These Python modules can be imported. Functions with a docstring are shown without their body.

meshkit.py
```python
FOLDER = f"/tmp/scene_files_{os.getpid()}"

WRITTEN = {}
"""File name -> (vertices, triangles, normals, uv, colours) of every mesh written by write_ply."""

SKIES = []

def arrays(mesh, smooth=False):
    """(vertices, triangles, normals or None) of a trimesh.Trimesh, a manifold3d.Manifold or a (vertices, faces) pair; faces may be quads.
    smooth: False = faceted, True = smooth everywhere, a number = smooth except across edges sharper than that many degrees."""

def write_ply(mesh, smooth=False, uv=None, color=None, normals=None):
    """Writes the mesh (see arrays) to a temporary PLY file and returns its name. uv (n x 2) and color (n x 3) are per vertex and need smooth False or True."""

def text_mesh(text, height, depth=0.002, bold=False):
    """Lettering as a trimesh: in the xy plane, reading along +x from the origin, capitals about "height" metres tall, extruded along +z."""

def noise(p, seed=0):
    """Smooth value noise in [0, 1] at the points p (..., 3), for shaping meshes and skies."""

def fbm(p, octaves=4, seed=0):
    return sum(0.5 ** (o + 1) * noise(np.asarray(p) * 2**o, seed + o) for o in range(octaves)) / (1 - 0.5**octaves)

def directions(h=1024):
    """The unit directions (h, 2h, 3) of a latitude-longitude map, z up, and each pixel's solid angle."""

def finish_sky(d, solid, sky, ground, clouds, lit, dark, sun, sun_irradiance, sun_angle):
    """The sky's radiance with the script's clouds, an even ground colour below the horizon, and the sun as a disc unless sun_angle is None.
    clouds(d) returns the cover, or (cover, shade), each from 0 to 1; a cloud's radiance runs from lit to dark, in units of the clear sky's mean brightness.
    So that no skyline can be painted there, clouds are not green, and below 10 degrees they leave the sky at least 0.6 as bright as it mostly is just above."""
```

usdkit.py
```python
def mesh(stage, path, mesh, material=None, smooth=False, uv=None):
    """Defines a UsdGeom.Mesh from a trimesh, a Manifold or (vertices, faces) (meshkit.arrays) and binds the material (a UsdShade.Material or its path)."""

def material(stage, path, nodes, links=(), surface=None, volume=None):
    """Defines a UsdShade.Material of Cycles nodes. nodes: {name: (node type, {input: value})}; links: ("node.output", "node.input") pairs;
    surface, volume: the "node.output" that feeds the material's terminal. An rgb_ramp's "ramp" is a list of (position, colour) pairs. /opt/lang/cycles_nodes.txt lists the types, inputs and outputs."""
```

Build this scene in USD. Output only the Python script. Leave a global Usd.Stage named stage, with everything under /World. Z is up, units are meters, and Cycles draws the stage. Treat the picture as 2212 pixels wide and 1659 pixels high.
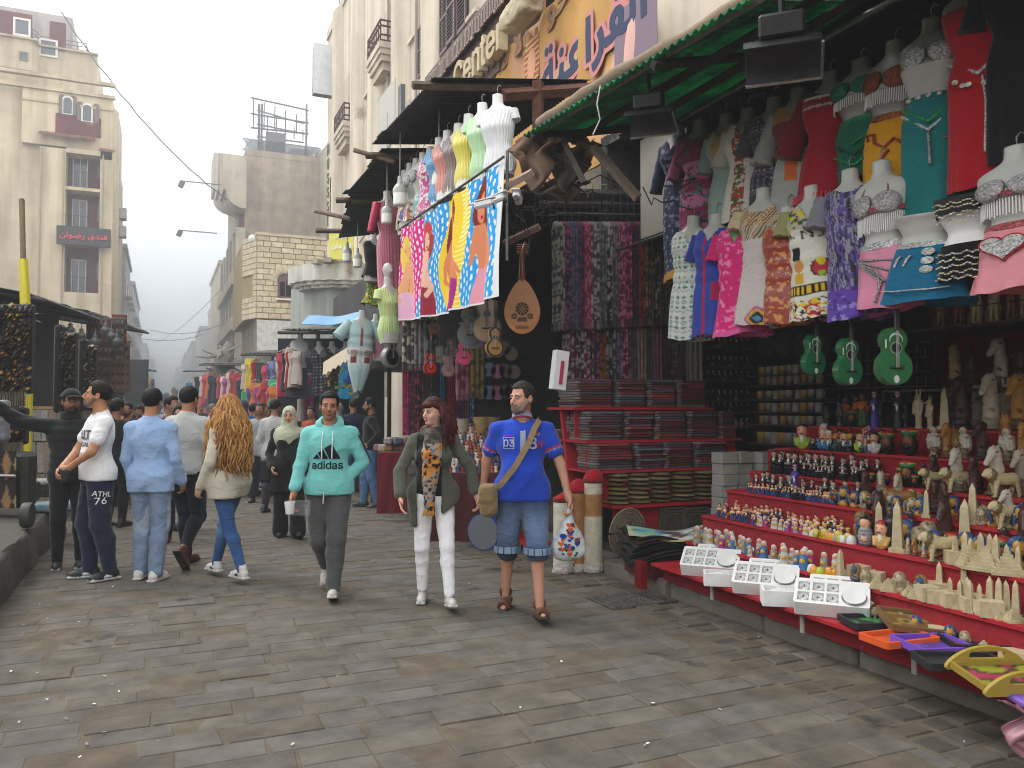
import math,numpy as np,trimesh
import meshkit
from meshkit import text_mesh,noise,fbm
from shapely.geometry import Polygon,LineString,Point,box as sbox
from shapely.ops import unary_union
from shapely import affinity
from pxr import Usd,UsdGeom,UsdShade,UsdLux,Gf,Sdf,Vt
import usdkit
stage=Usd.Stage.CreateInMemory()
UsdGeom.SetStageUpAxis(stage,'Z');UsdGeom.SetStageMetersPerUnit(stage,1.0)
stage.SetDefaultPrim(UsdGeom.Xform.Define(stage,'/World').GetPrim())
UsdGeom.Scope.Define(stage,'/World/Looks')
PI=math.pi
T=Sdf.ValueTypeNames
# ---------------------------------------------------------------- camera, sky, sun
YAW,PITCH,EYE=math.radians(23.7),math.radians(1.84),np.array([0,0,1.55])
FWD=np.array([math.sin(YAW)*math.cos(PITCH),math.cos(YAW)*math.cos(PITCH),math.sin(PITCH)])
RIGHT=np.array([math.cos(YAW),-math.sin(YAW),0.0])
UP=np.cross(RIGHT,FWD)
cam=UsdGeom.Camera.Define(stage,'/World/camera')
cam.AddTransformOp().Set(Gf.Matrix4d(*RIGHT,0,*UP,0,*(-FWD),0,*EYE,1))
cam.CreateHorizontalApertureAttr(36.0);cam.CreateVerticalApertureAttr(27.0)
cam.CreateFocalLengthAttr(36.0*1728/2212);cam.CreateFStopAttr(0.0)
cam.CreateClippingRangeAttr(Gf.Vec2f(0.05,3000))
cam.CreateExposureAttr(0.97)
SUN_EL,SUN_ROT=math.radians(56),math.radians(-40)
usdkit.material(stage,'/World/Looks/overcast_sky',{
 'sky':('sky_texture',{'sky_type':'single_scattering','sun_disc':False,'sun_elevation':SUN_EL,'sun_rotation':SUN_ROT,'aerosol_density':2.0}),
 'tc':('texture_coordinate',{}),
 'mp':('mapping',{'scale':(1.2,1.2,4.0)}),
 'n':('noise_texture',{'scale':1.1,'detail':4.0,'roughness':0.55}),
 'r':('rgb_ramp',{'ramp':[(0.25,(12.2,12.8,13.0)),(0.75,(14.4,14.7,14.8))]}),
 'm':('mix_color',{'blend_type':'mix','fac':0.9,'use_clamp':False}),
 'b':('background_shader',{'strength':0.085})},
 [('tc.generated','mp.vector'),('mp.vector','n.vector'),('n.fac','r.fac'),('sky.color','m.a'),('r.color','m.b'),('m.result','b.color')],surface='b.background')
dome=UsdLux.DomeLight.Define(stage,'/World/sky')
UsdShade.MaterialBindingAPI.Apply(dome.GetPrim()).Bind(UsdShade.Material.Get(stage,'/World/Looks/overcast_sky'))
dome.GetPrim().SetCustomDataByKey('kind','structure')
sun=UsdLux.DistantLight.Define(stage,'/World/sun')
sun.CreateNormalizeAttr(True);sun.CreateIntensityAttr(0.3);sun.CreateAngleAttr(25.0);sun.CreateColorAttr(Gf.Vec3f(1,.97,.92))
_sd=np.array([math.cos(SUN_EL)*math.sin(SUN_ROT),math.cos(SUN_EL)*math.cos(SUN_ROT),math.sin(SUN_EL)])
_x=np.cross([0,0,1],_sd);_x /= np.linalg.norm(_x);_y=np.cross(_sd,_x)
sun.AddTransformOp().Set(Gf.Matrix4d(*_x,0,*_y,0,*_sd,0,0,0,50,1))
# ---------------------------------------------------------------- picking points in the place
def ray(px,py):
 return FWD*1728 + RIGHT*(px-1106) + UP*(829.5-py)
def gp(px,py,z=0.0):
 r=ray(px,py);return EYE + r*((z-EYE[2])/r[2])
def xp(px,py,X):
 r=ray(px,py);return EYE + r*((X-EYE[0])/r[0])
def yp(px,py,Y):
 r=ray(px,py);return EYE + r*((Y-EYE[1])/r[1])
def dp(px,py,d):
 r=ray(px,py);return EYE + r*(d/1728)
# ---------------------------------------------------------------- scene tree
_names={}
def numbered(parent,name):
 k=(parent,name);n=_names.get(k,0);_names[k]=n+1
 return f'{parent}/{name}' if n == 0 else f'{parent}/{name}_{n:03d}'
def tag(prim,label=None,cat=None,group=None,kind=None):
 for k,v in (('label',label),('category',cat),('group',group),('kind',kind)):
  if v:prim.SetCustomDataByKey(k,v)
def mat4(loc=(0,0,0),rz=0.0,scale=1.0,rx=0.0,ry=0.0):
 m=trimesh.transformations.euler_matrix(rx,ry,rz,'sxyz')
 s=np.ones(3)*scale
 m[:3,:3]=m[:3,:3]*s;m[:3,3]=loc
 return m
def gf(m):return Gf.Matrix4d(*np.asarray(m,float).T.ravel().tolist())
def thing(name,label=None,cat=None,loc=(0,0,0),rz=0.0,group=None,kind=None,m=None,scale=1.0):
 p=numbered('/World',name)
 x=UsdGeom.Xform.Define(stage,p)
 x.AddTransformOp().Set(gf(mat4(loc,rz,scale) if m is None else m))
 tag(x.GetPrim(),label,cat,group,kind)
 return p
stage.CreateClassPrim('/World/kinds')
def kind_of(name):
 p=numbered('/World/kinds',name)
 UsdGeom.Xform.Define(stage,p)
 return p
def inst(kindpath,name,label,cat,loc=(0,0,0),rz=0.0,scale=1.0,group=None,m=None):
 p=thing(name,label,cat,loc,rz,group,None,m,scale)
 pr=stage.GetPrimAtPath(p)
 pr.GetReferences().AddInternalReference(kindpath);pr.SetInstanceable(True)
 return p
class M:
 """a mesh being put together: vertices, triangles and one colour per vertex"""
 def __init__(s):s.v,s.f,s.c,s.n=[],[],[],0
 def raw(s,v,f,col=(.5,.5,.5)):
  v=np.asarray(v,float).reshape(-1,3);f=np.asarray(f,int)
  if f.shape[1] == 4:f=np.vstack([f[:,[0,1,2]],f[:,[0,2,3]]])
  s.v.append(v);s.f.append(f+s.n);s.n += len(v)
  s.c.append(np.broadcast_to(np.asarray(col,float),(len(v),3)))
  return s
 def tm(s,t,col=(.5,.5,.5)):return s.raw(t.vertices,t.faces,col)
 def box(s,c,size,col=(.5,.5,.5),rz=0.0,rx=0.0,ry=0.0,bevel=0.0):
  x,y,z=np.asarray(size,float)/2
  if bevel:
   b=min(bevel,x*.6,y*.6,z*.6);v=[]
   for sx in (-1,1):
    for sy in (-1,1):
     for sz in (-1,1):
      v += [(sx*x,sy*(y-b),sz*(z-b)),(sx*(x-b),sy*y,sz*(z-b)),(sx*(x-b),sy*(y-b),sz*z)]
   v=np.array(v);f=BEVEL_F
  else:
   v=np.array([(a*x,b*y,d*z) for a in (-1,1) for b in (-1,1) for d in (-1,1)])
   f=np.array([(0,1,3,2),(4,6,7,5),(0,4,5,1),(2,3,7,6),(0,2,6,4),(1,5,7,3)])
  m=trimesh.transformations.euler_matrix(rx,ry,rz,'sxyz')[:3,:3]
  return s.raw(v@m.T+np.asarray(c,float),f,col)
 def span(s,a,b,col=(.5,.5,.5),bevel=0.0):
  a,b=np.minimum(a,b).astype(float),np.maximum(a,b).astype(float)
  return s.box((a+b)/2,b-a,col,bevel=bevel)
 def tube(s,pts,r,n=6,col=(.5,.5,.5),cap=True):
  pts=np.asarray(pts,float);k=len(pts);r=np.broadcast_to(np.asarray(r,float),(k,))
  t=np.gradient(pts,axis=0);t /= np.maximum(np.linalg.norm(t,axis=1,keepdims=True),1e-9)
  ref=np.array([0,0,1.0]) if abs(t[:,2]).mean() < .8 else np.array([1.0,0,0])
  u=np.cross(t,ref);u /= np.maximum(np.linalg.norm(u,axis=1,keepdims=True),1e-9);w=np.cross(u,t)
  a=np.arange(n)*2*PI/n
  v=pts[:,None]+r[:,None,None]*(np.cos(a)[None,:,None]*u[:,None]+np.sin(a)[None,:,None]*w[:,None])
  i,j=np.meshgrid(np.arange(k-1),np.arange(n),indexing='ij');j2=(j+1) % n
  f=np.stack([i*n+j,(i+1)*n+j,(i+1)*n+j2,i*n+j2],-1).reshape(-1,4)
  f=np.vstack([f[:,[0,1,2]],f[:,[0,2,3]]])
  if cap:
   e=np.arange(1,n-1)
   f=np.vstack([f,np.stack([0*e,e,e+1],1),np.stack([0*e,e+1,e],1)+(k-1)*n])
  if np.ndim(col) == 2:col=np.repeat(np.asarray(col),n,0)
  return s.raw(v.reshape(-1,3),f,col)
 def bar(s,a,b,w,col=(.5,.5,.5),h=None):
  return s.tube([a,b],[w*.7071]*2,4,col)
 def rings(s,P,col=(.5,.5,.5),closed=True,cap=(True,True)):
  """P: (k, n, 3) rings"""
  P=np.asarray(P,float);k,n=P.shape[:2]
  i,j=np.meshgrid(np.arange(k-1),np.arange(n if closed else n-1),indexing='ij');j2=(j+1) % n
  f=np.stack([i*n+j,i*n+j2,(i+1)*n+j2,(i+1)*n+j],-1).reshape(-1,4)
  v=P.reshape(-1,3);f=np.vstack([f[:,[0,1,2]],f[:,[0,2,3]]])
  if np.ndim(col) == 3:col=np.asarray(col).reshape(-1,3)
  col=np.broadcast_to(np.asarray(col,float),(len(v),3))
  if closed:
   for e,on in ((0,cap[0]),(k-1,cap[1])):
    if on:
     c=P[e].mean(0);q=len(v);v=np.vstack([v,c]);col=np.vstack([col,col[e*n:e*n+1]])
     jj=np.arange(n);a,b=e*n+jj,e*n+(jj+1) % n
     f=np.vstack([f,np.stack([b,a,0*a+q],1) if e == 0 else np.stack([a,b,0*a+q],1)])
  return s.raw(v,f,col)
 def lathe(s,prof,n=20,c=(0,0,0),col=(.5,.5,.5),sx=1.0,sy=1.0,cap=(True,True)):
  prof=np.asarray(prof,float);a=np.arange(n)*2*PI/n
  P=np.stack([prof[:,:1]*np.cos(a)*sx+c[0],prof[:,:1]*np.sin(a)*sy+c[1],np.broadcast_to(prof[:,1:2]+c[2],(len(prof),n))],-1)
  if np.ndim(col) == 2:col=np.repeat(np.asarray(col)[:,None],n,1)
  return s.rings(P,col,cap=cap)
 def grid(s,P,col=(.5,.5,.5)):
  """P: (a, b, 3) open sheet"""
  return s.rings(P,col,closed=False)
 def sheet(s,P,th,col=(.5,.5,.5)):
  """open sheet with thickness"""
  P=np.asarray(P,float);a=np.cross(np.gradient(P,axis=0),np.gradient(P,axis=1));a /= np.maximum(np.linalg.norm(a,axis=-1,keepdims=True),1e-9)
  B=P-a*th;k,n=P.shape[:2]
  col=np.broadcast_to(np.asarray(col,float),P.shape)
  s.rings(P,col,closed=False)
  s.rings(B[:,::-1],col[:,::-1],closed=False)
  for e in (0,k-1):s.rings(np.stack([P[e],B[e]]),np.stack([col[e],col[e]]),closed=False)
  for e in (0,n-1):s.rings(np.stack([P[:,e],B[:,e]]),np.stack([col[:,e],col[:,e]]),closed=False)
  return s
 def poly(s,g,z0,z1,col=(.5,.5,.5),m=None):
  """extruded shapely polygon(s) in xy from z0 to z1, then matrix m"""
  for q in getattr(g,'geoms',[g]):
   if q.is_empty or q.area < 1e-9:continue
   t=trimesh.creation.extrude_polygon(q,z1-z0,engine='earcut');t.apply_translation((0,0,z0))
   if m is not None:t.apply_transform(m)
   s.tm(t,col)
  return s
 def text(s,txt,h,m,col=(.5,.5,.5),depth=.004,bold=False,center=True):
  t=text_mesh(txt,h,depth,bold);b=t.bounds
  if center:t.apply_translation((-(b[0][0]+b[1][0])/2,-h/2,0))
  t.apply_transform(m);return s.tm(t,col)
 def move(s,m):
  for i in range(len(s.v)):s.v[i]=s.v[i]@np.asarray(m)[:3,:3].T+np.asarray(m)[:3,3]
  return s
 def out(s):return np.vstack(s.v),np.vstack(s.f),np.vstack(s.c)
def _bevel_faces():
 idx=lambda sx,sy,sz,k:((sx > 0)*4+(sy > 0)*2+(sz > 0))*3+k
 v=[];S=(-1,1)
 import itertools
 pts={}
 for sx in S:
  for sy in S:
   for sz in S:
    b=.2
    for k,p in enumerate([(sx,sy*(1-b),sz*(1-b)),(sx*(1-b),sy,sz*(1-b)),(sx*(1-b),sy*(1-b),sz)]):pts[idx(sx,sy,sz,k)]=np.array(p)
 P=np.array([pts[i] for i in range(24)])
 h=trimesh.convex.convex_hull(P)
 from scipy.spatial import cKDTree
 m=cKDTree(P).query(h.vertices)[1]
 return m[h.faces]
BEVEL_F=_bevel_faces()
def normals(v,f):
 n=np.zeros_like(v);q=np.cross(v[f[:,1]]-v[f[:,0]],v[f[:,2]]-v[f[:,0]])
 for k in range(3):
  for a in range(3):n[:,a] += np.bincount(f[:,k],q[:,a],len(v))
 l=np.linalg.norm(n,axis=1,keepdims=True);return np.where(l > 1e-12,n/np.maximum(l,1e-12),[0,0,1.0])
_bound={}
def put(parent,name,m,mat,smooth=False,label=None,cat=None,group=None,kind=None,path=None):
 """one Mesh prim; parent None = a thing of its own under /World"""
 v,f,c=m.out() if isinstance(m,M) else m
 p=path or numbered(parent or '/World',name)
 if smooth not in (False,True):v,f,c=crease(v,f,c,smooth)
 us=np.zeros(len(v),bool);us[f]=True
 if not us.all():nw=np.cumsum(us)-1;v,c,f=v[us],c[us],nw[f]
 g=UsdGeom.Mesh.Define(stage,p)
 g.CreatePointsAttr(Vt.Vec3fArray.FromNumpy(np.ascontiguousarray(v,np.float32)))
 g.CreateFaceVertexCountsAttr(Vt.IntArray.FromNumpy(np.full(len(f),3,np.int32)))
 g.CreateFaceVertexIndicesAttr(Vt.IntArray.FromNumpy(np.ascontiguousarray(f.ravel(),np.int32)))
 g.CreateSubdivisionSchemeAttr('none')
 if smooth is not False:
  g.CreateNormalsAttr(Vt.Vec3fArray.FromNumpy(normals(v,f).astype(np.float32)));g.SetNormalsInterpolation('vertex')
 if mat in VCOL:
  UsdGeom.PrimvarsAPI(g).CreatePrimvar('col',T.Color3fArray,'vertex').Set(Vt.Vec3fArray.FromNumpy(np.ascontiguousarray(c,np.float32)))
 UsdShade.MaterialBindingAPI.Apply(g.GetPrim()).Bind(UsdShade.Material.Get(stage,'/World/Looks/'+mat))
 tag(g.GetPrim(),label,cat,group,kind)
 return p
def crease(v,f,c,deg):
 """splits vertices at edges sharper than deg"""
 fn=np.cross(v[f[:,1]]-v[f[:,0]],v[f[:,2]]-v[f[:,0]]);fn /= np.maximum(np.linalg.norm(fn,axis=1,keepdims=True),1e-12)
 vn=normals(v,f);w=(np.einsum('ijk,ik->ij',vn[f],fn) < math.cos(math.radians(deg)))
 f2=f.copy();extra=np.argwhere(w)
 f2[w]=len(v)+np.arange(len(extra));src=f[w]
 return np.vstack([v,v[src]]),f2,np.vstack([c,c[src]])
_W='first second third fourth fifth sixth seventh eighth ninth tenth eleventh twelfth thirteenth fourteenth fifteenth sixteenth seventeenth eighteenth nineteenth'.split()
def nth(n):
 if n < 20:return _W[n-1]
 t=('twent','thirt','fort','fift','sixt','sevent','eight','ninet')[n//10-2]
 return t+'ieth' if n % 10 == 0 else t+'y-'+_W[n % 10-1]
def hx(s,k=1.0):
 """sRGB hex -> linear"""
 a=np.array([int(s[i:i+2],16) for i in (0,2,4)])/255.0
 return np.where(a <= .04045,a/12.92,((a+.055)/1.055)**2.4)*k
# ---------------------------------------------------------------- materials
VCOL=set()
def mk(name,base=None,rough=.8,var=(0,0),bump=(0,0,.01),metal=0.0,coat=0.0,sheen=0.0,spec=.5,streak=0.0,stain=None,rand=0.0,world=False,trans=0.0,alpha=None,emit=None,bdist=.02,wrinkle=0.0):
 """procedural principled material; base None = the mesh's own vertex colours"""
 N={'p':('principled_bsdf',{'roughness':rough,'metallic':metal,'coat_weight':coat,'sheen_weight':sheen,'specular_ior_level':spec,'transmission_weight':trans}),'g':('geometry',{}),'tc':('texture_coordinate',{})}
 L=[];src='g.position' if world else 'tc.object'
 if base is None:N['a']=('attribute',{'attribute':'col'});VCOL.add(name);cur='a.color'
 else:N['a']=('color',{'value':tuple(base)});cur='a.color'
 if rand:
  N['oi']=('object_info',{});N['rr']=('rgb_ramp',{'ramp':[(0,(1-rand,)*3),(.5,(1,1,1)),(1,(1+rand,)*3)]});N['rm']=('mix_color',{'blend_type':'multiply','fac':1.0,'use_clamp':False})
  L += [('oi.random','rr.fac'),(cur,'rm.a'),('rr.color','rm.b')];cur='rm.result'
 if var[1]:
  N['n']=('noise_texture',{'scale':var[0],'detail':5.0,'roughness':.6});k=var[1]
  N['nr']=('rgb_ramp',{'ramp':[(.3,(1-k,)*3),(.7,(1+k*.6,)*3)]});N['nm']=('mix_color',{'blend_type':'multiply','fac':1.0,'use_clamp':False})
  L += [(src,'n.vector'),('n.fac','nr.fac'),(cur,'nm.a'),('nr.color','nm.b')];cur='nm.result'
 if streak:
  N['sm']=('mapping',{'scale':(1.4,1.4,.11)});N['sn']=('noise_texture',{'scale':1.0,'detail':4.0});N['sr']=('rgb_ramp',{'ramp':[(.35,(1-streak,1-streak*1.05,1-streak*1.12)),(.6,(1,1,1))]})
  N['sx']=('mix_color',{'blend_type':'multiply','fac':1.0,'use_clamp':False})
  L += [(src,'sm.vector'),('sm.vector','sn.vector'),('sn.fac','sr.fac'),(cur,'sx.a'),('sr.color','sx.b')];cur='sx.result'
 if stain:
  sc,th,colr=stain
  N['tn']=('noise_texture',{'scale':sc,'detail':6.0,'roughness':.65});N['tr']=('rgb_ramp',{'ramp':[(th,(0,0,0)),(th+.06,(1,1,1))]});N['tx']=('mix_color',{'blend_type':'mix','b':tuple(colr)})
  L += [(src,'tn.vector'),('tn.fac','tr.fac'),('tr.color','tx.fac'),(cur,'tx.a')];cur='tx.result'
 L.append((cur,'p.base_color'))
 if bump[1]:
  N['bn']=('noise_texture',{'scale':bump[0],'detail':4.0,'roughness':.6});N['b']=('bump',{'strength':bump[1],'distance':bdist})
  L += [(src,'bn.vector'),('bn.fac','b.height'),('b.normal','p.normal')]
 if wrinkle:
  N['wm']=('mapping',{'rotation':(.5,.3,.4),'scale':(1.0,1.0,1.9)});N['wn']=('noise_texture',{'type':'ridged_multifractal','use_normalize':True,'scale':8.0,'detail':2.0,'roughness':.45,'distortion':1.1});N['wb']=('bump',{'strength':wrinkle,'distance':.022})
  L += [(src,'wm.vector'),('wm.vector','wn.vector'),('wn.fac','wb.height')]+([('wb.normal','b.normal')] if bump[1] else [('wb.normal','p.normal')])
 if emit:N['p'][1].update(emission_color=emit[0],emission_strength=emit[1])
 surf='p.BSDF'
 if alpha is not None:
  N['tb']=('transparent_bsdf',{});N['mx']=('mix_closure',{'fac':alpha});L += [('tb.BSDF','mx.closure1'),('p.BSDF','mx.closure2')];surf='mx.closure'
 usdkit.material(stage,'/World/Looks/'+name,N,L,surface=surf)
 return name
mk('plaster',None,.9,(.7,.16),(14,.25),streak=.32,world=True,stain=(.42,.63,hx('a39684',.8)))
mk('concrete',None,.92,(1.5,.25),(25,.35),streak=.25,stain=(.5,.62,hx('a89c8e',.8)),world=True)
mk('stone_floor',None,.86,(5,.34),(45,.45),stain=(1.1,.63,(.028,.025,.021)),world=True,bdist=.008,spec=.25)
mk('ground_dirt',(.05,.046,.042),.95,(9,.4),(60,.6),world=True)
mk('stone',None,.85,(5,.22),(35,.5),world=True)
mk('paint',None,.5,(6,.12),(40,.06))
mk('metal',None,.45,(9,.3),(60,.1),metal=.6)
mk('rust',None,.85,(14,.45),(50,.4),metal=.2,stain=(6,.6,(.09,.04,.02)))
mk('wood',None,.55,(18,.25),(70,.15))
mk('varnish',None,.28,(9,.15),coat=.4)
mk('plastic',None,.38,spec=.5)
mk('cloth',None,.92,(30,.08),(260,.25),sheen=.15,spec=.25,bdist=.004,wrinkle=.3)
mk('denim',None,.9,(26,.13),(300,.3),sheen=.1,spec=.25,bdist=.004,wrinkle=.4)
mk('satin',None,.36,(12,.1),(60,.08),sheen=.3)
mk('print',None,.85,spec=.25)
mk('skin',None,.5,(22,.07),(160,.06),spec=.4,bdist=.004)
mk('hair',None,.62,(60,.4),(240,.6),spec=.22,bdist=.006)
mk('leather',None,.55,(40,.25),(200,.25),bdist=.004)
mk('resin',None,.45,(30,.2),(120,.15),spec=.4,bdist=.004)
mk('ceramic',None,.2,spec=.5)
mk('foam',None,.8,(40,.04),(300,.12),bdist=.004)
mk('dark',(.012,.012,.013),.9)
mk('sequin',None,.24,(75,.8),(110,1.0),metal=.7,bdist=.012)
mk('corrugated',None,.5,(5,.3),(30,.15),stain=(2.5,.63,(.05,.05,.045)))
mk('green_sheet',None,.4,(4,.3),stain=(2.0,.66,(.02,.1,.05)))
mk('bulb',(.78,.76,.7),.35)
mk('folded',None,.92,(70,.65),(240,.5),rand=.45,spec=.2,bdist=.01)
mk('plastic_wrap',(.3,.3,.3),.1,bump=(30,.5),alpha=.09)
mk('far_wall',None,.95,(.25,.12),streak=.18,world=True)
usdkit.material(stage,'/World/Looks/window_glass',{'p':('principled_bsdf',{'base_color':(.05,.06,.065),'roughness':.08,'specular_ior_level':.6})},[],surface='p.BSDF')
usdkit.material(stage,'/World/Looks/translucent_green',{
 'tc':('texture_coordinate',{}),'n':('noise_texture',{'scale':3.0,'detail':4.0}),'r':('rgb_ramp',{'ramp':[(.35,(.008,.10,.05)),(.65,(.02,.30,.13))]}),
 'd':('principled_bsdf',{'roughness':.4}),'t':('translucent_bsdf',{}),'m':('mix_closure',{'fac':.55})},
 [('tc.object','n.vector'),('n.fac','r.fac'),('r.color','d.base_color'),('r.color','t.color'),('d.BSDF','m.closure1'),('t.BSDF','m.closure2')],surface='m.closure')
# ---------------------------------------------------------------- distance fields -> smooth meshes
class F:
 def __init__(s,lo,hi,h):
  s.lo=np.asarray(lo,float);s.h=h
  n=np.maximum(np.ceil((np.asarray(hi,float)-s.lo)/h).astype(int)+1,3)
  s.ax=[(s.lo[i]+h*np.arange(n[i])).astype(np.float32) for i in range(3)]
  s.d=np.full(n,1.0,np.float32);s.cid=np.zeros(n,np.uint8)
 def _sl(s,lo,hi):
  sl=[]
  for i in range(3):
   a=int(max(0,math.floor((lo[i]-s.lo[i])/s.h)));b=int(min(len(s.ax[i]),math.ceil((hi[i]-s.lo[i])/s.h)+1))
   if b <= a:return None,None
   sl.append(slice(a,b))
  return tuple(sl),(s.ax[0][sl[0]][:,None,None],s.ax[1][sl[1]][None,:,None],s.ax[2][sl[2]][None,None,:])
 def _mix(s,sl,dn,k,c,sub):
  d=s.d[sl]
  if sub:
   m=np.maximum(d,-dn);
   if k > 0:h=np.maximum(k-np.abs(d+dn),0)/k;m=m+h*h*k*.25
   if c is not None:cc=s.cid[sl];cc[-dn > d]=c
  else:
   if c is not None:cc=s.cid[sl];cc[dn < d]=c
   m=np.minimum(d,dn)
   if k > 0:h=np.maximum(k-np.abs(d-dn),0)/k;m=m-h*h*k*.25
  s.d[sl]=m
 def cone(s,a,b,ra,rb=None,k=.02,c=None,sub=False):
  rb=ra if rb is None else rb
  a,b=np.asarray(a,float),np.asarray(b,float);r=max(ra,rb)+k+2*s.h
  sl,P=s._sl(np.minimum(a,b)-r,np.maximum(a,b)+r)
  if sl is None:return s
  ba=b-a;q=max(float(ba@ba),1e-9)
  t=np.clip(((P[0]-a[0])*ba[0]+(P[1]-a[1])*ba[1]+(P[2]-a[2])*ba[2])/q,0,1)
  dn=np.sqrt((P[0]-a[0]-t*ba[0])**2+(P[1]-a[1]-t*ba[1])**2+(P[2]-a[2]-t*ba[2])**2)-(ra+(rb-ra)*t)
  s._mix(sl,dn.astype(np.float32),k,c,sub);return s
 def chain(s,pts,rad,k=.02,c=None):
  for i in range(len(pts)-1):s.cone(pts[i],pts[i+1],rad[i],rad[i+1],k,c)
  return s
 def ell(s,c0,r,R=None,k=.02,c=None,sub=False):
  c0,r=np.asarray(c0,float),np.ones(3)*r;R=np.eye(3) if R is None else R
  e=np.sqrt(((R*r)**2).sum(1))+k+2*s.h
  sl,P=s._sl(c0-e,c0+e)
  if sl is None:return s
  X=[P[i]-c0[i] for i in range(3)]
  L=[R[0,j]*X[0]+R[1,j]*X[1]+R[2,j]*X[2] for j in range(3)]
  k0=np.sqrt((L[0]/r[0])**2+(L[1]/r[1])**2+(L[2]/r[2])**2);k1=np.sqrt((L[0]/r[0]**2)**2+(L[1]/r[1]**2)**2+(L[2]/r[2]**2)**2)
  dn=k0*(k0-1)/np.maximum(k1,1e-6)
  s._mix(sl,dn.astype(np.float32),k,c,sub);return s
 def rbox(s,c0,half,r=.005,R=None,k=.0,c=None,sub=False):
  c0,hf=np.asarray(c0,float),np.asarray(half,float);R=np.eye(3) if R is None else R
  e=(np.abs(R)*hf).sum(1)+k+2*s.h+r
  sl,P=s._sl(c0-e,c0+e)
  if sl is None:return s
  X=[P[i]-c0[i] for i in range(3)]
  L=[np.abs(R[0,j]*X[0]+R[1,j]*X[1]+R[2,j]*X[2])-hf[j]+r for j in range(3)]
  dn=np.sqrt(sum(np.maximum(q,0)**2 for q in L))+np.minimum(np.maximum(np.maximum(L[0],L[1]),L[2]),0)-r
  s._mix(sl,np.broadcast_to(dn,s.d[sl].shape).astype(np.float32),k,c,sub);return s
 def cut(s,n,off):
  """keeps where n.p <= off"""
  n=np.asarray(n,float);n=n/np.linalg.norm(n)
  dn=s.ax[0][:,None,None]*n[0]+s.ax[1][None,:,None]*n[1]+s.ax[2][None,None,:]*n[2]-off
  s.d=np.maximum(s.d,dn.astype(np.float32));return s
 def cutbox(s,lo,hi,n,off):
  """the same, only inside a box"""
  sl,P=s._sl(lo,hi)
  if sl is None:return s
  n=np.asarray(n,float);n=n/np.linalg.norm(n)
  s.d[sl]=np.maximum(s.d[sl],(P[0]*n[0]+P[1]*n[1]+P[2]*n[2]-off).astype(np.float32));return s
 def mesh(s,pal=None):
  d,h=s.d,s.h;ins=d < 0
  q=ins.astype(np.int8)
  q=q[:-1]+q[1:];q=q[:,:-1]+q[:,1:];q=q[:,:,:-1]+q[:,:,1:]
  act=(q > 0) & (q < 8);idx=np.argwhere(act)
  if not len(idx):return np.zeros((0,3)),np.zeros((0,3),int),np.zeros((0,3))
  ids=np.full(act.shape,-1,np.int32);ids[act]=np.arange(len(idx))
  off=np.array([(a,b,c) for a in (0,1) for b in (0,1) for c in (0,1)])
  cv=np.stack([d[idx[:,0]+o[0],idx[:,1]+o[1],idx[:,2]+o[2]] for o in off],1)
  acc=np.zeros((len(idx),3));cnt=np.zeros(len(idx))
  for a in range(8):
   for b in range(a+1,8):
    if np.abs(off[a]-off[b]).sum() != 1:continue
    x=(cv[:,a] < 0) != (cv[:,b] < 0)
    t=cv[x,a]/(cv[x,a]-cv[x,b]);acc[x] += off[a]+t[:,None]*(off[b]-off[a]);cnt[x] += 1
  loc=acc/cnt[:,None];v=s.lo+(idx+loc)*h
  fs=[]
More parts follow.
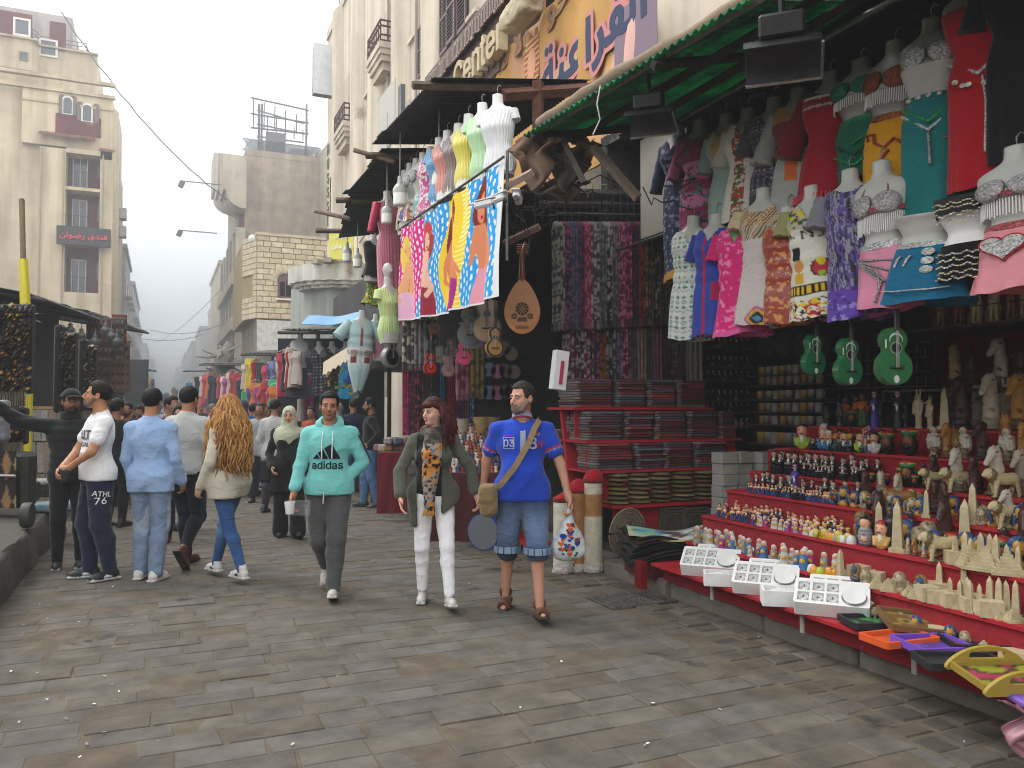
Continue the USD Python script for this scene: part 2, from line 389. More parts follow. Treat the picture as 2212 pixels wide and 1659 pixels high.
  for ax in range(3):
   u,w=(ax+1) % 3,(ax+2) % 3
   A=np.moveaxis(ins,(ax,u,w),(0,1,2));I=np.moveaxis(ids,(ax,u,w),(0,1,2))
   e=A[:-1,1:-1,1:-1] != A[1:,1:-1,1:-1];k=np.argwhere(e)
   i,j,l=k[:,0],k[:,1],k[:,2]
   qd=np.stack([I[i,j,l],I[i,j+1,l],I[i,j+1,l+1],I[i,j,l+1]],1)
   fl=~A[:-1,1:-1,1:-1][e]
   qd[fl]=qd[fl][:,::-1];fs.append(qd)
  f=np.vstack(fs);f=f[(f >= 0).all(1)]
  f=np.vstack([f[:,[0,1,2]],f[:,[0,2,3]]])
  col=np.full((len(v),3),.5)
  if pal is not None:
   n=np.rint(idx+loc).astype(int);col=np.asarray(pal,float)[s.cid[n[:,0],n[:,1],n[:,2]]]
  return v,f,col
def rot(ax,a):
 return trimesh.transformations.rotation_matrix(a,ax)[:3,:3]
def frame(y,z):
 """columns x, y, z from a forward and an up-ish direction"""
 y=np.asarray(y,float)/np.linalg.norm(y);x=np.cross(y,z);x /= np.linalg.norm(x);return np.stack([x,y,np.cross(x,y)],1)
def unit(a):a=np.asarray(a,float);return a/np.linalg.norm(a)
ARABIC={'hotel':[[[306,-61,309,-51,315,-53,322,-53,326,-51,326,-46,318,-33,319,-30,325,-26,328,-26,330,-28,337,-42,338,-49,343,-53,351,-53,354,-50,356,-38,367,-39,366,-50,369,-53,393,-53,396,-52,396,-50,385,-49,382,-47,380,-43,380,-35,383,-28,387,-24,392,-22,402,-23,407,-28,410,-36,409,-53,404,-60,398,-63,368,-64,360,-59,357,-62,352,-64,341,-64,334,-60,326,-64,315,-64],[391,-35,393,-40,397,-40,399,-38,398,-34,394,-32]],[[389,-7,392,-4,397,-4,400,-7,400,-12,396,-15,393,-15,389,-12]],[[355,-22,359,-19,362,-19,366,-22,366,-27,363,-30,358,-30,355,-27]],[[243,-64,243,-54,247,-44,257,-47,254,-54,254,-59,259,-66,277,-67,285,-64,287,-59,277,-60,271,-57,269,-53,269,-44,272,-38,280,-32,288,-32,292,-34,298,-42,299,-59,297,-65,287,-75,275,-78,256,-77,248,-73],[280,-44,282,-50,288,-50,287,-44,285,-42]],[[286,-17,289,-14,293,-14,296,-17,296,-22,293,-25,289,-25,286,-22]],[[273,-17,276,-14,280,-14,283,-17,283,-22,280,-25,276,-25,273,-22]],[[192,-79,190,-70,202,-65,207,-58,207,-51,202,-40,210,-36,213,-36,218,-48,218,-60,215,-67,207,-75,196,-80]],[[82,-71,84,-69,90,-69,98,-66,98,-64,89,-62,84,-56,84,-48,87,-41,89,-38,96,-34,103,-34,110,-39,113,-44,115,-53,125,-52,128,-41,133,-40,139,-42,138,-52,142,-54,152,-41,154,-41,157,-37,169,-32,176,-32,182,-34,188,-42,188,-52,186,-57,176,-64,167,-66,147,-66,139,-64,132,-60,125,-64,112,-64,110,-70,106,-74,99,-78,91,-80,84,-80],[155,-54,167,-55,172,-54,176,-52,177,-46,174,-43,168,-43,161,-47],[95,-50,98,-54,103,-54,102,-47,100,-45,96,-46]],[[165,-17,168,-14,173,-14,176,-17,176,-22,172,-25,169,-25,165,-22]],[[65,-64,63,-10,75,-11,76,-64]],[[6,-67,6,-57,9,-47,13,-47,20,-50,17,-57,17,-62,20,-68,25,-70,35,-70,40,-68,44,-60,44,-54,40,-41,50,-37,54,-47,55,-62,52,-71,45,-78,36,-81,19,-80,11,-76]],[[25,-30,25,-25,29,-22,32,-22,36,-25,36,-30,33,-33,28,-33]]],'pharaohs':[[[240,-66,238,-12,250,-13,251,-66]],[[137,-76,137,-72,144,-70,150,-66,153,-62,154,-53,149,-42,158,-37,160,-38,163,-44,166,-54,179,-55,180,-53,177,-49,177,-42,179,-37,183,-33,190,-30,199,-31,205,-36,207,-40,207,-50,205,-55,217,-55,219,-51,217,-12,229,-12,230,-56,226,-63,219,-66,203,-66,192,-63,181,-66,168,-66,165,-64,162,-69,155,-76,146,-81,140,-82],[188,-46,191,-52,195,-50,196,-45,194,-41,191,-41,189,-43]],[[187,-16,190,-13,195,-13,198,-16,198,-21,194,-24,191,-24,187,-21]],[[124,-66,122,-12,134,-13,135,-66]],[[6,-51,7,-40,14,-32,26,-28,27,-26,26,-22,37,-22,38,-46,39,-52,42,-55,52,-55,55,-52,57,-40,63,-40,68,-41,67,-52,70,-55,85,-55,85,-52,82,-48,82,-40,84,-36,92,-30,105,-29,108,-30,107,-40,97,-40,94,-42,93,-47,100,-53,112,-49,115,-59,101,-64,89,-66,69,-66,64,-64,61,-61,53,-66,40,-66,31,-62,30,-59,14,-59,10,-57],[17,-44,20,-49,28,-49,27,-39,19,-41]],[[56,-24,60,-21,63,-21,67,-24,67,-29,64,-32,59,-32,56,-29]],[[27,-12,27,-7,30,-4,34,-4,37,-7,37,-12,34,-15,30,-15]],[[15,-12,15,-7,18,-4,22,-4,25,-7,25,-12,22,-15,18,-15]]],'line':[[[449,-71,451,-69,461,-68,466,-64,456,-62,452,-58,451,-47,454,-40,463,-33,472,-34,478,-40,481,-49,481,-59,478,-68,468,-77,458,-80,451,-80],[464,-44,462,-52,468,-53,470,-52,469,-46,467,-44]],[[403,-27,405,-22,409,-18,422,-26,424,-29,428,-29,427,-11,438,-10,439,-31,436,-38,441,-44,443,-49,443,-56,441,-60,435,-64,408,-64,408,-52,418,-45,421,-40],[423,-52,431,-53,432,-50,428,-47]],[[297,-71,299,-69,305,-69,313,-66,313,-64,304,-62,299,-56,300,-45,304,-38,308,-35,318,-34,322,-36,328,-44,330,-53,345,-53,357,-50,362,-47,362,-45,353,-43,339,-44,338,-32,341,-31,352,-31,372,-40,378,-40,379,-50,375,-50,353,-62,343,-64,327,-64,325,-70,314,-78,299,-80],[310,-50,313,-54,318,-54,317,-47,315,-45,311,-46]],[[242,-66,242,-56,245,-46,255,-48,253,-61,256,-67,261,-69,270,-69,278,-64,280,-54,278,-10,289,-10,291,-55,289,-65,285,-73,276,-79,259,-80,250,-77,244,-71]],[[186,-71,188,-69,198,-68,203,-64,193,-62,189,-58,188,-47,191,-40,200,-33,209,-34,215,-40,218,-49,218,-59,215,-68,205,-77,195,-80,188,-80],[201,-44,199,-52,205,-53,207,-52,206,-46,204,-44]],[[140,-27,142,-22,146,-18,159,-26,161,-29,165,-29,164,-11,175,-10,176,-31,173,-38,178,-44,180,-49,180,-56,178,-60,172,-64,145,-64,145,-52,155,-45,158,-40],[160,-52,168,-53,169,-50,165,-47]],[[42,-71,44,-69,50,-69,58,-66,58,-64,49,-62,44,-56,45,-45,49,-38,53,-35,63,-34,67,-36,73,-44,74,-53,97,-53,100,-52,100,-50,89,-49,86,-47,84,-43,84,-35,87,-28,91,-24,96,-22,106,-23,111,-28,114,-36,114,-50,111,-57,108,-60,97,-64,72,-64,70,-70,66,-74,59,-78,51,-80,44,-80],[95,-35,97,-40,101,-40,103,-38,102,-34,98,-32],[55,-51,58,-54,63,-54,62,-47,60,-45,56,-46]],[[100,-7,103,-4,107,-4,110,-7,110,-12,107,-15,103,-15,100,-12]],[[88,-7,91,-4,95,-4,98,-7,98,-12,95,-15,91,-15,88,-12]],[[6,-55,7,-44,14,-35,12,-31,18,-24,21,-24,27,-31,29,-31,36,-41,37,-45,36,-56,29,-63,16,-64,11,-62],[17,-46,19,-53,24,-53,27,-51,27,-46,23,-40,19,-42]],[[23,-10,26,-7,30,-7,33,-10,33,-15,30,-18,26,-18,23,-15]],[[10,-15,10,-10,13,-7,17,-7,20,-10,20,-15,17,-18,13,-18]]],'yellow':[[[221,-58,219,-4,231,-5,232,-58]],[[128,-68,128,-64,135,-62,141,-58,144,-54,145,-45,140,-34,149,-29,151,-30,154,-36,157,-46,159,-47,169,-47,172,-44,174,-32,185,-34,184,-44,187,-47,198,-47,200,-43,198,-4,210,-4,211,-48,207,-55,200,-58,186,-58,179,-54,170,-58,159,-58,155,-56,153,-61,146,-68,137,-73,131,-74]],[[171,-67,175,-64,180,-65,182,-67,181,-74,174,-75,171,-72]],[[65,-50,63,-4,74,-4,76,-43,78,-47,90,-47,88,-42,88,-34,90,-30,94,-28,92,-23,97,-17,99,-17,114,-28,125,-39,127,-43,127,-50,125,-54,118,-58,108,-58,100,-55,91,-58,75,-58,68,-55],[111,-47,115,-48,117,-47,115,-41,112,-42],[98,-40,100,-44,102,-44,104,-36,102,-33,98,-35]],[[6,-61,6,-51,9,-41,13,-41,20,-44,17,-51,17,-56,20,-62,25,-64,35,-64,40,-62,44,-54,44,-48,40,-35,50,-31,54,-41,55,-56,52,-65,45,-72,36,-75,19,-74,10,-69]],[[25,-24,25,-19,29,-16,32,-16,36,-19,36,-24,33,-27,28,-27]]]}
# ================================================================ ground, paving, kerbs
rng=np.random.default_rng(7)
put(None,'ground',M().span((-60,-25,-.3),(80,420,-.035)),'ground_dirt',kind='structure')
road=thing('street_paving',kind='structure')
def stone_prism(poly,zt,inset=.0055,depth=.07,col=(.1,.1,.1),m=None):
 m=m or M();p=np.array(poly.exterior.coords)[:-1]
 if poly.exterior.is_ccw is False:p=p[::-1]
 c=p.mean(0);d=p-c;l=np.linalg.norm(d,axis=1,keepdims=True);q=c+d*(1-np.minimum(inset*1.4/l,.4))
 n=len(p);tilt=rng.normal(0,.003,2)
 z=zt+(p-c)@tilt
 m.rings(np.stack([np.c_[p,np.full(n,zt-depth)],np.c_[p,z-inset*.8],np.c_[q,z]]),col,cap=(False,True));return m
STONE_COL=[*(hx(c_,.71) for c_ in ('6c6660','706b65','69635b','726b62','6a6258','6f6961'))]
strip=sbox(-1.2,0,3.2,60)
sheet_far=M();n_near=0;y=1.9;row=0
while y < 42:
 h=rng.uniform(.17,.215) if y < 16 else .2
 x=-1.6+rng.uniform(-.4,0)
 while x < 3.3:
  w=rng.uniform(.28,.47)
  g=.009+rng.uniform(0,.009);j=rng.normal(0,.005,8)
  q=Polygon([(x+g/2+j[0],y+g/4+j[1]*.5),(x+w-g/2+j[2],y+g/4+j[3]*.5),(x+w-g/2+j[4],y+h-g/4+j[5]*.5),(x+g/2+j[6],y+h-g/4+j[7]*.5)]).intersection(strip)
  if q.area > .012 and q.geom_type == 'Polygon':
   col=STONE_COL[rng.integers(6)]*rng.uniform(.94,1.05)
   if rng.random() < .2:col=col*[1.03,1.0,.95]
   if n_near < 290 and not (x+w < -1.0 and y < 4):
    put(road,'paving_stone',stone_prism(q,rng.normal(0,.0025),col=col),'stone_floor',30);n_near += 1
   else:stone_prism(q,rng.normal(0,.003),col=col,m=sheet_far)
  x += w
 y += h;row += 1
put(road,'far_paving_stones',sheet_far,'stone_floor',30,kind='stuff')
gut=thing('gutter_setts',kind='structure');far=M();k=0;y=1.9
while y < 40:
 h=rng.uniform(.13,.19);x=3.2+rng.uniform(0,.03)
 while x < 3.86:
  w=min(rng.uniform(.17,.26),3.87-x)
  if w > .05:
   q=Polygon(np.array([(x+.012,y+.01),(x+w-.012,y+.01),(x+w-.012,y+h-.01),(x+.012,y+h-.01)])+rng.normal(0,.007,(4,2)))
   if rng.random() < .93:
    col=STONE_COL[rng.integers(6)]*rng.uniform(.6,1.0)*[1,.96,.9]
    if k < 110:put(gut,'sett',stone_prism(q,rng.normal(.004,.004),.012,col=col),'stone_floor',30);k += 1
    else:stone_prism(q,rng.normal(.004,.004),.012,col=col,m=far)
  x += w
 y += h
put(gut,'far_setts',far,'stone_floor',30,kind='stuff')
kerb=thing('kerb',kind='structure');y=1.6
while y < 34:
 L=rng.uniform(.8,1.15)
 put(kerb,'kerbstone',M().box((4.02+rng.normal(0,.006),y+L/2,.045+rng.normal(0,.004)),(.28,L-.014,.17),hx('857d72',.8)*rng.uniform(.85,1.1),bevel=.022),'stone',40);y += L
put(None,'joint_dirt',M().span((-1.2,1,-.03),(3.9,43,-.0032),hx('665c4e',.8)),'stone_floor',kind='structure')
put(None,'pavement',M().span((4.17,1.2,-.1),(6.6,60,.115),hx('5d5750')),'stone_floor',kind='structure')
pl=M();ys=np.linspace(2,11.6,60)
prof=[(-1.13,-.05),(-1.13,.2),(-1.135,.35),(-1.16,.392),(-1.3,.402),(-2.2,.405),(-4.6,.41)]
P=np.array([[(x+.012*math.sin(yy*5+z*9)+rng.normal(0,.004),yy,z+rng.normal(0,.004)) for x,z in prof] for yy in ys])
pl.grid(P[:,::-1],hx('4c4740'));pl.grid(np.stack([P[-1],P[-1]*[1,1,0]+[0,0.01,-.05]]),hx('4c4740'))
put(None,'raised_platform',pl,'concrete',40,kind='structure')
c=gp(1372,1299,0);dc=thing('drain_cover','dark square iron drain cover with rows of raised dots in the gutter','drain cover',(c[0],c[1]+.05,0))
m=M().box((0,0,.006),(.62,.42,.012),(.07,.066,.06),bevel=.003)
put(dc,'plate',m,'rust',30)
m=M()
for i in range(13):
 for j in range(10):m.lathe([(.016,0),(.014,.008),(.0,.009)],6,(-.27+i*.045,-.19+j*.04,.0122),(.09,.086,.08))
put(dc,'studs',m,'rust',kind='stuff')
m=M()
for i in range(110):
 x,yy=rng.uniform(-1.05,3.8),2.4+rng.exponential(2.6)
 if rng.random() < .55:x=rng.uniform(-1.08,-.2)
 if yy > 13:continue
 s=rng.uniform(.005,.013);a=rng.uniform(0,6.28)
 col=[(.6,.58,.52),(.75,.74,.72),(.3,.22,.12),(.5,.42,.3)][rng.integers(4)]
 p=np.array([(-s,-s*.5,0),(s,-s*.4,.002),(s*.8,s*.5,.004),(-s*.9,s*.45,.002)]);ca,sa=math.cos(a),math.sin(a)
 p=np.c_[p[:,0]*ca-p[:,1]*sa+x,p[:,0]*sa+p[:,1]*ca+yy,p[:,2]+.0095]
 m.raw(p,[(0,1,2,3)],col)
put(None,'litter',m,'print',kind='stuff')
# ================================================================ buildings
CREAM,CREAM2,MAROON=hx('c6b498',.9),hx('b8a68a',.9),hx('6a3336',.8)
def window(parent,x0,x1,z0,z1,Y,col=(.05,.03,.03),axis='y',glass='window_glass',bars=1,fw=.07):
 """a framed window on a wall that faces -y (axis y, at y = Y) or -x (axis x, at x = Y)"""
 def bx(a0,a1,b0,b1,d0,d1):return ((a0,Y-d1,b0),(a1,Y-d0,b1)) if axis == 'y' else ((Y-d1,a0,b0),(Y-d0,a1,b1))
 m=M()
 for a0,a1,b0,b1 in ((x0,x0+fw,z0,z1),(x1-fw,x1,z0,z1),(x0+fw,x1-fw,z1-fw,z1),(x0+fw,x1-fw,z0,z0+fw)):m.span(*bx(a0,a1,b0,b1,-.02,.05),col)
 for i in range(1,bars+1):
  c=x0+(x1-x0)*i/(bars+1);m.span(*bx(c-.03,c+.03,z0+fw,z1-fw,-.02,.045),col)
 p=put(parent,'window',m,'paint')
 put(p,'pane',M().span(*bx(x0+fw,x1-fw,z0+fw,z1-fw,-.03,.012)),glass)
 return p
def rail(m,pts,z0,z1,step=.16,r=.012,col=(.06,.045,.045),rails=(0,1)):
 for a,b in zip(pts[:-1],pts[1:]):
  a,b=np.array(a,float),np.array(b,float);L=np.linalg.norm(b-a);n=max(2,int(L/step))
  for t in rails:m.bar((*a,z0+(z1-z0)*t),(*b,z0+(z1-z0)*t),r*2,col)
  for i in range(n+1):p=a+(b-a)*i/n;m.bar((*p,z0),(*p,z1),r*1.3,col)
# --- hotel on the left, about fifty metres up the street
YH=55.0
HX=lambda px:yp(px,885,YH)[0]
HZ=lambda py,px=180:yp(px,py,YH)[2]
hotel=thing('hotel_building','tall beige hotel with maroon balconies and arched shutters, left of the street','building')
x0,xa,xb,xc=-16.0,HX(75),HX(133),HX(208)
xd=HX(236);xe=xd+.3
zr=HZ(205,230);zt=HZ(330,230)
m=M();wall=lambda a,b:m.span(a,b,CREAM)
wall((x0,YH+.9,0),(xa,YH+14,HZ(150,40)))
wall((xa,YH+1.3,0),(xd,YH+14,HZ(345)))
wall((xa,YH,0),(xb,YH+1.3,HZ(318,110)))
wall((xc,YH,0),(xd,YH+1.3,HZ(345,230)))
lev=[(333,405),(412,500),(528,632)]
zs=[(HZ(b),HZ(t)) for t,b in lev]
edges=[0]+[z for p in zs[::-1] for z in p]+[HZ(322)]
for lo,hi in zip(edges[0::2],edges[1::2]):wall((xb,YH,lo),(xc,YH+1.3,hi))
P=np.array([(xd,YH),(xe,YH+1.1),(xe,YH+6),(xd,YH+6)]);m.poly(Polygon(P),0,HZ(345),CREAM)
wall((xa-1.0,YH+.35,HZ(318)),(xd-.1,YH+13,zr));m.poly(Polygon([(xd-.1,YH+.35),(xe-.1,YH+1.4),(xe-.1,YH+6),(xd-.1,YH+6)]),HZ(345),HZ(225,240),CREAM)
wall((HX(60),YH+2.4,zr),(HX(190),YH+12,HZ(78,150)))
m.poly(Polygon([(x0,YH+1.5),(HX(45),YH+1.5),(HX(60),YH+2.4),(HX(60),YH+12),(x0,YH+12)]),HZ(150),HZ(62,40),CREAM)
put(hotel,'wall',m,'plaster')
for z0_,z1_ in zs:put(hotel,'maroon_panel',M().span((xb,YH+1.22,z0_),(xc,YH+1.298,z1_),MAROON).span((xc-.03,YH+.15,z0_),(xc-.002,YH+1.22,z1_),MAROON),'plaster')
m=M();m.span((HX(107),YH+.30,HZ(290)),(HX(207),YH+.348,HZ(248)),MAROON);put(hotel,'maroon_panel',m,'plaster');m=M();m.span((HX(80),YH+2.35,HZ(75,120)+.0),(HX(118),YH+2.398,HZ(8,100)),MAROON*1.1);put(hotel,'maroon_panel',m,'plaster');m=M()
m.span((x0,YH+1.45,HZ(60,40)),(HX(45),YH+1.498,HZ(5,40)),MAROON*1.1)
put(hotel,'maroon_panel',m,'plaster')
for i,(z0_,z1_) in enumerate(zs):
 window(hotel,xb+.25,xb+1.1,z0_+.02,z0_+2.2,YH+1.2,(.45,.42,.38));window(hotel,xb+1.6,xb+2.15,z0_+.9,z0_+2.1,YH+1.2,(.07,.04,.04))
 mm=M();rail(mm,[(xb,YH+.05),(xc,YH+.05)],z0_+.02,z0_+.95,.11,.01);put(hotel,'balcony_railing',mm,'metal')
def arch_panel(w,h):return unary_union([sbox(-w/2,0,w/2,h-w/2),Point(0,h-w/2).buffer(w/2,10)])
for cx,sh in ((133,(120,146)),(176,(160,196))):
 zc=HZ(242 if cx < 150 else 258,cx);c0=HX(cx)
 f=put(hotel,'arched_window',M().poly(arch_panel(.62,1.15),0,.06,hx('cfc8bc'),mat4((c0,YH+.35,zc),rx=PI/2)),'paint')
 put(f,'pane',M().poly(arch_panel(.46,1.0),.06,.075,(.1,.1,.11),mat4((c0,YH+.35,zc+.05),rx=PI/2)),'window_glass')
 for sx in sh:put(hotel,'shutter',M().poly(arch_panel(.34,1.2),0,.05,hx('5d5048'),mat4((HX(sx),YH+.33,zc),rx=PI/2,rz=.25 if sx < cx else -.25)),'paint')
m=M()
for (a,b,z) in ((HX(76),HX(208),HZ(300)),(HX(208),xe,HZ(322))):
 for i in range(int((b-a)/.18)):m.tube([(a+i*.18,YH+.32,z+.22),(a+i*.18,YH-.32,z-.02)],.085,6,hx('8a5f52')*rng.uniform(.8,1.1))
put(hotel,'roof_tiles',m,'stone',40,kind='stuff')
m=M()
for z,dx in ((HZ(205,230),.12),(HZ(150,40),.12)):m.span((x0,YH+.2,z-.12),(xd+.05,YH+.5,z+.08),CREAM2)
m.span((xa-1,YH+.28,HZ(228)),(xd,YH+.36,HZ(224)),CREAM2);m.span((x0,YH+1.3,HZ(62,40)),(HX(60),YH+2.6,HZ(58,40)),CREAM2);m.span((HX(60),YH+2.2,HZ(78,150)),(HX(192),YH+2.6,HZ(74,150)),CREAM2)
put(hotel,'cornice',m,'plaster')
mm=M();rail(mm,[(x0,YH+1.6),(HX(45),YH+1.6),(HX(60),YH+2.5),(HX(165),YH+2.5),(HX(165),YH+8)],HZ(60,40),HZ(30,40)-.1,.5,.02,(.12,.1,.1),(0,.33,.66,1));put(hotel,'terrace_railing',mm,'metal')
for a,b,t,bt in ((2,42,18,58),(56,100,42,82)):window(hotel,HX(a),HX(b),HZ(bt,50),HZ(t,50),YH+1.45 if a < 10 else YH+2.35,hx('c8beb4'),bars=0,fw=.12)
put(hotel,'rooftop_room',M().span((x0,YH+4,HZ(62,40)),(HX(126),YH+12,HZ(-40,60)),hx('9b8f8a')),'plaster')
window(hotel,HX(17),HX(37),HZ(108,30),HZ(88,30),YH+1.5,hx('6b5248'),bars=0)
for py in (437,478,680):put(hotel,'air_conditioner',M().span((xe,YH+2,HZ(py)-.35),(xe+.4,YH+2.8,HZ(py)+.35),hx('8d8a86'),.03),'metal')
for px in (78,128,214):put(hotel,'drain_pipe',M().bar((HX(px),YH-.06,2),(HX(px),YH-.06,HZ(330)),.07,CREAM2*.8),'paint')
put(hotel,'staircase',M().bar((HX(126),YH+9,HZ(80,150)),(HX(190),YH+9,HZ(190,190)),.3,hx('a09384')),'concrete')
sg=M().span((HX(117),YH-.5,HZ(534)),(HX(234),YH-.32,HZ(494)),(.014,.013,.015),.03)
SIGN_HOTEL=(hotel,HX(176),YH-.51,HZ(514),HX(222)-HX(130))
put(hotel,'sign_board',sg,'paint',label='black sign board with red lettering')
# --- unseen buildings round the camera; left row added to hold back sky light
for y0_,y1_,x_,h_,lab in ((-42,-14,-5.2,7,'unseen plain building added at the near end of the left side'),(-14,10,-6.2,4.2,'unseen plain building added behind the nearest left stalls'),(10,40,-7.6,4.5,'unseen low building added between the near stalls and the hotel')):
 t=thing('side_building',lab,'building');put(t,'wall',M().span((x_-8,y0_,0),(x_,y1_,h_),CREAM*.9),'plaster')
t=thing('side_building','plain building closing the street behind the viewer','building');put(t,'wall',M().span((-5,-44,0),(7,-34,11),CREAM*.9),'plaster')
# --- block of buildings further along on both sides
def block(name,label,x0,x1,y0,y1,h,col,side,nw=3,floors=None,group=None,top=None):
 t=thing(name,label,'building',group=group)
 m=M().span((x0,y0,0),(x1,y1,h),col);m.span((x0-.15,y0-.15,h),(x1+.15,y1+.15,h+.35),col*.92)
 put(t,'wall',m,'far_wall')
 if top is not None:
  m=M();top(m);put(t,'rooftop',m,'far_wall')
 fl=floors or max(1,int(h/3.3))
 for i in range(1,fl):
  z=1.2+i*3.2
  if z+1.4 > h:break
  for k in range(nw):
   c=x0+(x1-x0)*(k+.5)/nw;window(t,c-.45,c+.45,z,z+1.35,y0,(.2,.17,.15))
  L=y1-y0;ny=max(2,int(L/3.5))
  for k in range(ny):
   c=y0+L*(k+.5)/ny
   xs=x1 if side < 0 else x0
   f=M().span((xs-.05,c-.5,z),(xs+.05,c+.5,z+1.4),(.2,.17,.15));f.span((xs-.5 if side > 0 else xs,c-.9,z-.25),(xs if side > 0 else xs+.5,c+.9,z-.1),col*.85)
   p=put(t,'window',f,'paint');put(p,'pane',M().span((xs-.07,c-.4,z+.1),(xs+.07,c+.4,z+1.3)),'window_glass')
 return t
Z=lambda py,d:1.55+(885-py)/1728*d
block('apartment_building','grey apartment block with rooftop aerial just behind the beige hotel',-11,-2.75,70,82,Z(540,64),hx('9c958c'),-1,4)
block('apartment_building','pale apartment block with stepped roof, third building on the left side',-10,-2.6,86,108,Z(640,86),hx('a5a09a'),-1,3)
block('apartment_building','low hazy house between the pale block and the smoke',-9,-2.9,118,138,Z(728,115),hx('a3a09c'),-1,3)
block('apartment_building','hazy block half hidden in smoke on the left side',-9,-2.4,150,185,Z(758,150),hx('a3a09c'),-1,3)
block('apartment_building','farthest pale block at the left end of the smoky street',-9,-1.6,200,250,Z(790,205),hx('a3a09c'),-1,3)
def tower(m):
 x,y0_=6.0,112.0;zb=Z(745,106);zt_=Z(668,106)
 for a in (x,x+2.4,x+4.7):
  for b in (y0_,y0_+4):m.span((a-.25,b-.25,zb),(a+.25,b+.25,zt_),hx('b5b0aa'))
 for z in (zb+2.2,zt_-.5):m.span((x-.3,y0_-.3,z),(x+5.0,y0_+4.3,z+.5),hx('b5b0aa'))
block('apartment_building','hazy tower house topped by an open concrete frame',4.6,14,110,126,Z(715,106),hx('a8a39d'),1,4,top=tower)
block('apartment_building','grey narrow house left of the open frame tower',4.2,12,128,150,Z(745,122),hx('a6a29c'),1,3)
block('apartment_building','hazy stepped house near the smoke on the right side',4.0,12,155,185,Z(770,150),hx('a6a29c'),1,3)
block('apartment_building','farthest hazy house at the right end of the street',3.4,12,195,250,Z(800,190),hx('a6a29c'),1,3)
block('apartment_building','cream gabled house with plain wall between tower and mosque style block',5.2,15,84,100,Z(568,79),hx('b7a88d'),1,1,floors=2)
def arabic(key,width):
 g=unary_union([Polygon(np.reshape(r[0],(-1,2)),[np.reshape(h,(-1,2)) for h in r[1:]]).buffer(0) for r in ARABIC[key]])
 b=g.bounds;s=width/(b[2]-b[0])
 return affinity.scale(affinity.translate(g,-(b[0]+b[2])/2,-(b[1]+b[3])/2),s,s,origin=(0,0))
FACE_Y=lambda x,y,z:mat4((x,y,z),rx=PI/2)
FACE_X=lambda x,y,z:mat4((x,y,z),rz=-PI/2)@mat4(rx=PI/2)
hp,hxx,hy,hz_,hw=SIGN_HOTEL
put(hp,'sign_lettering',M().poly(arabic('hotel',hw*1.12),0,.05,hx('b83038'),FACE_Y(hxx,hy,hz_)),'paint')
# --- concrete block with the bare billboard frame
YC=60.0
CX=lambda px,Y=YC:yp(px,600,Y)[0]
CZ=lambda py,px=600,Y=YC:yp(px,py,Y)[2]
cb=thing('concrete_building','grey brown concrete block carrying an empty billboard frame on its roof','building')
GR=hx('a3927d',.95);GL=hx('bdb09c',.95)
xl,xr=CX(527),CX(688);zt=CZ(334)
put(cb,'wall',M().span((xl,YC,0),(xr,YC+16,zt),GR).span((xl,YC-.02,zt-.3),(xr,YC+.3,zt+.15),GR*.95),'concrete')
put(cb,'side_wing',M().span((xr,YC-13,0),(xr+8,YC+16,CZ(335,690)),GL),'plaster')
m=M()
zz=[(CZ(412),CZ(325)),(CZ(480),CZ(370)),(CZ(510),CZ(410))]
for i in range(3):
 y0_=YC-1.2+i*6;a,b=CZ(424,525,YC-1+i*6),CZ(338,525,YC-1+i*6)
 P=[(xl-1.55,b),(xl,b),(xl,a-.9)]+[(xl-.12-1.25*math.sin(t),a-.9+1.2*(1-math.cos(t))) for t in np.linspace(0,PI/2,7)]+[(xl-1.55,a+.3)]
 put(cb,'balcony_bay',M().poly(Polygon(P),0,3.6,GL,mat4((0,y0_+3.6,0),rx=PI/2)),'plaster')
for i in range(5):put(cb,'maroon_panel',M().span((xl-.25,YC+.3+i*3.1,6),(xl-.002,YC+2.2+i*3.1,15.5),MAROON*1.1),'plaster')
m=M()
for i in range(6):m.span((xl-.6,YC-.6+i*3.1,0),(xl,YC+.2+i*3.1,14.5),GL)
for z in (7.2,10.4):m.span((xl-.9,YC-.8,z),(xl-.6,YC+15,z+.9),GL)
put(cb,'pilaster',m,'plaster')
for y_,z_ in ((YC+1,14.8),(YC+6,12.3)):
 put(cb,'floodlight',M().bar((xl-1.5,y_,z_+3),(xl-4.2,y_,z_+3),.06,(.15,.15,.15)).box((xl-4.2,y_,z_+2.75),(.35,.3,.45),(.1,.1,.1),ry=.4),'metal')
fz=lambda py,px:yp(px,py,YC+2)[2];fx=lambda px:yp(px,300,YC+2)[0]
m=M();cS=(.13,.125,.12)
for yo,(xa_,xb_,ta,tb) in ((0,(538,662,221,248)),(1.6,(556,660,232,262))):
 for k,t in enumerate((0,.33,.62)):
  za,zb=fz(ta+(322-ta)*t*1.02,xa_),fz(tb+(325-tb)*t*1.05,xb_);m.bar((fx(xa_),YC+1+yo,za),(fx(xb_),YC+1+yo,zb),.1,cS)
 for i in range(6):
  s=(i+.25)/5.4;xx=fx(xa_+(xb_-xa_)*s);m.bar((xx,YC+1+yo,fz(ta+(tb-ta)*s,xa_)),(xx,YC+1+yo,fz(285,xa_)),.07,cS)
for px in (557,563,659):m.bar((fx(px),YC+1.4,zt),(fx(px),YC+1.4,fz(230,px)),.12,cS)
m.bar((fx(563),YC+1.4,fz(325,560)),(fx(620),YC+1.4,fz(306,600)),.08,cS)
put(cb,'billboard_frame',m,'rust')
m=M();rail(m,[(CX(522),YC+.2),(CX(690),YC+.2)],zt+.1,zt+.95,.28,.02,(.1,.095,.09));m2=M()
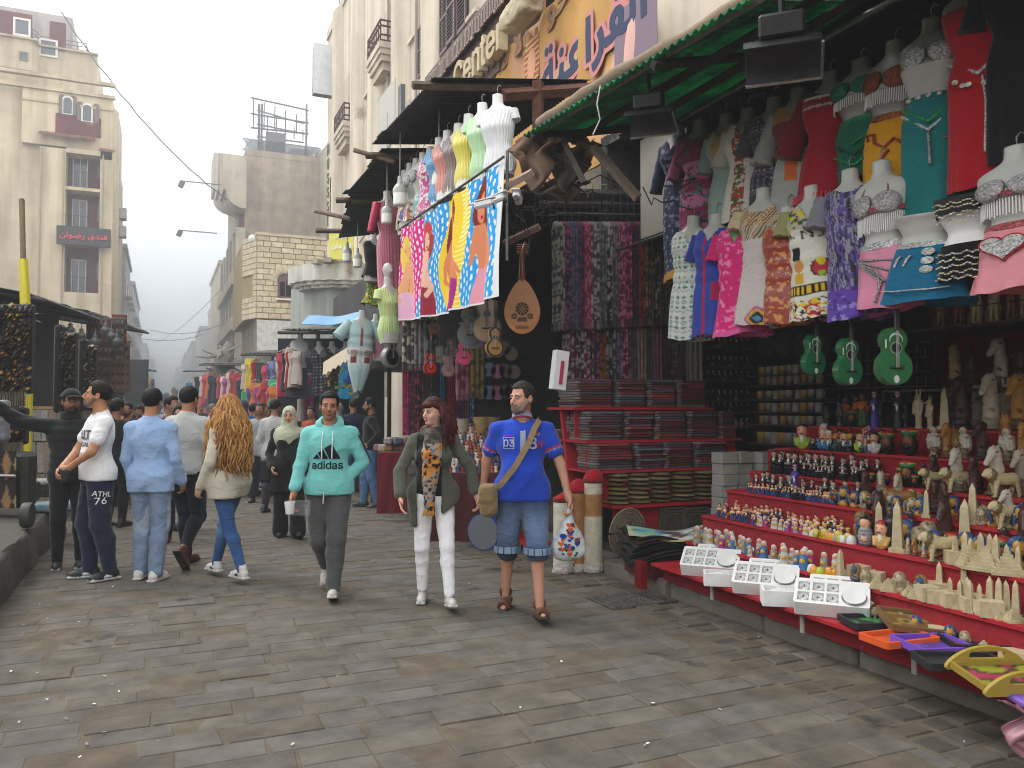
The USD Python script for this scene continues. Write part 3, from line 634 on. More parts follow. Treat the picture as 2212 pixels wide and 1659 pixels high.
for i in range(60):
 x=CX(522)+(CX(690)-CX(522))*i/60;m.bar((x,YC+.2,zt+.1),(x+.5,YC+.2,zt+.95),.03,(.1,.095,.09));m.bar((x+.5,YC+.2,zt+.1),(x,YC+.2,zt+.95),.03,(.1,.095,.09))
put(cb,'roof_railing',m,'metal')
for i in range(7):m2.bar((CX(640)+i*.65,YC+3,zt+1.4),(CX(640)+i*.65+.9,YC+9,zt+2.6),.16,hx('c9c8c2'));m2.bar((CX(640),YC+3+i,zt+1.5+i*.18),(CX(692),YC+3+i,zt+1.5+i*.18),.12,hx('c9c8c2'))
put(cb,'roof_pergola',m2,'wood');put(cb,'roof_screen',M().span((CX(578),YC+2,zt+.2),(CX(622),YC+2.1,zt+2.3),hx('6d6166')),'corrugated')
em=M();ex=xr-.06
em.poly(affinity.scale(Point(0,0).buffer(1),.9,1.9),0,.12,hx('6d6152'),FACE_X(ex,YC-6,CZ(387,695,55))).poly(affinity.scale(Point(0,0).buffer(1),.55,1.3),.12,.2,hx('8d8272'),FACE_X(ex,YC-6,CZ(387,695,55)))
em.text('HOTEL',1.0,FACE_X(ex,YC-6.2,CZ(425,695,55)),hx('6d6152'),.1,True)
put(cb,'emblem',em,'concrete')
# --- house of yellow stone blocks with arched windows
YS=47.0
SX=lambda px:yp(px,600,YS)[0]
SZ=lambda py:yp(610,py,YS)[2]
sh=thing('stone_house','yellow stone block house with arched brown windows and corner loggia','building')
ZB,ZT=SZ(690),SZ(512);s0,s1=SX(555),SX(706);chx=SX(531)
SB=hx('c2b194',.95)
put(sh,'wall',M().span((s0,YS+.03,ZB),(s1+6,YS+9,ZT-.03),hx('8f7a55')).poly(Polygon([(s0,YS+.03),(s0,YS+9),(chx+.03,YS+9),(chx+.03,YS+1.7)]),ZB,SZ(596),hx('8f7a55')).poly(Polygon([(s0,YS+.03),(s0,YS+9),(chx+.03,YS+9),(chx+.03,YS+1.7)]),SZ(597),ZT-.03,hx('8f7a55')),'stone')
rows=15;rh=(ZT-ZB)/rows;aw=[(SX(600),SX(633)),(SX(648),SX(681))];wz0,wz1=SZ(645),SZ(592)
for r in range(rows):
 z=ZB+r*rh;x=s0-(r % 2)*.33
 while x < s1:
  w=.66 if rng.random() < .85 else .45;a,b=max(x,s0),min(x+w,s1);x += w
  if b-a < .08:continue
  segs=[(a,b)]
  for wa,wb in aw:
   if z+rh > wz0 and z < wz1-.02:segs=[q for p,q2 in segs for q in ((p,min(q2,wa)),(max(p,wb),q2)) if q[1]-q[0] > .06]
  for p,q in segs:put(sh,'stone_block',M().box(((p+q)/2,YS,z+rh/2),(q-p-.025,.14,rh-.025),SB*rng.uniform(.84,1.1)*[1,rng.uniform(.97,1.02),rng.uniform(.92,1.04)],bevel=.018),'stone')
 n=4;A,B=np.array((s0,YS)),np.array((chx,YS+1.7));ang=math.atan2(B[1]-A[1],B[0]-A[0])
 for k in range(n):
  if SZ(645) < z+rh/2 < SZ(596) and 0 < k < 4:continue
  c=A+(B-A)*(k+.5)/n;put(sh,'stone_block',M().box((c[0],c[1],z+rh/2),(np.linalg.norm(B-A)/n-.025,.12,rh-.025),SB*rng.uniform(.8,1.02),rz=ang,bevel=.018),'stone')
put(sh,'cornice',M().span((s0-.1,YS-.12,ZT),(s1+6,YS+.3,ZT+.16),SB*.9),'stone')
put(sh,'loggia',M().span((chx+.3,YS+1.9,SZ(645)),(s0-.05,YS+2.6,SZ(596)),hx('4a4036')),'concrete')
for (a,b) in aw:
 w,h=b-a,wz1-wz0;c=(a+b)/2
 f=put(sh,'arched_window',M().poly(arch_panel(w-.04,h).difference(affinity.translate(arch_panel(w*.34,h*.62),-w*.2,.12)).difference(affinity.translate(arch_panel(w*.34,h*.62),w*.2,.12)),0,.08,hx('59413a'),FACE_Y(c,YS+.04,wz0)),'wood')
 put(f,'pane',M().poly(arch_panel(w-.1,h-.05),0,.03,(.06,.05,.05),FACE_Y(c,YS+.06,wz0+.02)),'window_glass')
 put(sh,'window_sill',M().span((a-.1,YS-.16,wz0-.1),(b+.1,YS-.06,wz0),hx('d8cdb8')),'stone')
 for i in range(9):
  t=PI*(i+.5)/9;R=w/2+.22;put(sh,'arch_stone',M().box((c+R*math.cos(t),YS-.045,wz1-w/2+R*math.sin(t)),(.4,.12,.27),SB*rng.uniform(.85,1),ry=-t,bevel=.02),'stone')
put(sh,'roller_shutter',(lambda m:[m.span((s0,YS-.3,ZB-1.9+i*.12),(s1-1,YS-.2-(i % 2)*.02,ZB-1.9+i*.12+.115),hx('b9b6ae')) for i in range(15)] and m)(M()),'corrugated')
put(sh,'ground_floor',M().span((s0,YS+.1,0),(s1+6,YS+9,ZB),hx('7d7364')),'concrete')
put(sh,'security_camera',M().tube([(SX(553),YS-.1,SZ(526)),(SX(548),YS-.6,SZ(518)),(SX(542),YS-.8,SZ(519))],.04,6,(.6,.6,.58)).lathe([(0,-.22),(.13,-.16),(.19,0),(.17,.12),(.06,.2)],12,(SX(540),YS-.8,SZ(527)),(.62,.62,.6)),'plastic',True)
# --- small corner shop with the fluted white canopy
kc=thing('corner_shop','pale teal corner shop under a round fluted white canopy','shop')
c0=dp(742,885,31);YK=c0[1];XK=c0[0]
kz=lambda py:1.55+(885-py)/1728*31
put(kc,'wall',M().span((XK-.65,YK,0),(XK+4,YK+5,kz(590)),hx('9aa7a4')).poly(Polygon([(XK-.65,YK+.001),(XK-.65,YK+5),(XK-1.3,YK+5),(XK-1.3,YK+1.4)]),0,kz(592),hx('8f928c')),'plaster')
m=M();a=np.linspace(PI*.92,PI*1.75,90)
def lobe(t,base,amp):return base+amp*np.abs(np.sin(t*13))
for (rb,zb_,zt_) in ((2.15,kz(611),kz(576)),(1.95,kz(618),kz(611)),(1.75,kz(624),kz(618))):
 R=lobe(a,rb,.17);pts=[(XK+.35+r*math.cos(t)*1.0,YK+1.1+r*math.sin(t)*.9) for r,t in zip(R,a)]+[(XK+3,YK+.6),(XK+3,YK+2)]
 m.poly(Polygon(pts).buffer(0),zb_,zt_,hx('c6c2b8'))
put(kc,'canopy',m,'plaster');m=M()
for i in range(14):m.box((XK-1.1+i*.28,YK-.55+rng.normal(0,.2),kz(573)),(.3,.4,.18),hx('a39a8a')*rng.uniform(.7,1.1),rz=rng.uniform(0,3))
put(kc,'broken_edge',m,'concrete',kind='stuff')
ys_=thing('yellow_sign','square yellow sign board with white lettering above the round canopy','sign')
pa,pb=dp(711,561,30),dp(764,505,30);m=M().box(((pa[0]+pb[0])/2,(pa[1]+pb[1])/2,(pa[2]+pb[2])/2),(np.linalg.norm((pb-pa)[:2]),.1,pb[2]-pa[2]),hx('c9c04a'),rz=-YAW);put(ys_,'board',m,'plastic')
c=(pa+pb)/2-FWD*.06;mm=mat4(c,rz=-YAW)@mat4(rx=PI/2);put(ys_,'lettering',M().poly(arabic('yellow',.75),0,.02,(.75,.75,.65),mm@mat4((.02,-.02,0))).poly(arabic('line',.5),0,.02,(.75,.75,.65),mm@mat4((0,.32,0))),'paint')
# --- cream building with balconies above the stalls on the right
XB=7.5;BCOL=hx('cdbfac',.95)
cr=thing('cream_building','cream plastered building with round pilasters, balconies and maroon shutters','building')
BY=lambda px:xp(px,885,XB)[1]
BZ=lambda py,px:xp(px,py,XB)[2]
zr=BZ(8,745)
put(cr,'wall',M().span((XB,-30,0),(XB+9,BY(703),zr),BCOL).span((XB-.08,-30,zr),(XB+9,BY(703)+.1,zr+.4),BCOL*.97),'plaster')
m=M()
for a,b in ((722,737),(762,783),(800,826),(851,884),(918,952)):
 y0_,y1_=BY(b),BY(a);put(cr,'pilaster',M().lathe([(1,0),(1,zr)],20,(XB,(y0_+y1_)/2,0),BCOL*1.02,sx=.35,sy=(y1_-y0_)/2,cap=(False,False)),'plaster',True)
m=M()
for (a,b,t,bt) in ((884,917,-40,180),(826,850,40,420),(784,800,120,450),(737,762,190,480),(1012,1060,-80,60)):
 put(cr,'recessed_bay',M().span((XB-.004,BY(b),BZ(bt,a)),(XB+.0,BY(a),BZ(t,a)),BCOL*.82),'plaster')  # flat panel, recess shade put into its darker wall tone
def balcony(a,b,slab,top):
 y0_=BY(b);xo=yp(b-.54*(b-a),885,y0_)[0];y1_=xp(a,885,xo)[1];z=yp(b,slab,y0_)[2];h=.78;q_=(XB-xo)/1.15
 m=M()
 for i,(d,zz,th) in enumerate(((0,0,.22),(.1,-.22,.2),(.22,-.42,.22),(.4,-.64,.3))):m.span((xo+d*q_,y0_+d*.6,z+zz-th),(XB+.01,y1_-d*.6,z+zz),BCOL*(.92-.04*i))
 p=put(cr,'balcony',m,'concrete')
 m=M();rail(m,[(XB,y0_+.06),(xo+.06,y0_+.06),(xo+.06,y1_-.06),(XB,y1_-.06)],z+.05,z+h,.3,.028,hx('4c3434'),(0,.28,.72,1));put(p,'railing',m,'paint')
balcony(786,849,92,50);balcony(715,762,262,228)
def shutter_pair(a,b,t,bt,leafs=3):
 y0_,y1_=BY(b),BY(a);z0_,z1_=BZ(bt,(a+b)/2),BZ(t,(a+b)/2)
 put(cr,'window',M().span((XB-.02,y0_,z0_),(XB-.01,y1_,z1_),(.03,.025,.025)),'window_glass')
 for k in range(leafs):
  w=(y1_-y0_)/leafs;c=y0_+w*(k+.5);m=M();col=hx('5e4042');th=.05;xo=XB-.06-.05*(k % 2)
  for q in (c-w/2+.03,c+w/2-.08):m.span((xo-th,q,z0_),(xo,q+.05,z1_),col)
  for q in (z0_,z1_-.08,(z0_+z1_)/2):m.span((xo-th,c-w/2+.08,q),(xo,c+w/2-.08,q+.08),col)
  n=int((z1_-z0_)/.11)
  for i in range(n):m.box((xo-th/2,c,z0_+.08+(i+.5)*(z1_-z0_-.1)/n),(.012,w-.14,.09),col*.9,ry=.5)
  put(cr,'shutter',m,'paint')
shutter_pair(953,1012,-60,92);shutter_pair(716,731,380,458,2);shutter_pair(905,917,60,168,1)
m=M()
for (a,b,py) in ((884,900,96),(786,798,215),(1012,1035,45)):put(cr,'window_sill',M().span((XB-.12,BY(b),BZ(py,a)-.12),(XB-.002,BY(a),BZ(py,a)),BCOL),'plaster')
for px in (840,902,770):put(cr,'drain_pipe',M().tube([(XB-.1,BY(px),2),(XB-.1,BY(px),zr-.3)],.05,6,hx('8d8476')),'paint')
m=M();m.tube([(XB-.1,BY(895),9),(XB-.2,BY(850),8.2),(XB-.1,BY(800),8.6),(XB-.2,BY(760),8.1),(XB-.1,BY(720),8.4)],.025,5,(.05,.05,.05));put(cr,'cable',m,'paint')
for px,z in ((838,5.6),(898,7.2),(775,5.2)):put(cr,'air_conditioner',M().box((XB-.3,BY(px),z),(.5,.8,.6),hx('a8a49c'),bevel=.03),'metal')
m=M()
for i,ch in enumerate('HUSSSIN'):m.text(ch,.5,FACE_X(XB-.02,BY(706),BZ(330+i*30,706)),hx('5a5046'),.03,True)
put(cr,'vertical_lettering',m,'paint')
for i,(px,z0_,z1_) in enumerate(((727,40,-60),(712,125,70),(745,5,-60))):
 m=M().tube([(XB+.3,BY(px)-.2,BZ(z0_,px)-.4),(XB+.3,BY(px)-.2,BZ(z1_,px)+1.5)],.03,5,(.2,.2,.2));m.tube([(XB+.3,BY(px)-.7,BZ(z1_,px)+1.2),(XB+.3,BY(px)+.3,BZ(z1_,px)+1.2)],.015,4,(.2,.2,.2));put(cr,'roof_aerial',m,'metal')
bb=thing('projecting_sign','dark framed sign box at the far corner of the cream building','sign')
put(bb,'board',M().span((XB-1.0,BY(719),BZ(215,719)),(XB-.05,BY(714),BZ(115,719)),hx('55585c'),.03).span((XB-1.05,BY(719)-.06,BZ(215,719)-.05),(XB,BY(719)-.03,BZ(115,719)+.05),hx('c3c6c6')),'paint')
bb=thing('projecting_sign','long faded poster box on the cream wall above the dark awning','sign')
put(bb,'board',M().span((XB-.3,BY(882),BZ(265,880)),(XB-.02,BY(872),BZ(190,880)),hx('4b4f55')).span((XB-.36,BY(872),BZ(330,850)),(XB-.3,BY(838),BZ(205,850)),hx('a9a49a')),'paint')
# --- painted banner and the shop name fascia
XS=5.0
SY=lambda px:xp(px,885,XS)[1]
SZz=lambda py,px:xp(px,py,XS)[2]
bn=thing('painted_banner','faded orange shop banner with dark blue and brown Arabic lettering','banner')
zb_,zt_=4.6,7.25;ya,yb=SY(1420),SY(1030)
m=M();n=60;yy=np.linspace(ya,yb,n);P=np.array([[(XS+.03*math.sin(y_*4+z_*3)+.02*math.sin(y_*11),y_,z_) for z_ in np.linspace(zb_,zt_,12)] for y_ in yy])
t=fbm(P.reshape(-1,3)*[1,1.1,1.3],4,3).reshape(n,12,1);t2=np.clip((t-.5)*6,0,1)
s=np.linspace(0,1,n)[:,None,None]
col=hx('c99a58',.8)*(1-t2*.6)+hx('cf9a86',.85)*t2*.6
col=np.where(s < .16,hx('d8aaa0',.9),col)
m.sheet(P,.03,col);put(bn,'sheet',m,'print',True)
def on_banner(key,width,py_mid,z_mid,c1,depth=.02,grow=0):
 g=arabic(key,width);g=g.buffer(grow) if grow else g
 return M().poly(g,0,depth,c1,FACE_X(XS-.055,py_mid,z_mid))
yy1=SY(1290);put(bn,'lettering',on_banner('pharaohs',2.7,SY(1282),SZz(72,1285)-.1,hx('cf8a86',.8),.006,.07),'print');put(bn,'lettering',on_banner('pharaohs',2.7,SY(1282),SZz(72,1285)-.1,hx('3d4663',.8),.012),'print',label='large dark blue lettering on the banner')
put(bn,'lettering',on_banner('line',3.6,SY(1165),SZz(75,1165)+.12,hx('a97f5e',.7),.01),'print',label='small brown lettering along the top of the banner')
m=M();c=FACE_X(XS-.055,SY(1158),SZz(140,1158));m.poly(affinity.scale(Point(0,0).buffer(.33),.8,1.25),0,.008,hx('9a5a4a'),c)
for k in range(9):m.poly(sbox(-.26+abs(k-4)*.01,-.34+k*.085,.26-abs(k-4)*.01,-.31+k*.085),.008,.012,hx('c9a05c'),c)
m.poly(affinity.scale(Point(0,0).buffer(.2),.7,1.2),.012,.016,hx('c58f70'),c)
put(bn,'painted_mark',m,'print');m=M()
for (a,b,ta,tb) in ((1235,1275,150,128),):m.poly(sbox(-.5,-.12,.5,.12),0,.008,hx('b99078'),FACE_X(XS-.055,SY(1225),SZz(158,1225)))
put(bn,'painted_mark',m,'print');m=M();m.poly(sbox(-.45,-1.0,.45,.35),0,.007,hx('7d6a78'),FACE_X(XS-.055,SY(1385),SZz(60,1385)))
put(bn,'painted_mark',m,'print')
fa=thing('shop_fascia','brown fascia with cream raised letters reading na Center','sign')
m=M().span((XS-.1,SY(1090),7.0),(XS+2.4,SY(940),8.1),hx('5d4238',.8)).span((XS-.22,SY(1120),8.1),(XS+2.4,SY(938),8.22),hx('4a352d'))
for i in range(60):
 y_=SY(1120)+(SY(938)-SY(1120))*i/60;m.box((XS-.22,y_,8.02+rng.uniform(-.05,.02)),(.03,.1,.25),hx('8d776a'))
put(fa,'board',m,'wood')
put(fa,'raised_lettering',M().text('na Center',.52,FACE_X(XS-.12,SY(1036),7.42),hx('b3a283'),.16,True),'stone')
so=thing('stone_ornament','rough pale carved stone block on the corner of the brown fascia','ornament')
f=F((-.9,-1.0,-.6),(.9,1.0,.6),.05);f.rbox((0,0,0),(.3,.75,.28),.1);f.ell((0,-.6,.15),(.35,.35,.3),k=.15);f.ell((-.05,.55,-.1),(.3,.3,.25),k=.15)
v,fc,cc=f.mesh();v=v+normals(v,fc)*(fbm(v*5,3)-.5)[:,None]*.14;put(so,'block',(v,fc,np.tile(hx('b5a78c'),(len(v),1))),'stone',True,path=None)
stage.GetPrimAtPath(so).GetAttribute('xformOp:transform').Set(gf(mat4(xp(1126,24,XS-.35),scale=.55)))
# ================================================================ awnings and the shells of the stalls
def corr_sheet(a,b,c,d,period,amp,n_across=5,th=.004,col=(.02,.03,.028),jag=0.0,sag=0.0):
 """corrugated sheet between the edges a-b and d-c; the waves run from one edge to the other"""
 a,b,c,d=map(np.asarray,(a,b,c,d));L=np.linalg.norm(b-a);n=int(L/period*6)
 s=np.linspace(0,1,n)[:,None,None];t=np.linspace(0,1,n_across)[None,:,None]
 E=a+(b-a)*s;G=d+(c-d)*s
 if jag:E=E+(G-E)*np.repeat(rng.uniform(0,jag,n//24+1),24)[:n,None,None]
 P=E+(G-E)*t
 P=P+np.array([0,0,1.0])*(amp*np.sin(s*L/period*2*PI)-sag*np.sin(t*PI))
 return M().sheet(P,th,col)
DK=np.array([.018,.026,.024])
A,B=dp(697,497,14.0),dp(930,165,7.56)
C=yp(1275,170,B[1]);D=dp(892,498,14.4)
aw=thing('dark_awning','long dark corrugated awning over the hanging mannequins','awning')
s1=.62;Am=A+(B-A)*s1
put(aw,'corrugated_sheet',corr_sheet(A+[.25,0,-.12],A+(B-A)*.36,D+(C-D)*.36,D,.076,.012,col=DK,jag=.03),'corrugated',40)
put(aw,'corrugated_sheet',corr_sheet(A+(B-A)*.33+[-.05,0,.05],A+(B-A)*.68,D+(C-D)*.68,D+(C-D)*.33+[0,0,.05],.076,.012,col=DK*1.2,jag=.04),'corrugated',40)
put(aw,'corrugated_sheet',corr_sheet(A+(B-A)*.65+[-.08,0,.1],B,C,D+(C-D)*.65+[0,0,.1],.076,.012,col=DK*.9,jag=.03),'corrugated',40)
m=M()
for s in (.03,.34,.66,.985):
 e,g=A+(B-A)*s,D+(C-D)*s;m.bar(e+[-.15,0,-.07],g+[0,0,-.07],.06,hx('5a4a40'))
for s in (.55,.95):m.bar(A+(D-A)*s+[0,0,-.12],B+(C-B)*s+[0,0,-.12],.06,hx('3f342e'))
put(aw,'frame_bar',m,'rust')
m=M();e=A+(B-A)*.66;m.tube([e+[-.3,0,-.02],e+[.2,0,-.1]],.03,8,hx('8c7868'));e=A+(B-A)*.22;m.tube([e+[-.35,0,-.05],e+[.2,0,-.12]],.035,8,hx('9b8b7d'));put(aw,'pole_end',m,'rust')
m=M();m.bar(B+[.75,.0,-.06],C+[.2,0,-.06],.09,hx('6b4336'));q=yp(1162,330,B[1]);m.bar(yp(1162,176,B[1]),[q[0],q[1],q[2]],.09,hx('5f3a2e'));put(aw,'support_post',m,'rust')
P1=dp(1130,293,7.0);r2=ray(1610,0);P2=EYE+r2*((3.96-1.55)/r2[2]);P3=P2+(P2-P1)/np.linalg.norm(P2-P1)*4.2
Q1=xp(1462,262,4.5);Q2=xp(1869,0,4.5);Q3=Q2+[0,-4.2,.05]
ga=thing('green_awning','translucent green corrugated awning over the hanging dresses','awning')
put(ga,'corrugated_sheet',corr_sheet(P1,P2,Q2,Q1,.075,.014,6),'translucent_green',40);put(ga,'corrugated_sheet',corr_sheet(P2+[0,0,.03],P3,Q3,Q2+[0,0,.03],.075,.014,6),'translucent_green',40)
m=M();U=np.array([0,0,1.0])
for s in (.02,.26,.5,.75,.99):m.bar(P1+(P3-P1)*s+U*-.06,Q1+(Q3-Q1)*s+U*-.06,.05,(.03,.022,.018))
for s in (.3,.62,.97):m.bar(P1+(Q1-P1)*s+U*-.09,P3+(Q3-P3)*s+U*-.09,.055,(.03,.022,.018))
put(ga,'frame_bar',m,'rust')
rt=thing('rolled_canvas','rolled beige canvas lying along the edge of the green awning','canvas roll')
s=np.linspace(0,1,40)[:,None];pts=P1+(P3-P1)*s+[.16,0.0,.13]+np.c_[.02*np.sin(s*23),0*s,.025*np.sin(s*17)]
m=M().tube(pts,.05+.01*np.sin(np.arange(40)*2.1),9,hx('7f6d57'));put(rt,'roll',m,'cloth',True);m=M();m.bar(P1+[.32,-.1,.14],P3+[.32,0,.14],.07,hx('75664f'));m.bar(P1+[.1,0,.03],P3+[.1,0,.03],.05,hx('6f6354'));put(rt,'plank',m,'wood')
put(None,'electric_cable',M().tube([P1+(P3-P1)*.17+[0,0,.02],P1+(P3-P1)*.17+[-.03,0,-.12],P1+(P3-P1)*.165+[.02,0,-.22],P1+(P3-P1)*.16+[-.02,0,-.33]],.006,5,(.5,.48,.45)),'plastic',True,'short loose white cable dangling from the green awning edge','cable')
sh1=thing('souvenir_stall','open stall shell with dark walls behind the dresses and figurines','stall')
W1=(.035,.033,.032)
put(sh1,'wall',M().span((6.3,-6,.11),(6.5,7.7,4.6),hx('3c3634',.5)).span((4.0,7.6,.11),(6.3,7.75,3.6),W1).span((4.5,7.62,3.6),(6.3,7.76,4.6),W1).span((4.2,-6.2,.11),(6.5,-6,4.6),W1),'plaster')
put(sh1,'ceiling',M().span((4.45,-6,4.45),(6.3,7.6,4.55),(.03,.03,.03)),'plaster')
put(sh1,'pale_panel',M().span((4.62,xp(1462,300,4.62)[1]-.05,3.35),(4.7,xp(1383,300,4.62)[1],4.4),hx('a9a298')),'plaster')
put(sh1,'hanging_rail',M().tube([xp(1455,268,4.42),(4.42,-2,4.3)],.025,8,hx('8f8a84')).tube([(4.36,7.2,3.22),(4.36,-2,3.2)],.015,6,(.1,.1,.1)),'metal',True)
m=M()
for z in np.arange(2.2,4.3,.14):m.bar((4.66,-1,z),(4.66,7.1,z),.005,(.03,.03,.03))
for y_ in np.arange(-1,7.1,.14):m.bar((4.66,y_,2.1),(4.66,y_,4.3),.005,(.03,.03,.03))
put(sh1,'wire_grid',m,'metal',kind='stuff')
put(sh1,'red_wall_cloth',M().span((6.26,1.0,1.3),(6.29,5.0,2.7),hx('86141f',.8)),'cloth')
put(sh1,'strut',M().bar(dp(1281,318,6.9),dp(1378,428,6.7),.06,hx('7a6a5b')),'wood')
sh2=thing('music_shop','dim open shop behind the hanging instruments and towel','stall')
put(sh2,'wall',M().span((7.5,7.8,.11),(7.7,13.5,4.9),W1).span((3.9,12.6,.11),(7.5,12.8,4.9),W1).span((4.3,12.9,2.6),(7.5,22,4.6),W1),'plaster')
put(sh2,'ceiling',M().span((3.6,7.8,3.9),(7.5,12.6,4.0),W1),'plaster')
put(sh2,'beam',M().bar(yp(1165,418,7.5),yp(1460,425,7.5),.09,(.05,.04,.035)).bar(yp(1165,440,7.45),yp(1460,446,7.45),.05,(.06,.05,.045)).bar(yp(1200,462,7.4),yp(1450,466,7.4),.03,(.06,.06,.06)),'wood')
m=M()
for x_ in np.arange(3.5,5.6,.085):m.bar((x_,7.38,3.42),(x_,7.38,3.95),.005,(.05,.05,.05))
for z in (3.5,3.62,3.74,3.86):m.bar((3.5,7.38,z),(5.6,7.38,z),.005,(.05,.05,.05))
put(sh2,'wire_grid',m,'metal',kind='stuff')
m=M()
for i in range(16):
 a=dp(rng.uniform(1120,1460),rng.uniform(395,440),7.2);p=[a]
 for k in range(6):p.append(p[-1]+rng.normal(0,.09,3)*[1,1,.7])
 m.tube(p,.006,5,(.02,.02,.02))
for i in range(7):
 a=dp(1105+rng.uniform(-30,60),425+rng.uniform(-10,20),6.8);b=a+[rng.uniform(-.1,.3),.2,rng.uniform(-.5,-.1)];c=(a+b)/2+[0.1,0,-.15];m.tube([a,c,b],.005,5,(.03,.03,.03))
put(None,'tangled_wires',m,'plastic',True,'tangle of black wires along the beam beside the security cameras','wires')
def drape(c,w,h,amp,seed,col,n=26):
 r=np.random.default_rng(seed);u=np.linspace(-1,1,n);vv=np.linspace(0,1,n);U_,V_=np.meshgrid(u,vv,indexing='ij')
 X=U_*w*(1-.45*V_**1.5)+.05*np.sin(V_*9+seed);Zz=-V_*h*(1-.5*np.abs(U_+.2*np.sin(V_*4+seed))**1.5)
 Y_=amp*np.sin(U_*5+V_*3+seed)+.5*amp*np.sin(U_*11-V_*5)
 P=c+X[...,None]*RIGHT+Y_[...,None]*FWD*[1,1,0]+Zz[...,None]*np.array([0,0,1])
 return P
rc=thing('ragged_canvas','torn brown canvas hanging under the corner of the green awning','canvas')
for i,(px,py,d,w,h,cc) in enumerate(((1152,300,6.95,.2,.47,'6f5846'),(1195,300,7.1,.16,.3,'4d3e33'),(1232,320,7.0,.17,.42,'3a322b'),(1265,300,7.2,.12,.28,'8a7258'),(1215,390,7.1,.22,.2,'5c4b3c'))):
 P=drape(dp(px,py,d),w,h,.05,i+1,None);cc=hx(cc)*(0.8+.5*fbm(P.reshape(-1,3)*6,3).reshape(26,26,1));put(rc,'canvas_flap',M().sheet(P,.006,cc),'cloth',True)
for a,b,c in ((dp(1085,408,6.8),dp(1150,372,6.6),'8b7568'),(dp(1090,525,7.2),dp(1165,490,7.0),'7c5f50'),(dp(1215,300,7),dp(1262,395,6.9),'4c4036')):put(rc,'wood_bar',M().bar(a,b,.05,hx(c)),'wood')
def flood(px,py,d,s,label):
 t=thing('hooded_floodlight',label,'floodlight',m=mat4(dp(px,py,d),rz=-YAW-.35,scale=s,rx=.25))
 a=np.linspace(-.2,PI*.75,14);m=M();n=22
 P=np.array([[(x,.34*math.cos(q)-.05+(.012 if i % 2 else 0),.34*math.sin(q)-.2) for q in a] for i,x in enumerate(np.linspace(-.42,.42,n))])
 m.sheet(P,.02,(.028,.028,.03));put(t,'hood',m,'metal',40)
 put(t,'rim',M().bar((-.43,.3,-.28),(.43,.3,-.28),.03,(.35,.34,.32)).bar((.43,.3,-.28),(.43,-.3,.02),.025,(.2,.2,.2)),'metal')
 put(t,'bracket',M().box((0,-.05,.28),(.5,.35,.26),(.02,.02,.02),bevel=.03).bar((0,0,.4),(0,0,.75),.05,(.02,.02,.02)),'metal')
flood(1405,255,5.9,.42,'dark ribbed floodlight hood under the awning above the pale panel')
flood(1690,115,4.6,.5,'dark ribbed floodlight hood close to the red and green dresses')
# ================================================================ left side: stalls, pole, low wall
LC=(.02,.022,.022)
def canopy(name,label,pts,th=.03,col=LC,m='corrugated'):
 """pts: four corners outer a-b, inner c-d"""
 t=thing(name,label,'awning');a,b,c,d=[np.asarray(p,float) for p in pts]
 put(t,'sheet',corr_sheet(a,b,c,d,.12,.014,5,col=col,jag=.08),m,40)
 mm=M()
 for s in (0.02,.5,.98):mm.bar(a+(b-a)*s-[0,0,.06],d+(c-d)*s-[0,0,.06],.05,(.05,.045,.04))
 mm.bar(a-[0,0,.06],b-[0,0,.06],.05,(.05,.045,.04));put(t,'frame_bar',mm,'rust')
 for s in (.04,.96):
  p=a+(b-a)*s;q=d+(c-d)*s;put(t,'post',M().bar([q[0],q[1],0],q,.07,(.06,.055,.05)),'rust')
 return t
a,b=dp(-70,625,9.5),dp(86,690,11.5)
canopy('stall_awning','nearest dark stall roof at the left edge beside the yellow pole',(a,b,b+[-2.2,.2,.5],a+[-2.2,.2,.5]))
a,b=dp(95,640,12.5),dp(232,692,19)
canopy('stall_awning','long dark stall roof with hanging lamps and carpets on the left',(a,b,b+[-3,0,.5],a+[-3,0,.5]))
a,b=dp(200,672,19.5),dp(320,716,27)
canopy('stall_awning','greenish dark stall roof over the carpets on the left',(a,b,b+[-3,0,.4],a+[-3,0,.4]),col=(.02,.05,.035))
a,b=dp(262,785,30),dp(338,800,44)
canopy('stall_awning','pale grey stall roof over clothes far down the left side',(a,b,b+[-3.5,0,.3],a+[-3.5,0,.3]),col=(.16,.17,.17))
sl=thing('left_stall','dark shelved stall behind the low tiled wall on the left','stall')
SLM=lambda px0,px1,d:(dp((px0+px1)/2,885,d)*[1,1,0],(px1-px0)/1728*d)
for px0,px1,d in ((-60,120,15.5),(75,268,21.0),(200,318,29.5)):
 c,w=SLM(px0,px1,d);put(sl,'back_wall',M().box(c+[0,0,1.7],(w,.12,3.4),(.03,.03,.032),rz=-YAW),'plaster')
c,w=SLM(75,268,20.8)
for z in (1.0,1.45,1.9,2.3):put(sl,'shelf',M().box(c-FWD*[.15,.15,0]+[0,0,z],(w,.4,.03),(.06,.055,.05),rz=-YAW),'wood')
m=M()
for z in (1.03,1.48,1.93,2.33):
 y_=-w/2
 while y_ < w/2-.3:
  q,h=rng.uniform(.1,.3),rng.uniform(.12,.36);m.box(c-FWD*[.2,.2,0]+RIGHT*(y_+q/2)+[0,0,z+h/2],(q*.9,.3,h),[hx('7b3a3a',.6),hx('595c5e',.6),hx('8a6a44',.5),hx('3a4f46',.5),hx('2f3238',.6)][rng.integers(5)],rz=-YAW);y_ += q+.02
put(sl,'goods',m,'cloth',kind='stuff')
lw=thing('tiled_wall','low leaning wall clad in grey and brown wood look slabs','wall')
a0=np.array([-3.15,11.65]);
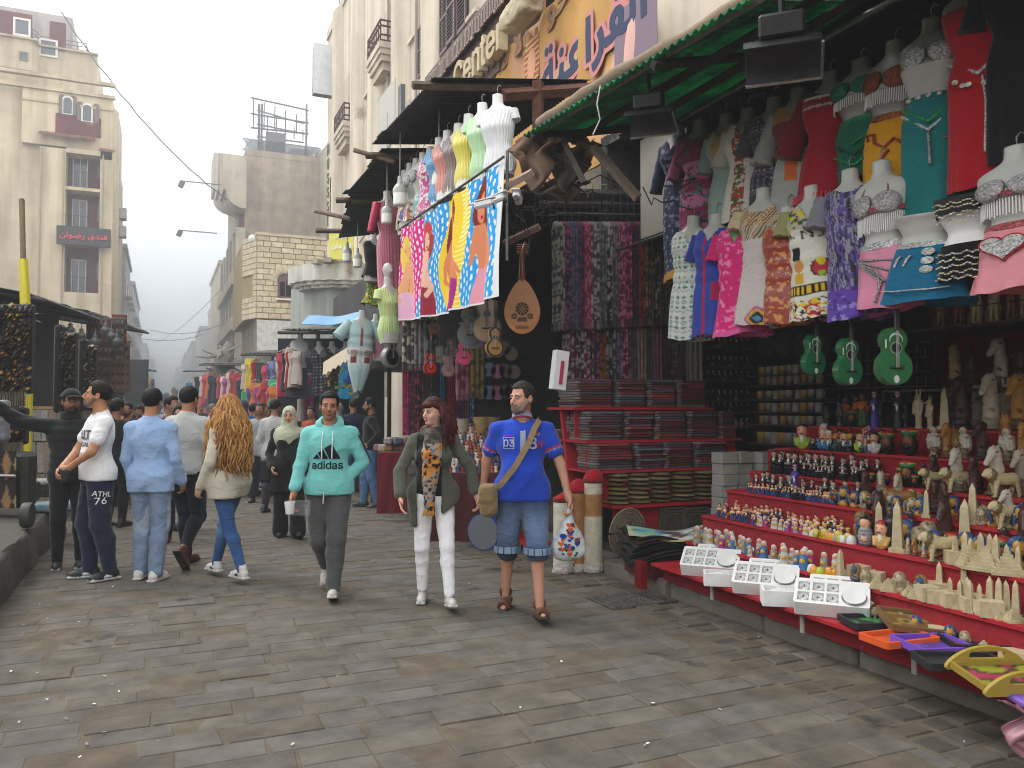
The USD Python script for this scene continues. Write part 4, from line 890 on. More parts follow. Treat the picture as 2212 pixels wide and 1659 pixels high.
for k in range(8):
 for r in range(3):
  w,h=.34,.5;col=[hx('8b857d'),hx('8a7562'),hx('979089')][(k*2+r) % 3]*rng.uniform(.8,1.05)
  put(lw,'slab',M().box((-.42+k*.12+.05*(2-r),.02*rng.normal()-.0,.05+h*(r+.5)),(.115,.05,h-.012),col,ry=-.06,bevel=.006),'wood')
put(lw,'counter_top',M().box((.05,.4,1.58),(1.2,.6,.05),hx('9a7752')).box((.05,.38,.75),(1.1,.5,1.5),hx('3c3833')),'wood')
stage.GetPrimAtPath(lw).GetAttribute('xformOp:transform').Set(gf(mat4(dp(108,885,12.6)*[1,1,0],rz=-YAW)))
yp_=thing('yellow_pole','tall wooden pole wrapped in yellow plastic at its foot','pole')
pa,pb,pc=dp(47,432,9.7),dp(50,560,9.7),dp(63,830,9.7)
put(yp_,'pole',M().tube([pa,pb],.032,10,hx('7d6b52')).lathe([(.032,0),(.02,.02),(0,.022)],10,pa,hx('7d6b52')),'wood',True)
put(yp_,'yellow_wrap',M().tube([pb,pb*.6+pc*.4,pc,[pc[0],pc[1],.4]],[.05,.058,.045,.045],10,hx('c9bb2e')),'plastic',True)
def wire(name,label,a,b,sag,r=.03,wob=.0):
 s=np.linspace(0,1,50)[:,None];P=a+(b-a)*s;P[:,2] -= (sag*4*s*(1-s))[:,0];P += wob*np.stack([np.sin(s[:,0]*61),np.sin(s[:,0]*47),np.cos(s[:,0]*53)],1)
 put(None,name,M().tube(P,r,5,(.08,.08,.08)),'plastic',True,label,'cable')
a,b=yp(132,26,56),yp(522,452,59.9)
wire('overhead_cable','thick twisted cable sagging across the sky between hotel and concrete block',a,b,1.3,.045,.03)
wire('overhead_cable','thin cable high over the far end of the street',dp(325,712,80),dp(480,700,66),.6,.03)
wire('overhead_cable','thin cable rising from the smoke to the cream gabled house',dp(335,740,120),dp(500,600,66),.8,.03)
wire('overhead_cable','lowest thin cable crossing in front of the far houses',dp(310,732,60),dp(440,722,70),.3,.022)
def bulb(px,py,d,top,label,s=1.0):
 t=thing('hanging_bulb',label,'light bulb',dp(px,py,d))
 put(t,'glass',M().lathe([(0,-.15*s),(.07*s,-.145*s),(.078*s,-.12*s),(.078*s,0),(.068*s,.02*s)],18,col=(.75,.74,.68)),'bulb',True)
 put(t,'housing',M().lathe([(.08*s,0),(.082*s,.05*s),(.06*s,.09*s),(.03*s,.11*s),(.026*s,.2*s),(0,.2*s)],18,col=(.45,.44,.4)),'plastic',40)
 put(t,'cord',M().tube([(0,0,.2*s),(0,0,top)],.006,5,(.3,.3,.28)),'plastic')
bulb(948,375,8.6,1.0,'big white bulb hanging lowest in front of the pink shiny dress row')
bulb(864,418,9.3,1.15,'second white bulb hanging left of the big bulb')
bulb(836,462,10.2,1.3,'white bulb hanging in front of the pink sequined dress',.9)
bulb(772,560,13,.9,'white bulb hanging beside the yellow sign',.9);bulb(750,548,14,.8,'small white bulb hanging before the yellow sign board',1.0)
def cctv(px,py,d,rz,label):
 t=thing('security_camera',label,'camera',m=mat4(dp(px,py,d),rz=rz,scale=.6))
 put(t,'housing',M().box((0,0,0),(.1,.26,.1),(.7,.7,.7),rx=-.25,bevel=.025).box((0,-.02,.055),(.115,.3,.012),(.75,.75,.75),rx=-.25),'plastic');put(t,'lens',M().lathe([(.04,0),(.04,.02),(0,.02)],12,col=(.01,.01,.01)).move(mat4((0,-.13,-.035),rx=PI/2-.25)),'plastic');put(t,'bracket',M().tube([(0,.1,0),(0,.2,-.02),(0,.2,.08)],.018,6,(.5,.5,.5)),'plastic')
cctv(1072,430,6.6,.7,'white box security camera at the upper corner of the printed towel');cctv(1118,428,6.7,-.6,'white security camera on the beam right of the towel');cctv(1044,440,6.5,1.2,'small grey security camera in front of the towel')
# ================================================================ mannequins, dresses and hanging cloth
import shapely
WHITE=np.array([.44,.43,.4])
def body_rings(prof,n=56,fold=None,seed=0,zs=None,rib=None):
 """prof rows: z, half width, half depth, forward shift; returns rings (k, n, 3) and the angle. front is -y"""
 prof=np.asarray(prof,float)[::-1] if prof[0][0] > prof[-1][0] else np.asarray(prof,float)
 z=np.linspace(prof[0,0],prof[-1,0],zs or max(8,int((prof[-1,0]-prof[0,0])/.0118)))
 hw,hd,yo=(np.interp(z,prof[:,0],prof[:,i]) for i in (1,2,3))
 ker=np.ones(5)/5
 if len(z) > 12:hw,hd,yo=(np.convolve(np.pad(q,2,'edge'),ker,'valid') for q in (hw,hd,yo))
 nf=int(n*.7);a=np.concatenate([np.arange(nf)*PI/nf,PI+np.arange(n-nf)*PI/(n-nf)]);ca,sa=np.cos(a),np.sin(a)
 ex=.82;c,s=np.sign(ca)*np.abs(ca)**ex,np.sign(sa)*np.abs(sa)**ex
 R=np.ones((len(z),n))
 if fold is not None:
  zt,amp,k=fold;r=np.random.default_rng(seed);ph=r.uniform(0,6,4)
  t=np.clip((zt-z)/max(zt-z[0],.01),0,1)[:,None]
  R=R+amp*t*(np.sin(k*a+ph[0]+.6*np.sin(z*5)[:,None])+.5*np.sin((k+3)*a+ph[1])+.35*np.sin((2*k-1)*a+ph[2]))
 if rib is not None:R=R+rib[0]*np.sin(rib[1]*a+rib[2]*np.sin(z*6+1)[:,None])
 P=np.stack([hw[:,None]*c*R,-hd[:,None]*s*R-yo[:,None],np.repeat(z[:,None],n,1)],-1)
 if fold is not None:P[...,2] += t*.02*np.sin(2*a+ph[3])+t*.006*np.sin(7*a+ph[1]);P[...,1] += .012*t*np.sin(z*9+ph[2])[:,None]
 return P,a,z
TORSO=[(.16,.052,.052,0),(.05,.058,.056,0),(.02,.1,.062,0),(-.02,.175,.075,0),(-.07,.185,.085,.005),(-.13,.172,.095,.015),(-.21,.165,.118,.03),(-.28,.15,.1,.01),(-.4,.12,.085,0),(-.5,.145,.095,0),(-.6,.168,.11,-.005),(-.72,.15,.1,0),(-.8,.14,.095,0)]
def torso_at(z,g=0.0):
 p=np.array(TORSO)[::-1];return [np.interp(z,p[:,0],p[:,i]) for i in (1,2,3)]
def dress_prof(z1,hem,flare=-.6,g=.012,top=.0,waist=.0,depth=None):
 zs=[q for q in np.arange(top,max(z1,flare),-.04)]+([flare] if z1 < flare else [])
 pr=[(z,torso_at(z)[0]+g+(waist if -.5 < z < -.3 else 0),torso_at(z)[1]+g+(waist if -.5 < z < -.3 else 0),torso_at(z)[2]) for z in zs]
 if z1 < flare:hd=depth or hem*.66;pr += [(z1,hem,hd,0)]
 return pr
def keep_faces(mesh,keep):
 v,f,c=mesh.out();k=keep[f].all(1);f=f[k];u,i=np.unique(f,return_inverse=True);return M().raw(v[u],i.reshape(-1,3),c[u])
def garment(P,a,z,colfn,neck=None):
 k,n=P.shape[:2];Pc=np.concatenate([P,P[:,:1]],1);aa=np.append(a,2*PI)
 zz=np.repeat(z[:,None],n+1,1);u=np.repeat(aa[None],k,0)
 x,y=Pc[...,0],Pc[...,1]
 col=colfn(x,zz,u,y)
 m=M().rings(Pc,np.broadcast_to(col,Pc.shape),closed=False)
 if neck is not None:
  keep=~neck(x.ravel(),zz.ravel(),y.ravel());m=keep_faces(m,keep)
 return m
# ---- patterns: (x, z, u, y) -> rgb
def C(*cs):return [hx(c) for c in cs]
def P_solid(c):c=hx(c) if isinstance(c,str) else np.asarray(c);return lambda x,z,u,y:np.broadcast_to(c,x.shape+(3,))
def n2(x,z,u,f,s=0):return fbm(np.stack([u*f*.17,z*f,0*z+s],-1),3,s)
def mixc(a,b,t):t=np.asarray(t,float)[...,None];return a*(1-t)+b*t
def P_bands(rows,base,jag=0.0):
 """rows: (z0, z1, colour, tooth size)"""
 base=base if callable(base) else P_solid(base)
 def f(x,z,u,y):
  c=np.array(base(x,z,u,y))
  for z0,z1,cc,tooth in rows:
   e=0 if not tooth else tooth*np.abs(((u*.17/tooth) % 1)-.5)
   c[(z > z0+e) & (z < z1+e)]=hx(cc)
  return c
 return f
def P_print(base,inks,f=18,th=.55,seed=0,keepout=None):
 b=base if callable(base) else P_solid(base)
 def g(x,z,u,y):
  c=np.array(b(x,z,u,y))
  for i,ink in enumerate(inks):
   t=n2(x,z,u,f*(1+.25*i),seed+7*i);c[t > th+.02*i]=hx(ink)
  return c
 return g
def P_motif(base,cells,s=.05,seed=0):
 """small repeated motifs in rows, like a woven border"""
 b=base if callable(base) else P_solid(base)
 def g(x,z,u,y):
  c=np.array(b(x,z,u,y));uu=(u*.17/s) % 1-.5;row=np.floor(z/s);zz=(z/s) % 1-.5
  for i,ink in enumerate(cells):
   sel=(row.astype(int)+seed) % (len(cells)) == i
   sh=[np.abs(uu)+np.abs(zz) < .38,(uu**2+zz**2 < .12) & (uu**2+zz**2 > .03),(np.abs(uu) < .3) & (np.abs(zz) < .1+.25*(np.abs(uu) < .1)),np.abs(zz-.25*np.sign(uu)*uu*4) < .13][i % 4]
   c[sel & sh]=hx(ink)
  return c
 return g
def on(f,*marks):
 """marks: (test(x, z, u, y), colour) painted as print over f"""
 def g(x,z,u,y):
  c=np.array(f(x,z,u,y))
  for t,cc in marks:c[t(x,z,u,y)]=hx(cc)
  return c
 return g
front=lambda y:y < -.02
DMAT=dict(cloth='cloth',satin='satin')
V_NECK=lambda d,w:(lambda x,z,y:(z > -.02-.0*x) & (np.abs(x) < w) & (y < .2) | ((y < 0) & (z > -d+np.abs(x)*d/w) & (np.abs(x) < w)))
ROUND=lambda d,w:(lambda x,z,y:(x**2/w**2+np.minimum(z-.03,0)**2/d**2 < 1) & ((y < 0) | (z > -.03)))
STRAP=lambda z0:(lambda x,z,y:z > z0)
def sleeve(m,side,L,r0,r1,c,droop=.26,n=14):
 a=np.array([side*.165,0,-.035]);d=unit((side*droop,-.04,-1));s=np.linspace(0,1,12)[:,None]
 pts=a+d*L*s;rad=r0+(r1-r0)*s[:,0]+.003*np.sin(s[:,0]*20)
 if callable(c):cc=np.array([c(np.array([[side*.2]]),np.array([[p[2]]]),np.array([[1.0]]),np.array([[-.1]]))[0,0] for p in pts])
 else:cc=c
 return m.tube(pts,rad,n,cc)
def hanger_hook(t):put(t,'hook',M().tube([(0,0,.15),(0,0,.24),(.02,0,.27),(.04,0,.25)],.005,5,(.25,.25,.25)),'metal')
def fringe(z0,z1,g,n=40,col=(.75,.74,.72),front_only=True,r=.003):
 m=M();hw,hd,yo=torso_at(z0)
 for i in range(n):
  a=PI*(i+.5)/n if front_only else 2*PI*i/n;x,y=(hw+g)*math.cos(a),-(hd+g)*math.sin(a)-yo
  m.tube([(x,y,z0),(x,y-.004,z1+rng.uniform(-.012,.012))],r,4,col)
 return m
def coins(m,pts,r=.012,col=(.8,.78,.7)):
 for p in pts:
  c=np.asarray(col)*rng.uniform(.7,1.15);m.lathe([(r,0),(0,.003)],7,col=c) if False else m.raw(np.array([[p[0]+r*math.cos(q),p[1]-.006+rng.uniform(-.004,.004)*math.cos(q),p[2]+r*math.sin(q)] for q in np.arange(7)*.9]),[(0,k,k+1) for k in range(1,6)],c)
 return m
def mannequin(px,yt,yb,X=None,d=None,s=.86,face=.35,colfn=None,hem=.2,neck=None,sl=None,mat='cloth',label='',group=None,kind='dress',fold=(-.3,.045,7),flare=-.6,body=WHITE,seed=0,extra=None,gtop=.0,rib=None,cat='dress',waist=0.0,g=.012,w=None,bz=9):
 p=xp(px,yt,X) if d is None else dp(px,yt,d);body=np.asarray(body)*(.5 if X == XU else 1)  # upper row forms darkened in colour to stand for awning shade
 q=xp(px,yb,X) if d is None else dp(px,yb,d)
 H=(p[2]-q[2])/s;z1=.15-H
 base=np.array([p[0],p[1],p[2]-.15*s]);w=w or (1.18 if X in (XD,XU) else 1.0)
 t=thing('mannequin',label,cat,group=group,m=mat4(base,rz=(-PI/2+face if X is not None else -YAW+face)+.16*math.sin(px*1.7),ry=.05*math.sin(px*2.3),scale=(s*w,s*w,s)))
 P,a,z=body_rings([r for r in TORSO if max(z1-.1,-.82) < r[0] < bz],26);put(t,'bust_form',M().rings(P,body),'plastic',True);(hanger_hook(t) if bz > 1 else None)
 if colfn is not None:
  Pg,a,z=body_rings(dress_prof(z1,hem,flare,top=gtop,waist=waist,g=g),100 if rib is None else 120,fold,seed,rib=rib)
  put(t,kind,garment(Pg,a,z,colfn,neck),mat,True)
 if sl:
  for side in (-1,1):put(t,'sleeve',sleeve(M(),side,*sl),mat,True)
 if extra:extra(t,z1)
 return t
def bra(t,z,col,edge=None,mat='sequin'):
 for sd in (-1,1):
  m=M();f=np.linspace(0,1,7);m.lathe([(.088*math.cos(q*PI/2),.06*math.sin(q*PI/2)) for q in f],16,col=col);m.move(mat4((sd*.08,-.105,z),rx=PI/2-.1,rz=sd*.45));put(t,'bra_cup',m,mat,True)
 hw,hd,yo=torso_at(z);a=np.arange(25)*2*PI/24;m=M().rings(np.stack([np.stack([(hw+.008)*np.cos(a),-(hd+.008)*np.sin(a)-yo,0*a+z-.05+dz],-1) for dz in (-.015,.02)]),edge if edge is not None else col,cap=(False,False));put(t,'bra_band',m,mat,True)
def belt(t,z,col,mat='sequin',h=.025,g=.02,dip=0.0):
 hw,hd,yo=torso_at(z);a=np.arange(37)*2*PI/36;zz=z-dip*np.maximum(np.sin(a),0)
 m=M().rings(np.stack([np.stack([(hw+g+k*.004)*np.cos(a),-(hd+g+k*.004)*np.sin(a)-yo,zz+dz],-1) for k,dz in ((0,-h),(1,0),(0,h))]),col,cap=(False,False));put(t,'belt',m,mat,True)
def surf_pt(x,z,g=.02,hem=None,flare=-.6):
 if z > flare or hem is None:hw,hd,yo=torso_at(z)
 else:
  z1,hm=hem;k=(flare-z)/max(flare-z1,.01);a=torso_at(flare);hw,hd,yo=a[0]+(hm-a[0])*k,a[1]+(hm*.66-a[1])*k,a[2]*(1-k)
 hw += g;hd += g;c=np.clip(abs(x)/hw,0,.99)**(1/.82);return (x,-hd*(math.sqrt(1-c*c))**.82-yo,z)
def trail(t,name,pts,col,mat='sequin',r=.011,hem=None,g=.022):
 put(t,name,M().tube([surf_pt(x,z,g,hem) for x,z in pts],r,6,col),mat,True)
XD=4.28;XU=4.42;GD=None
SIL=(.75,.75,.74)
UP_ROW=dict(X=XU);LOW=dict(X=XD)
mannequin(1466,272,606,**UP_ROW,colfn=P_bands([(-1.9,-1.45,'c08a3a',0)],P_print(P_bands([],'2b3350'),['7b8196'],30,.6,1)),hem=.19,neck=V_NECK(.14,.07),sl=(.5,.06,.06,'2b3350' and hx('2b3350')),label='long navy robe with pale embroidery and orange hem, first dress of the upper row',seed=1)
mannequin(1512,262,610,**UP_ROW,colfn=P_print(P_bands([(-.3,0.1,'7d3a52',0),(-.62,-.5,'8a2f60',0),(-.95,-.78,'8a2f60',0),(-1.2,-1.08,'1a1418',0),(-2,-1.25,'8a2f60',0)],'c2729c'),['3a7a70','7a4630','5e1f44'],22,.66,2),hem=.19,neck=ROUND(.1,.09),sl=(.4,.06,.06,hx('a45a80')),label='pink and plum striped floral dress in the upper row',seed=2)
mannequin(1570,250,490,**UP_ROW,colfn=P_print(on(P_solid('8ea39b'),(lambda x,z,u,y:front(y) & (np.abs(x) < .07) & (z > -.3),'a88a4c')),['8ea39b'],20,.7),hem=.2,neck=V_NECK(.1,.05),sl=(.34,.065,.08,hx('86998f')),label='grey green kaftan with gold embroidered neck and pockets',seed=3)
mannequin(1615,238,478,**UP_ROW,colfn=P_print(on(P_solid('c9c5bd'),(lambda x,z,u,y:front(y) & (np.abs(x) < .055) & (n2(x,z,u,40,5) > .45),'a8452a'),(lambda x,z,u,y:front(y) & (np.abs(x) < .05) & (n2(x,z,u,40,9) > .6),'4a5c33')),['c9c5bd'],20,.8),hem=.2,neck=V_NECK(.12,.05),sl=(.34,.065,.075,hx('b8b2a8')),label='off white tunic with a red floral embroidered front panel',seed=4)
mannequin(1672,215,452,**UP_ROW,colfn=P_motif('3b3640',['8a8590','6f6a78','958a90','77727e'],.045),hem=.19,neck=V_NECK(.14,.07),sl=(.3,.065,.08,hx('4a454f')),label='dark grey dress with rows of small white motifs',seed=5)
mannequin(1724,195,478,**UP_ROW,colfn=on(P_bands([(-.16,.1,'9a6a3a',0),(-.4,-.16,'6b2f2b',0)],'9a9a98'),(lambda x,z,u,y:front(y) & (np.abs(x) < .05) & (np.abs(z+.55) < .12),'b8602c')),hem=.22,neck=ROUND(.08,.08),sl=(.45,.06,.09,hx('8f8f8c')),label='grey dress with orange and maroon hamsa print',seed=6)
t=mannequin(1793,160,428,**UP_ROW,colfn=P_bands([(-.06,.1,'3a1a1c',0),(-.085,-.06,'c9b8b0',.02),(-.17,-.15,'c9b8b0',.02)],'8e1220'),hem=.21,neck=ROUND(.07,.1),sl=(.5,.06,.1,hx('6e1019')),label='red kaftan dress with wide tasselled sleeves and white trim',seed=7,
 extra=lambda t,z1:put(t,'tassels',fringe(-.6,-.66,.02,26,(.5,.05,.07),r=.006).move(mat4((0,.0,z1+.62),scale=(1.25,1.25,1))),'cloth',kind='stuff'))
def ex_green(t,z1):
 bra(t,-.16,(.03,.22,.12));put(t,'bead_fringe',fringe(-.24,-.33,.012,34),'plastic',kind='stuff');belt(t,-.46,(.05,.3,.14))
 for k in (0,1,2):trail(t,'sequin_trim',[(-.15,-.56-k*.1),(0,-.7-k*.1),(.15,-.56-k*.1)],[(.03,.28,.12),(.02,.12,.07),(.06,.42,.16)][k],hem=(z1,.16))
mannequin(1862,132,392,**UP_ROW,s=.72,w=1.55,colfn=P_solid('0e5a46'),gtop=-.45,hem=.15,label='dark green belly dance set with glittering sequin chevrons',extra=ex_green,kind='skirt',seed=8,cat='dance costume',fold=(-.6,.08,6))
def ex_yellow(t,z1):
 bra(t,-.16,(.3,.08,.04));put(t,'bead_fringe',fringe(-.24,-.35,.012,36),'plastic',kind='stuff');belt(t,-.44,(.45,.12,.06))
 trail(t,'sequin_flower',[(-.1,-.6),(-.12,-.55),(-.06,-.56),(-.05,-.63),(.02,-.68),(.08,-.62),(.12,-.66)],(.5,.1,.05),hem=(z1,.16));trail(t,'sequin_flower',[(.05,-.7),(-.02,-.8),(-.06,-.95),(-.04,-1.1)],(.5,.1,.05),hem=(z1,.16));trail(t,'sequin_flower',[(-.1,-.98),(-.04,-1.1),(.03,-1.03),(.06,-.95)],(.5,.1,.05),hem=(z1,.16))
mannequin(1932,95,452,**UP_ROW,colfn=P_solid('c98d12'),gtop=-.43,hem=.17,label='mustard yellow belly dance set with red sequin flower',extra=ex_yellow,kind='skirt',seed=9,cat='dance costume',fold=(-.6,.08,6))
def ex_teal(t,z1):
 bra(t,-.15,(.6,.62,.6),(.05,.4,.15));put(t,'belly_cover',M().rings(body_rings([(-.22,.172,.125,.03),(-.42,.128,.092,0)],30)[0],(.4,.4,.38),cap=(False,False)),'satin',True)
 trail(t,'sequin_trim',[(-.16,-.54),(0,-.7),(.16,-.52)],SIL,hem=(z1,.2),r=.014);trail(t,'sequin_trim',[(-.15,-.5),(0,-.64),(.15,-.48)],(.05,.4,.15),hem=(z1,.2),r=.016)
 for x in (-.12,-.06,0,.06,.12):put(t,'round_stud',M().lathe([(.02,0),(.015,.01),(0,.014)],10,col=SIL).move(mat4(surf_pt(x,-.44,.016),rx=PI/2)),'sequin',True)
 trail(t,'slit',[(0,-.72),(0.005,-.95)],(.35,.4,.4),hem=(z1,.2),r=.01)
mannequin(2012,45,466,**UP_ROW,colfn=P_solid('17696a'),gtop=-.42,hem=.2,label='teal belly dance skirt with silver V trim, between the yellow and red costumes',extra=ex_teal,kind='skirt',seed=10,cat='dance costume',fold=(-.7,.07,6))
def ex_red(t,z1):
 trail(t,'sequin_trim',[(-.16,-.44),(0,-.6),(.16,-.4)],SIL,hem=(z1,.2),r=.016);trail(t,'crystal_line',[(0.02,-.62),(.03,-.8),(.02,-.98),(.01,-1.15)],SIL,hem=(z1,.2),r=.007)
 put(t,'mirror_discs',coins(M(),[surf_pt(x,z,.03,(z1,.2)) for x,z in ((-.08,-.66),(-.05,-.665),(.08,-.62),(.03,-.68),(.11,-.58),(-.12,-.62))],.018),'sequin')
mannequin(2108,-55,412,**UP_ROW,colfn=P_solid('a0101e'),hem=.2,neck=STRAP(-.1),label='long red dress with silver V trim and crystal line',extra=ex_red,seed=11,fold=(-.7,.07,6))
mannequin(2196,-110,352,**UP_ROW,colfn=P_solid('0b0b0d'),hem=.2,neck=ROUND(.1,.1),sl=(.3,.06,.07,(.01,.01,.012)),label='black dress at the right edge of the upper row',seed=12)
mannequin(1498,470,732,**LOW,colfn=P_motif(P_bands([(-.95,-.93,'e0ded8',0),(-1.2,-1.18,'e0ded8',0)],'c9ccc6'),['5a8074','6f8a80','55776c','8aa09a'],.05),hem=.2,neck=V_NECK(.1,.06),label='white and sea green paisley dress, lowest at the far end of the row',seed=13,waist=.02)
mannequin(1547,465,728,**LOW,colfn=on(P_bands([(-3,-1.1,'b01f45',0)],'33449a'),(lambda x,z,u,y:front(y) & (np.abs(x+.02) < .012),'b01f45'),(lambda x,z,u,y:front(y) & (np.abs(x-.1) < .05) & (np.abs(z+.62) < .09),'9a1f4a')),hem=.2,neck=V_NECK(.12,.07),sl=(.26,.065,.07,hx('2e3d8e')),label='blue tunic dress with red front line and hem',seed=14,waist=.02)
mannequin(1598,462,725,**LOW,colfn=P_print(P_bands([(-3,-.95,'d35596',0)],'cf2a74'),['e77fae'],34,.62,5),hem=.23,neck=V_NECK(.14,.06),sl=(.24,.065,.07,hx('c4256c')),body=hx('7fbf6a',.8),label='hot pink printed tunic on a green mannequin',seed=15,waist=.03)
def diamonds(x,z,u,y):return (np.abs(((u-.9) % 1.3)-.65)*.17*1.4+np.abs(z+1.02))
dm=lambda r:(lambda x,z,u,y:diamonds(x,z,u,y) < r)
mannequin(1650,410,702,**LOW,colfn=on(P_motif(P_bands([(-.32,.1,'c7b48a',.03)],'c2b8b4'),['c2b8b4'],.05),(lambda x,z,u,y:(z > -.32) & (((u*6+z*22) % 1) < .4),'3a3026'),(lambda x,z,u,y:(z > -.2) & (((u*6-z*22) % 1) < .25),'b8742e'),(dm(.115),'b35a86'),(dm(.09),'c79a3a'),(dm(.06),'2a2a30'),(dm(.03),'4a7d9a'),(lambda x,z,u,y:z < -1.13,'3f6a5a')),hem=.23,neck=ROUND(.1,.12),sl=(.16,.08,.1,hx('b8a888')),label='beige dress with woven zigzag top and diamond motif near the hem',seed=16,waist=.02)
mannequin(1702,450,698,**LOW,colfn=on(P_solid('8e2f1c'),(lambda x,z,u,y:(n2(x,z,u,46,3) > .6) & (((z*8) % 1) > .2),'c98a4a')),hem=.2,neck=ROUND(.1,.09),label='rust red dress with gold pharaonic print',seed=17,mat='satin',waist=.02)
def egypt(x,z,u,y):
 c=np.array(P_solid('cfccc0')(x,z,u,y));f=front(y)
 def put_(t,cc):c[t]=hx(cc)
 put_(z > -.22,'a8a49a');put_((z > -.3) & (n2(x,z,u,40,2) > .55),'3d4a2a');put_((z > -.24) & (n2(x,z,u,36,8) > .58),'c9b51e')
 for zz in (-.72,-1.1):put_((np.abs(z-zz) < .04),'1d1d18');put_((np.abs(z-zz) < .028) & (((u*5) % 1) < .6),'d0a82a')
 put_(f & (np.hypot(x-.07,z+.55) < .075),'4a1a1c');put_(f & (np.hypot(x-.07,z+.55) < .06),'b03040');put_(f & (np.hypot(x-.07,z+.5) < .03),'d8c02a');put_(f & (np.hypot(x-.07,z+.6) < .025),'7fae2f')
 put_(f & (np.hypot((x+.09)*1.5,z+.52) < .055),'c98a4a');put_(f & (np.abs(x+.1) < .03) & (np.abs(z+.42) < .05),'15151a');put_(f & (np.abs(x+.09) < .035) & (np.abs(z+.62) < .04),'c9a02a')
 put_((z < -.8) & (z > -1.05) & (n2(x,z,u,44,6) > .6),'b0283a');put_((z < -.8) & (z > -1.05) & (n2(x,z,u,50,11) > .62),'1d1d18');put_((z < -.98) & (z > -1.06),'c9c42a');put_((z < -.8) & (z > -1.05) & (n2(x,z,u,42,15) > .64),'d0b42a')
 return c
mannequin(1756,405,690,**LOW,colfn=egypt,hem=.21,neck=V_NECK(.14,.07),sl=(.2,.075,.09,hx('8a8a5a')),label='white and yellow dress with Egyptian wall painting print',seed=18,waist=.03,fold=(-.6,.03,5))
mannequin(1838,370,690,**LOW,colfn=lambda x,z,u,y:np.where((z < -.78+.015*np.sin(u*40))[...,None],P_print('5d3f9a',['8a78b8','453078'],26,.6,4)(x,z,u,y),P_print('8c8a92',['2f2c36','5a4a8a'],40,.5,6)(x*1,z*.4,u*3,y)),hem=.2,neck=ROUND(.06,.08),sl=(.24,.075,.09,hx('76747e')),label='grey marbled dress with purple paisley lower half',seed=19,waist=.03)
def ex_pink(t,z1):
 bra(t,-.19,(.55,.52,.52),(.5,.1,.15));put(t,'bead_fringe',fringe(-.27,-.4,.014,40),'plastic',kind='stuff');belt(t,-.5,SIL,dip=.0)
 for k in range(5):trail(t,'sequin_trim',[(-.13,-.58-k*.012),(-.05+.02*k,-.6-.045*k),(.12-.035*k,-.63-.075*k)],(.45,.4,.4),hem=(z1,.2),r=.008)
 for s_ in (-1,1):put(t,'strap',M().tube([(s_*.09,-.11,-.12),(s_*.07,-.06,-.02),(s_*.05,0,.05)],.007,5,(.25,.12,.1)),'cloth',True)
mannequin(1906,352,672,**LOW,colfn=P_solid('c9708e'),gtop=-.5,hem=.2,mat='satin',label='pink satin belly dance skirt with silver bra and rays',extra=ex_pink,kind='skirt',seed=20,cat='dance costume',fold=(-.6,.045,5))
def ex_blue(t,z1):
 belt(t,-.5,SIL)
 for k in range(3):put(t,'sequin_heart',M().lathe([(.042,0),(.035,.012),(0,.018)],12,col=SIL).move(mat4(surf_pt(.07,-.58-k*.085,.02,(z1,.21)),rx=PI/2,scale=(1,1,1))),'sequin',True)
 trail(t,'sequin_trim',[(-.12,-.7),(-.1,-.62),(-.08,-.6)],SIL,hem=(z1,.21),r=.008);trail(t,'sequin_trim',[(-.06,-.7),(-.04,-.63),(-.02,-.6)],SIL,hem=(z1,.21),r=.008)
 trail(t,'hem_trim',[(-.19,z1+.12),(-.1,z1+.1),(0,z1+.1),(.1,z1+.1),(.19,z1+.12)],SIL,hem=(z1,.24),r=.007)
mannequin(2006,392,654,**LOW,s=.62,w=1.8,bz=-.2,colfn=P_solid('0f5f80'),gtop=-.5,hem=.25,label='petrol blue skirt with three silver sequin hearts',extra=ex_blue,kind='skirt',seed=21,cat='dance costume',fold=(-.6,.06,7))
def ex_coin(t,z1):
 put(t,'coin_top',M().rings(body_rings([(-.06,.19,.1,.01),(-.14,.182,.115,.02),(-.24,.172,.125,.03)],40)[0],(.02,.018,.02),cap=(False,False)),'cloth',True)
 for nm,zz,n in (('coins',(-.14,-.19,-.25,-.3),22),('coins',(-.62,-.68,-.74,-.8,-.86),24)):
  m=M()
  for i,z in enumerate(zz):
   for k in range(n):x=-.17+.34*(k+.5*(i % 2))/n;coins(m,[surf_pt(x,z+.012*math.sin(k*1.3)+rng.uniform(-.008,.008),.028,(z1,.2))],.0085,(.75,.66,.4) if rng.random() < .55 else (.8,.8,.78))
  put(t,nm,m,'sequin',kind='stuff')
mannequin(2097,380,604,**LOW,s=.6,w=1.75,bz=-.03,colfn=P_solid('0d0c0e'),gtop=-.52,hem=.19,label='black hip scarf and top hung with gold and silver coins',extra=ex_coin,kind='skirt',seed=22,cat='dance costume',fold=(-.6,.03,5),body=np.array([.7,.69,.67]))
def ex_heart(t,z1):
 bra(t,-.19,(.6,.58,.58),(.5,.1,.12));put(t,'bead_fringe',fringe(-.27,-.4,.014,36),'plastic',kind='stuff');belt(t,-.48,(.6,.15,.15))
 a=np.linspace(0,2*PI,40);hs=Polygon(np.c_[16*np.sin(a)**3,13*np.cos(a)-5*np.cos(2*a)-2*np.cos(3*a)-np.cos(4*a)]*.0062)
 for g_,cc,dz in ((hs.buffer(.012),(.55,.05,.06),0),(hs,(.7,.7,.68),.006)):put(t,'sequin_heart',M().poly(g_,dz,dz+.008,cc,mat4((-.03,surf_pt(0,-.62,.025)[1],-.64),rx=PI/2)),'sequin')
mannequin(2198,320,628,**LOW,s=.7,w=1.6,colfn=P_solid('c9747c'),gtop=-.46,hem=.22,mat='satin',label='pale pink skirt with a big sequin heart at the right edge',extra=ex_heart,kind='skirt',seed=23,cat='dance costume',fold=(-.65,.06,7))
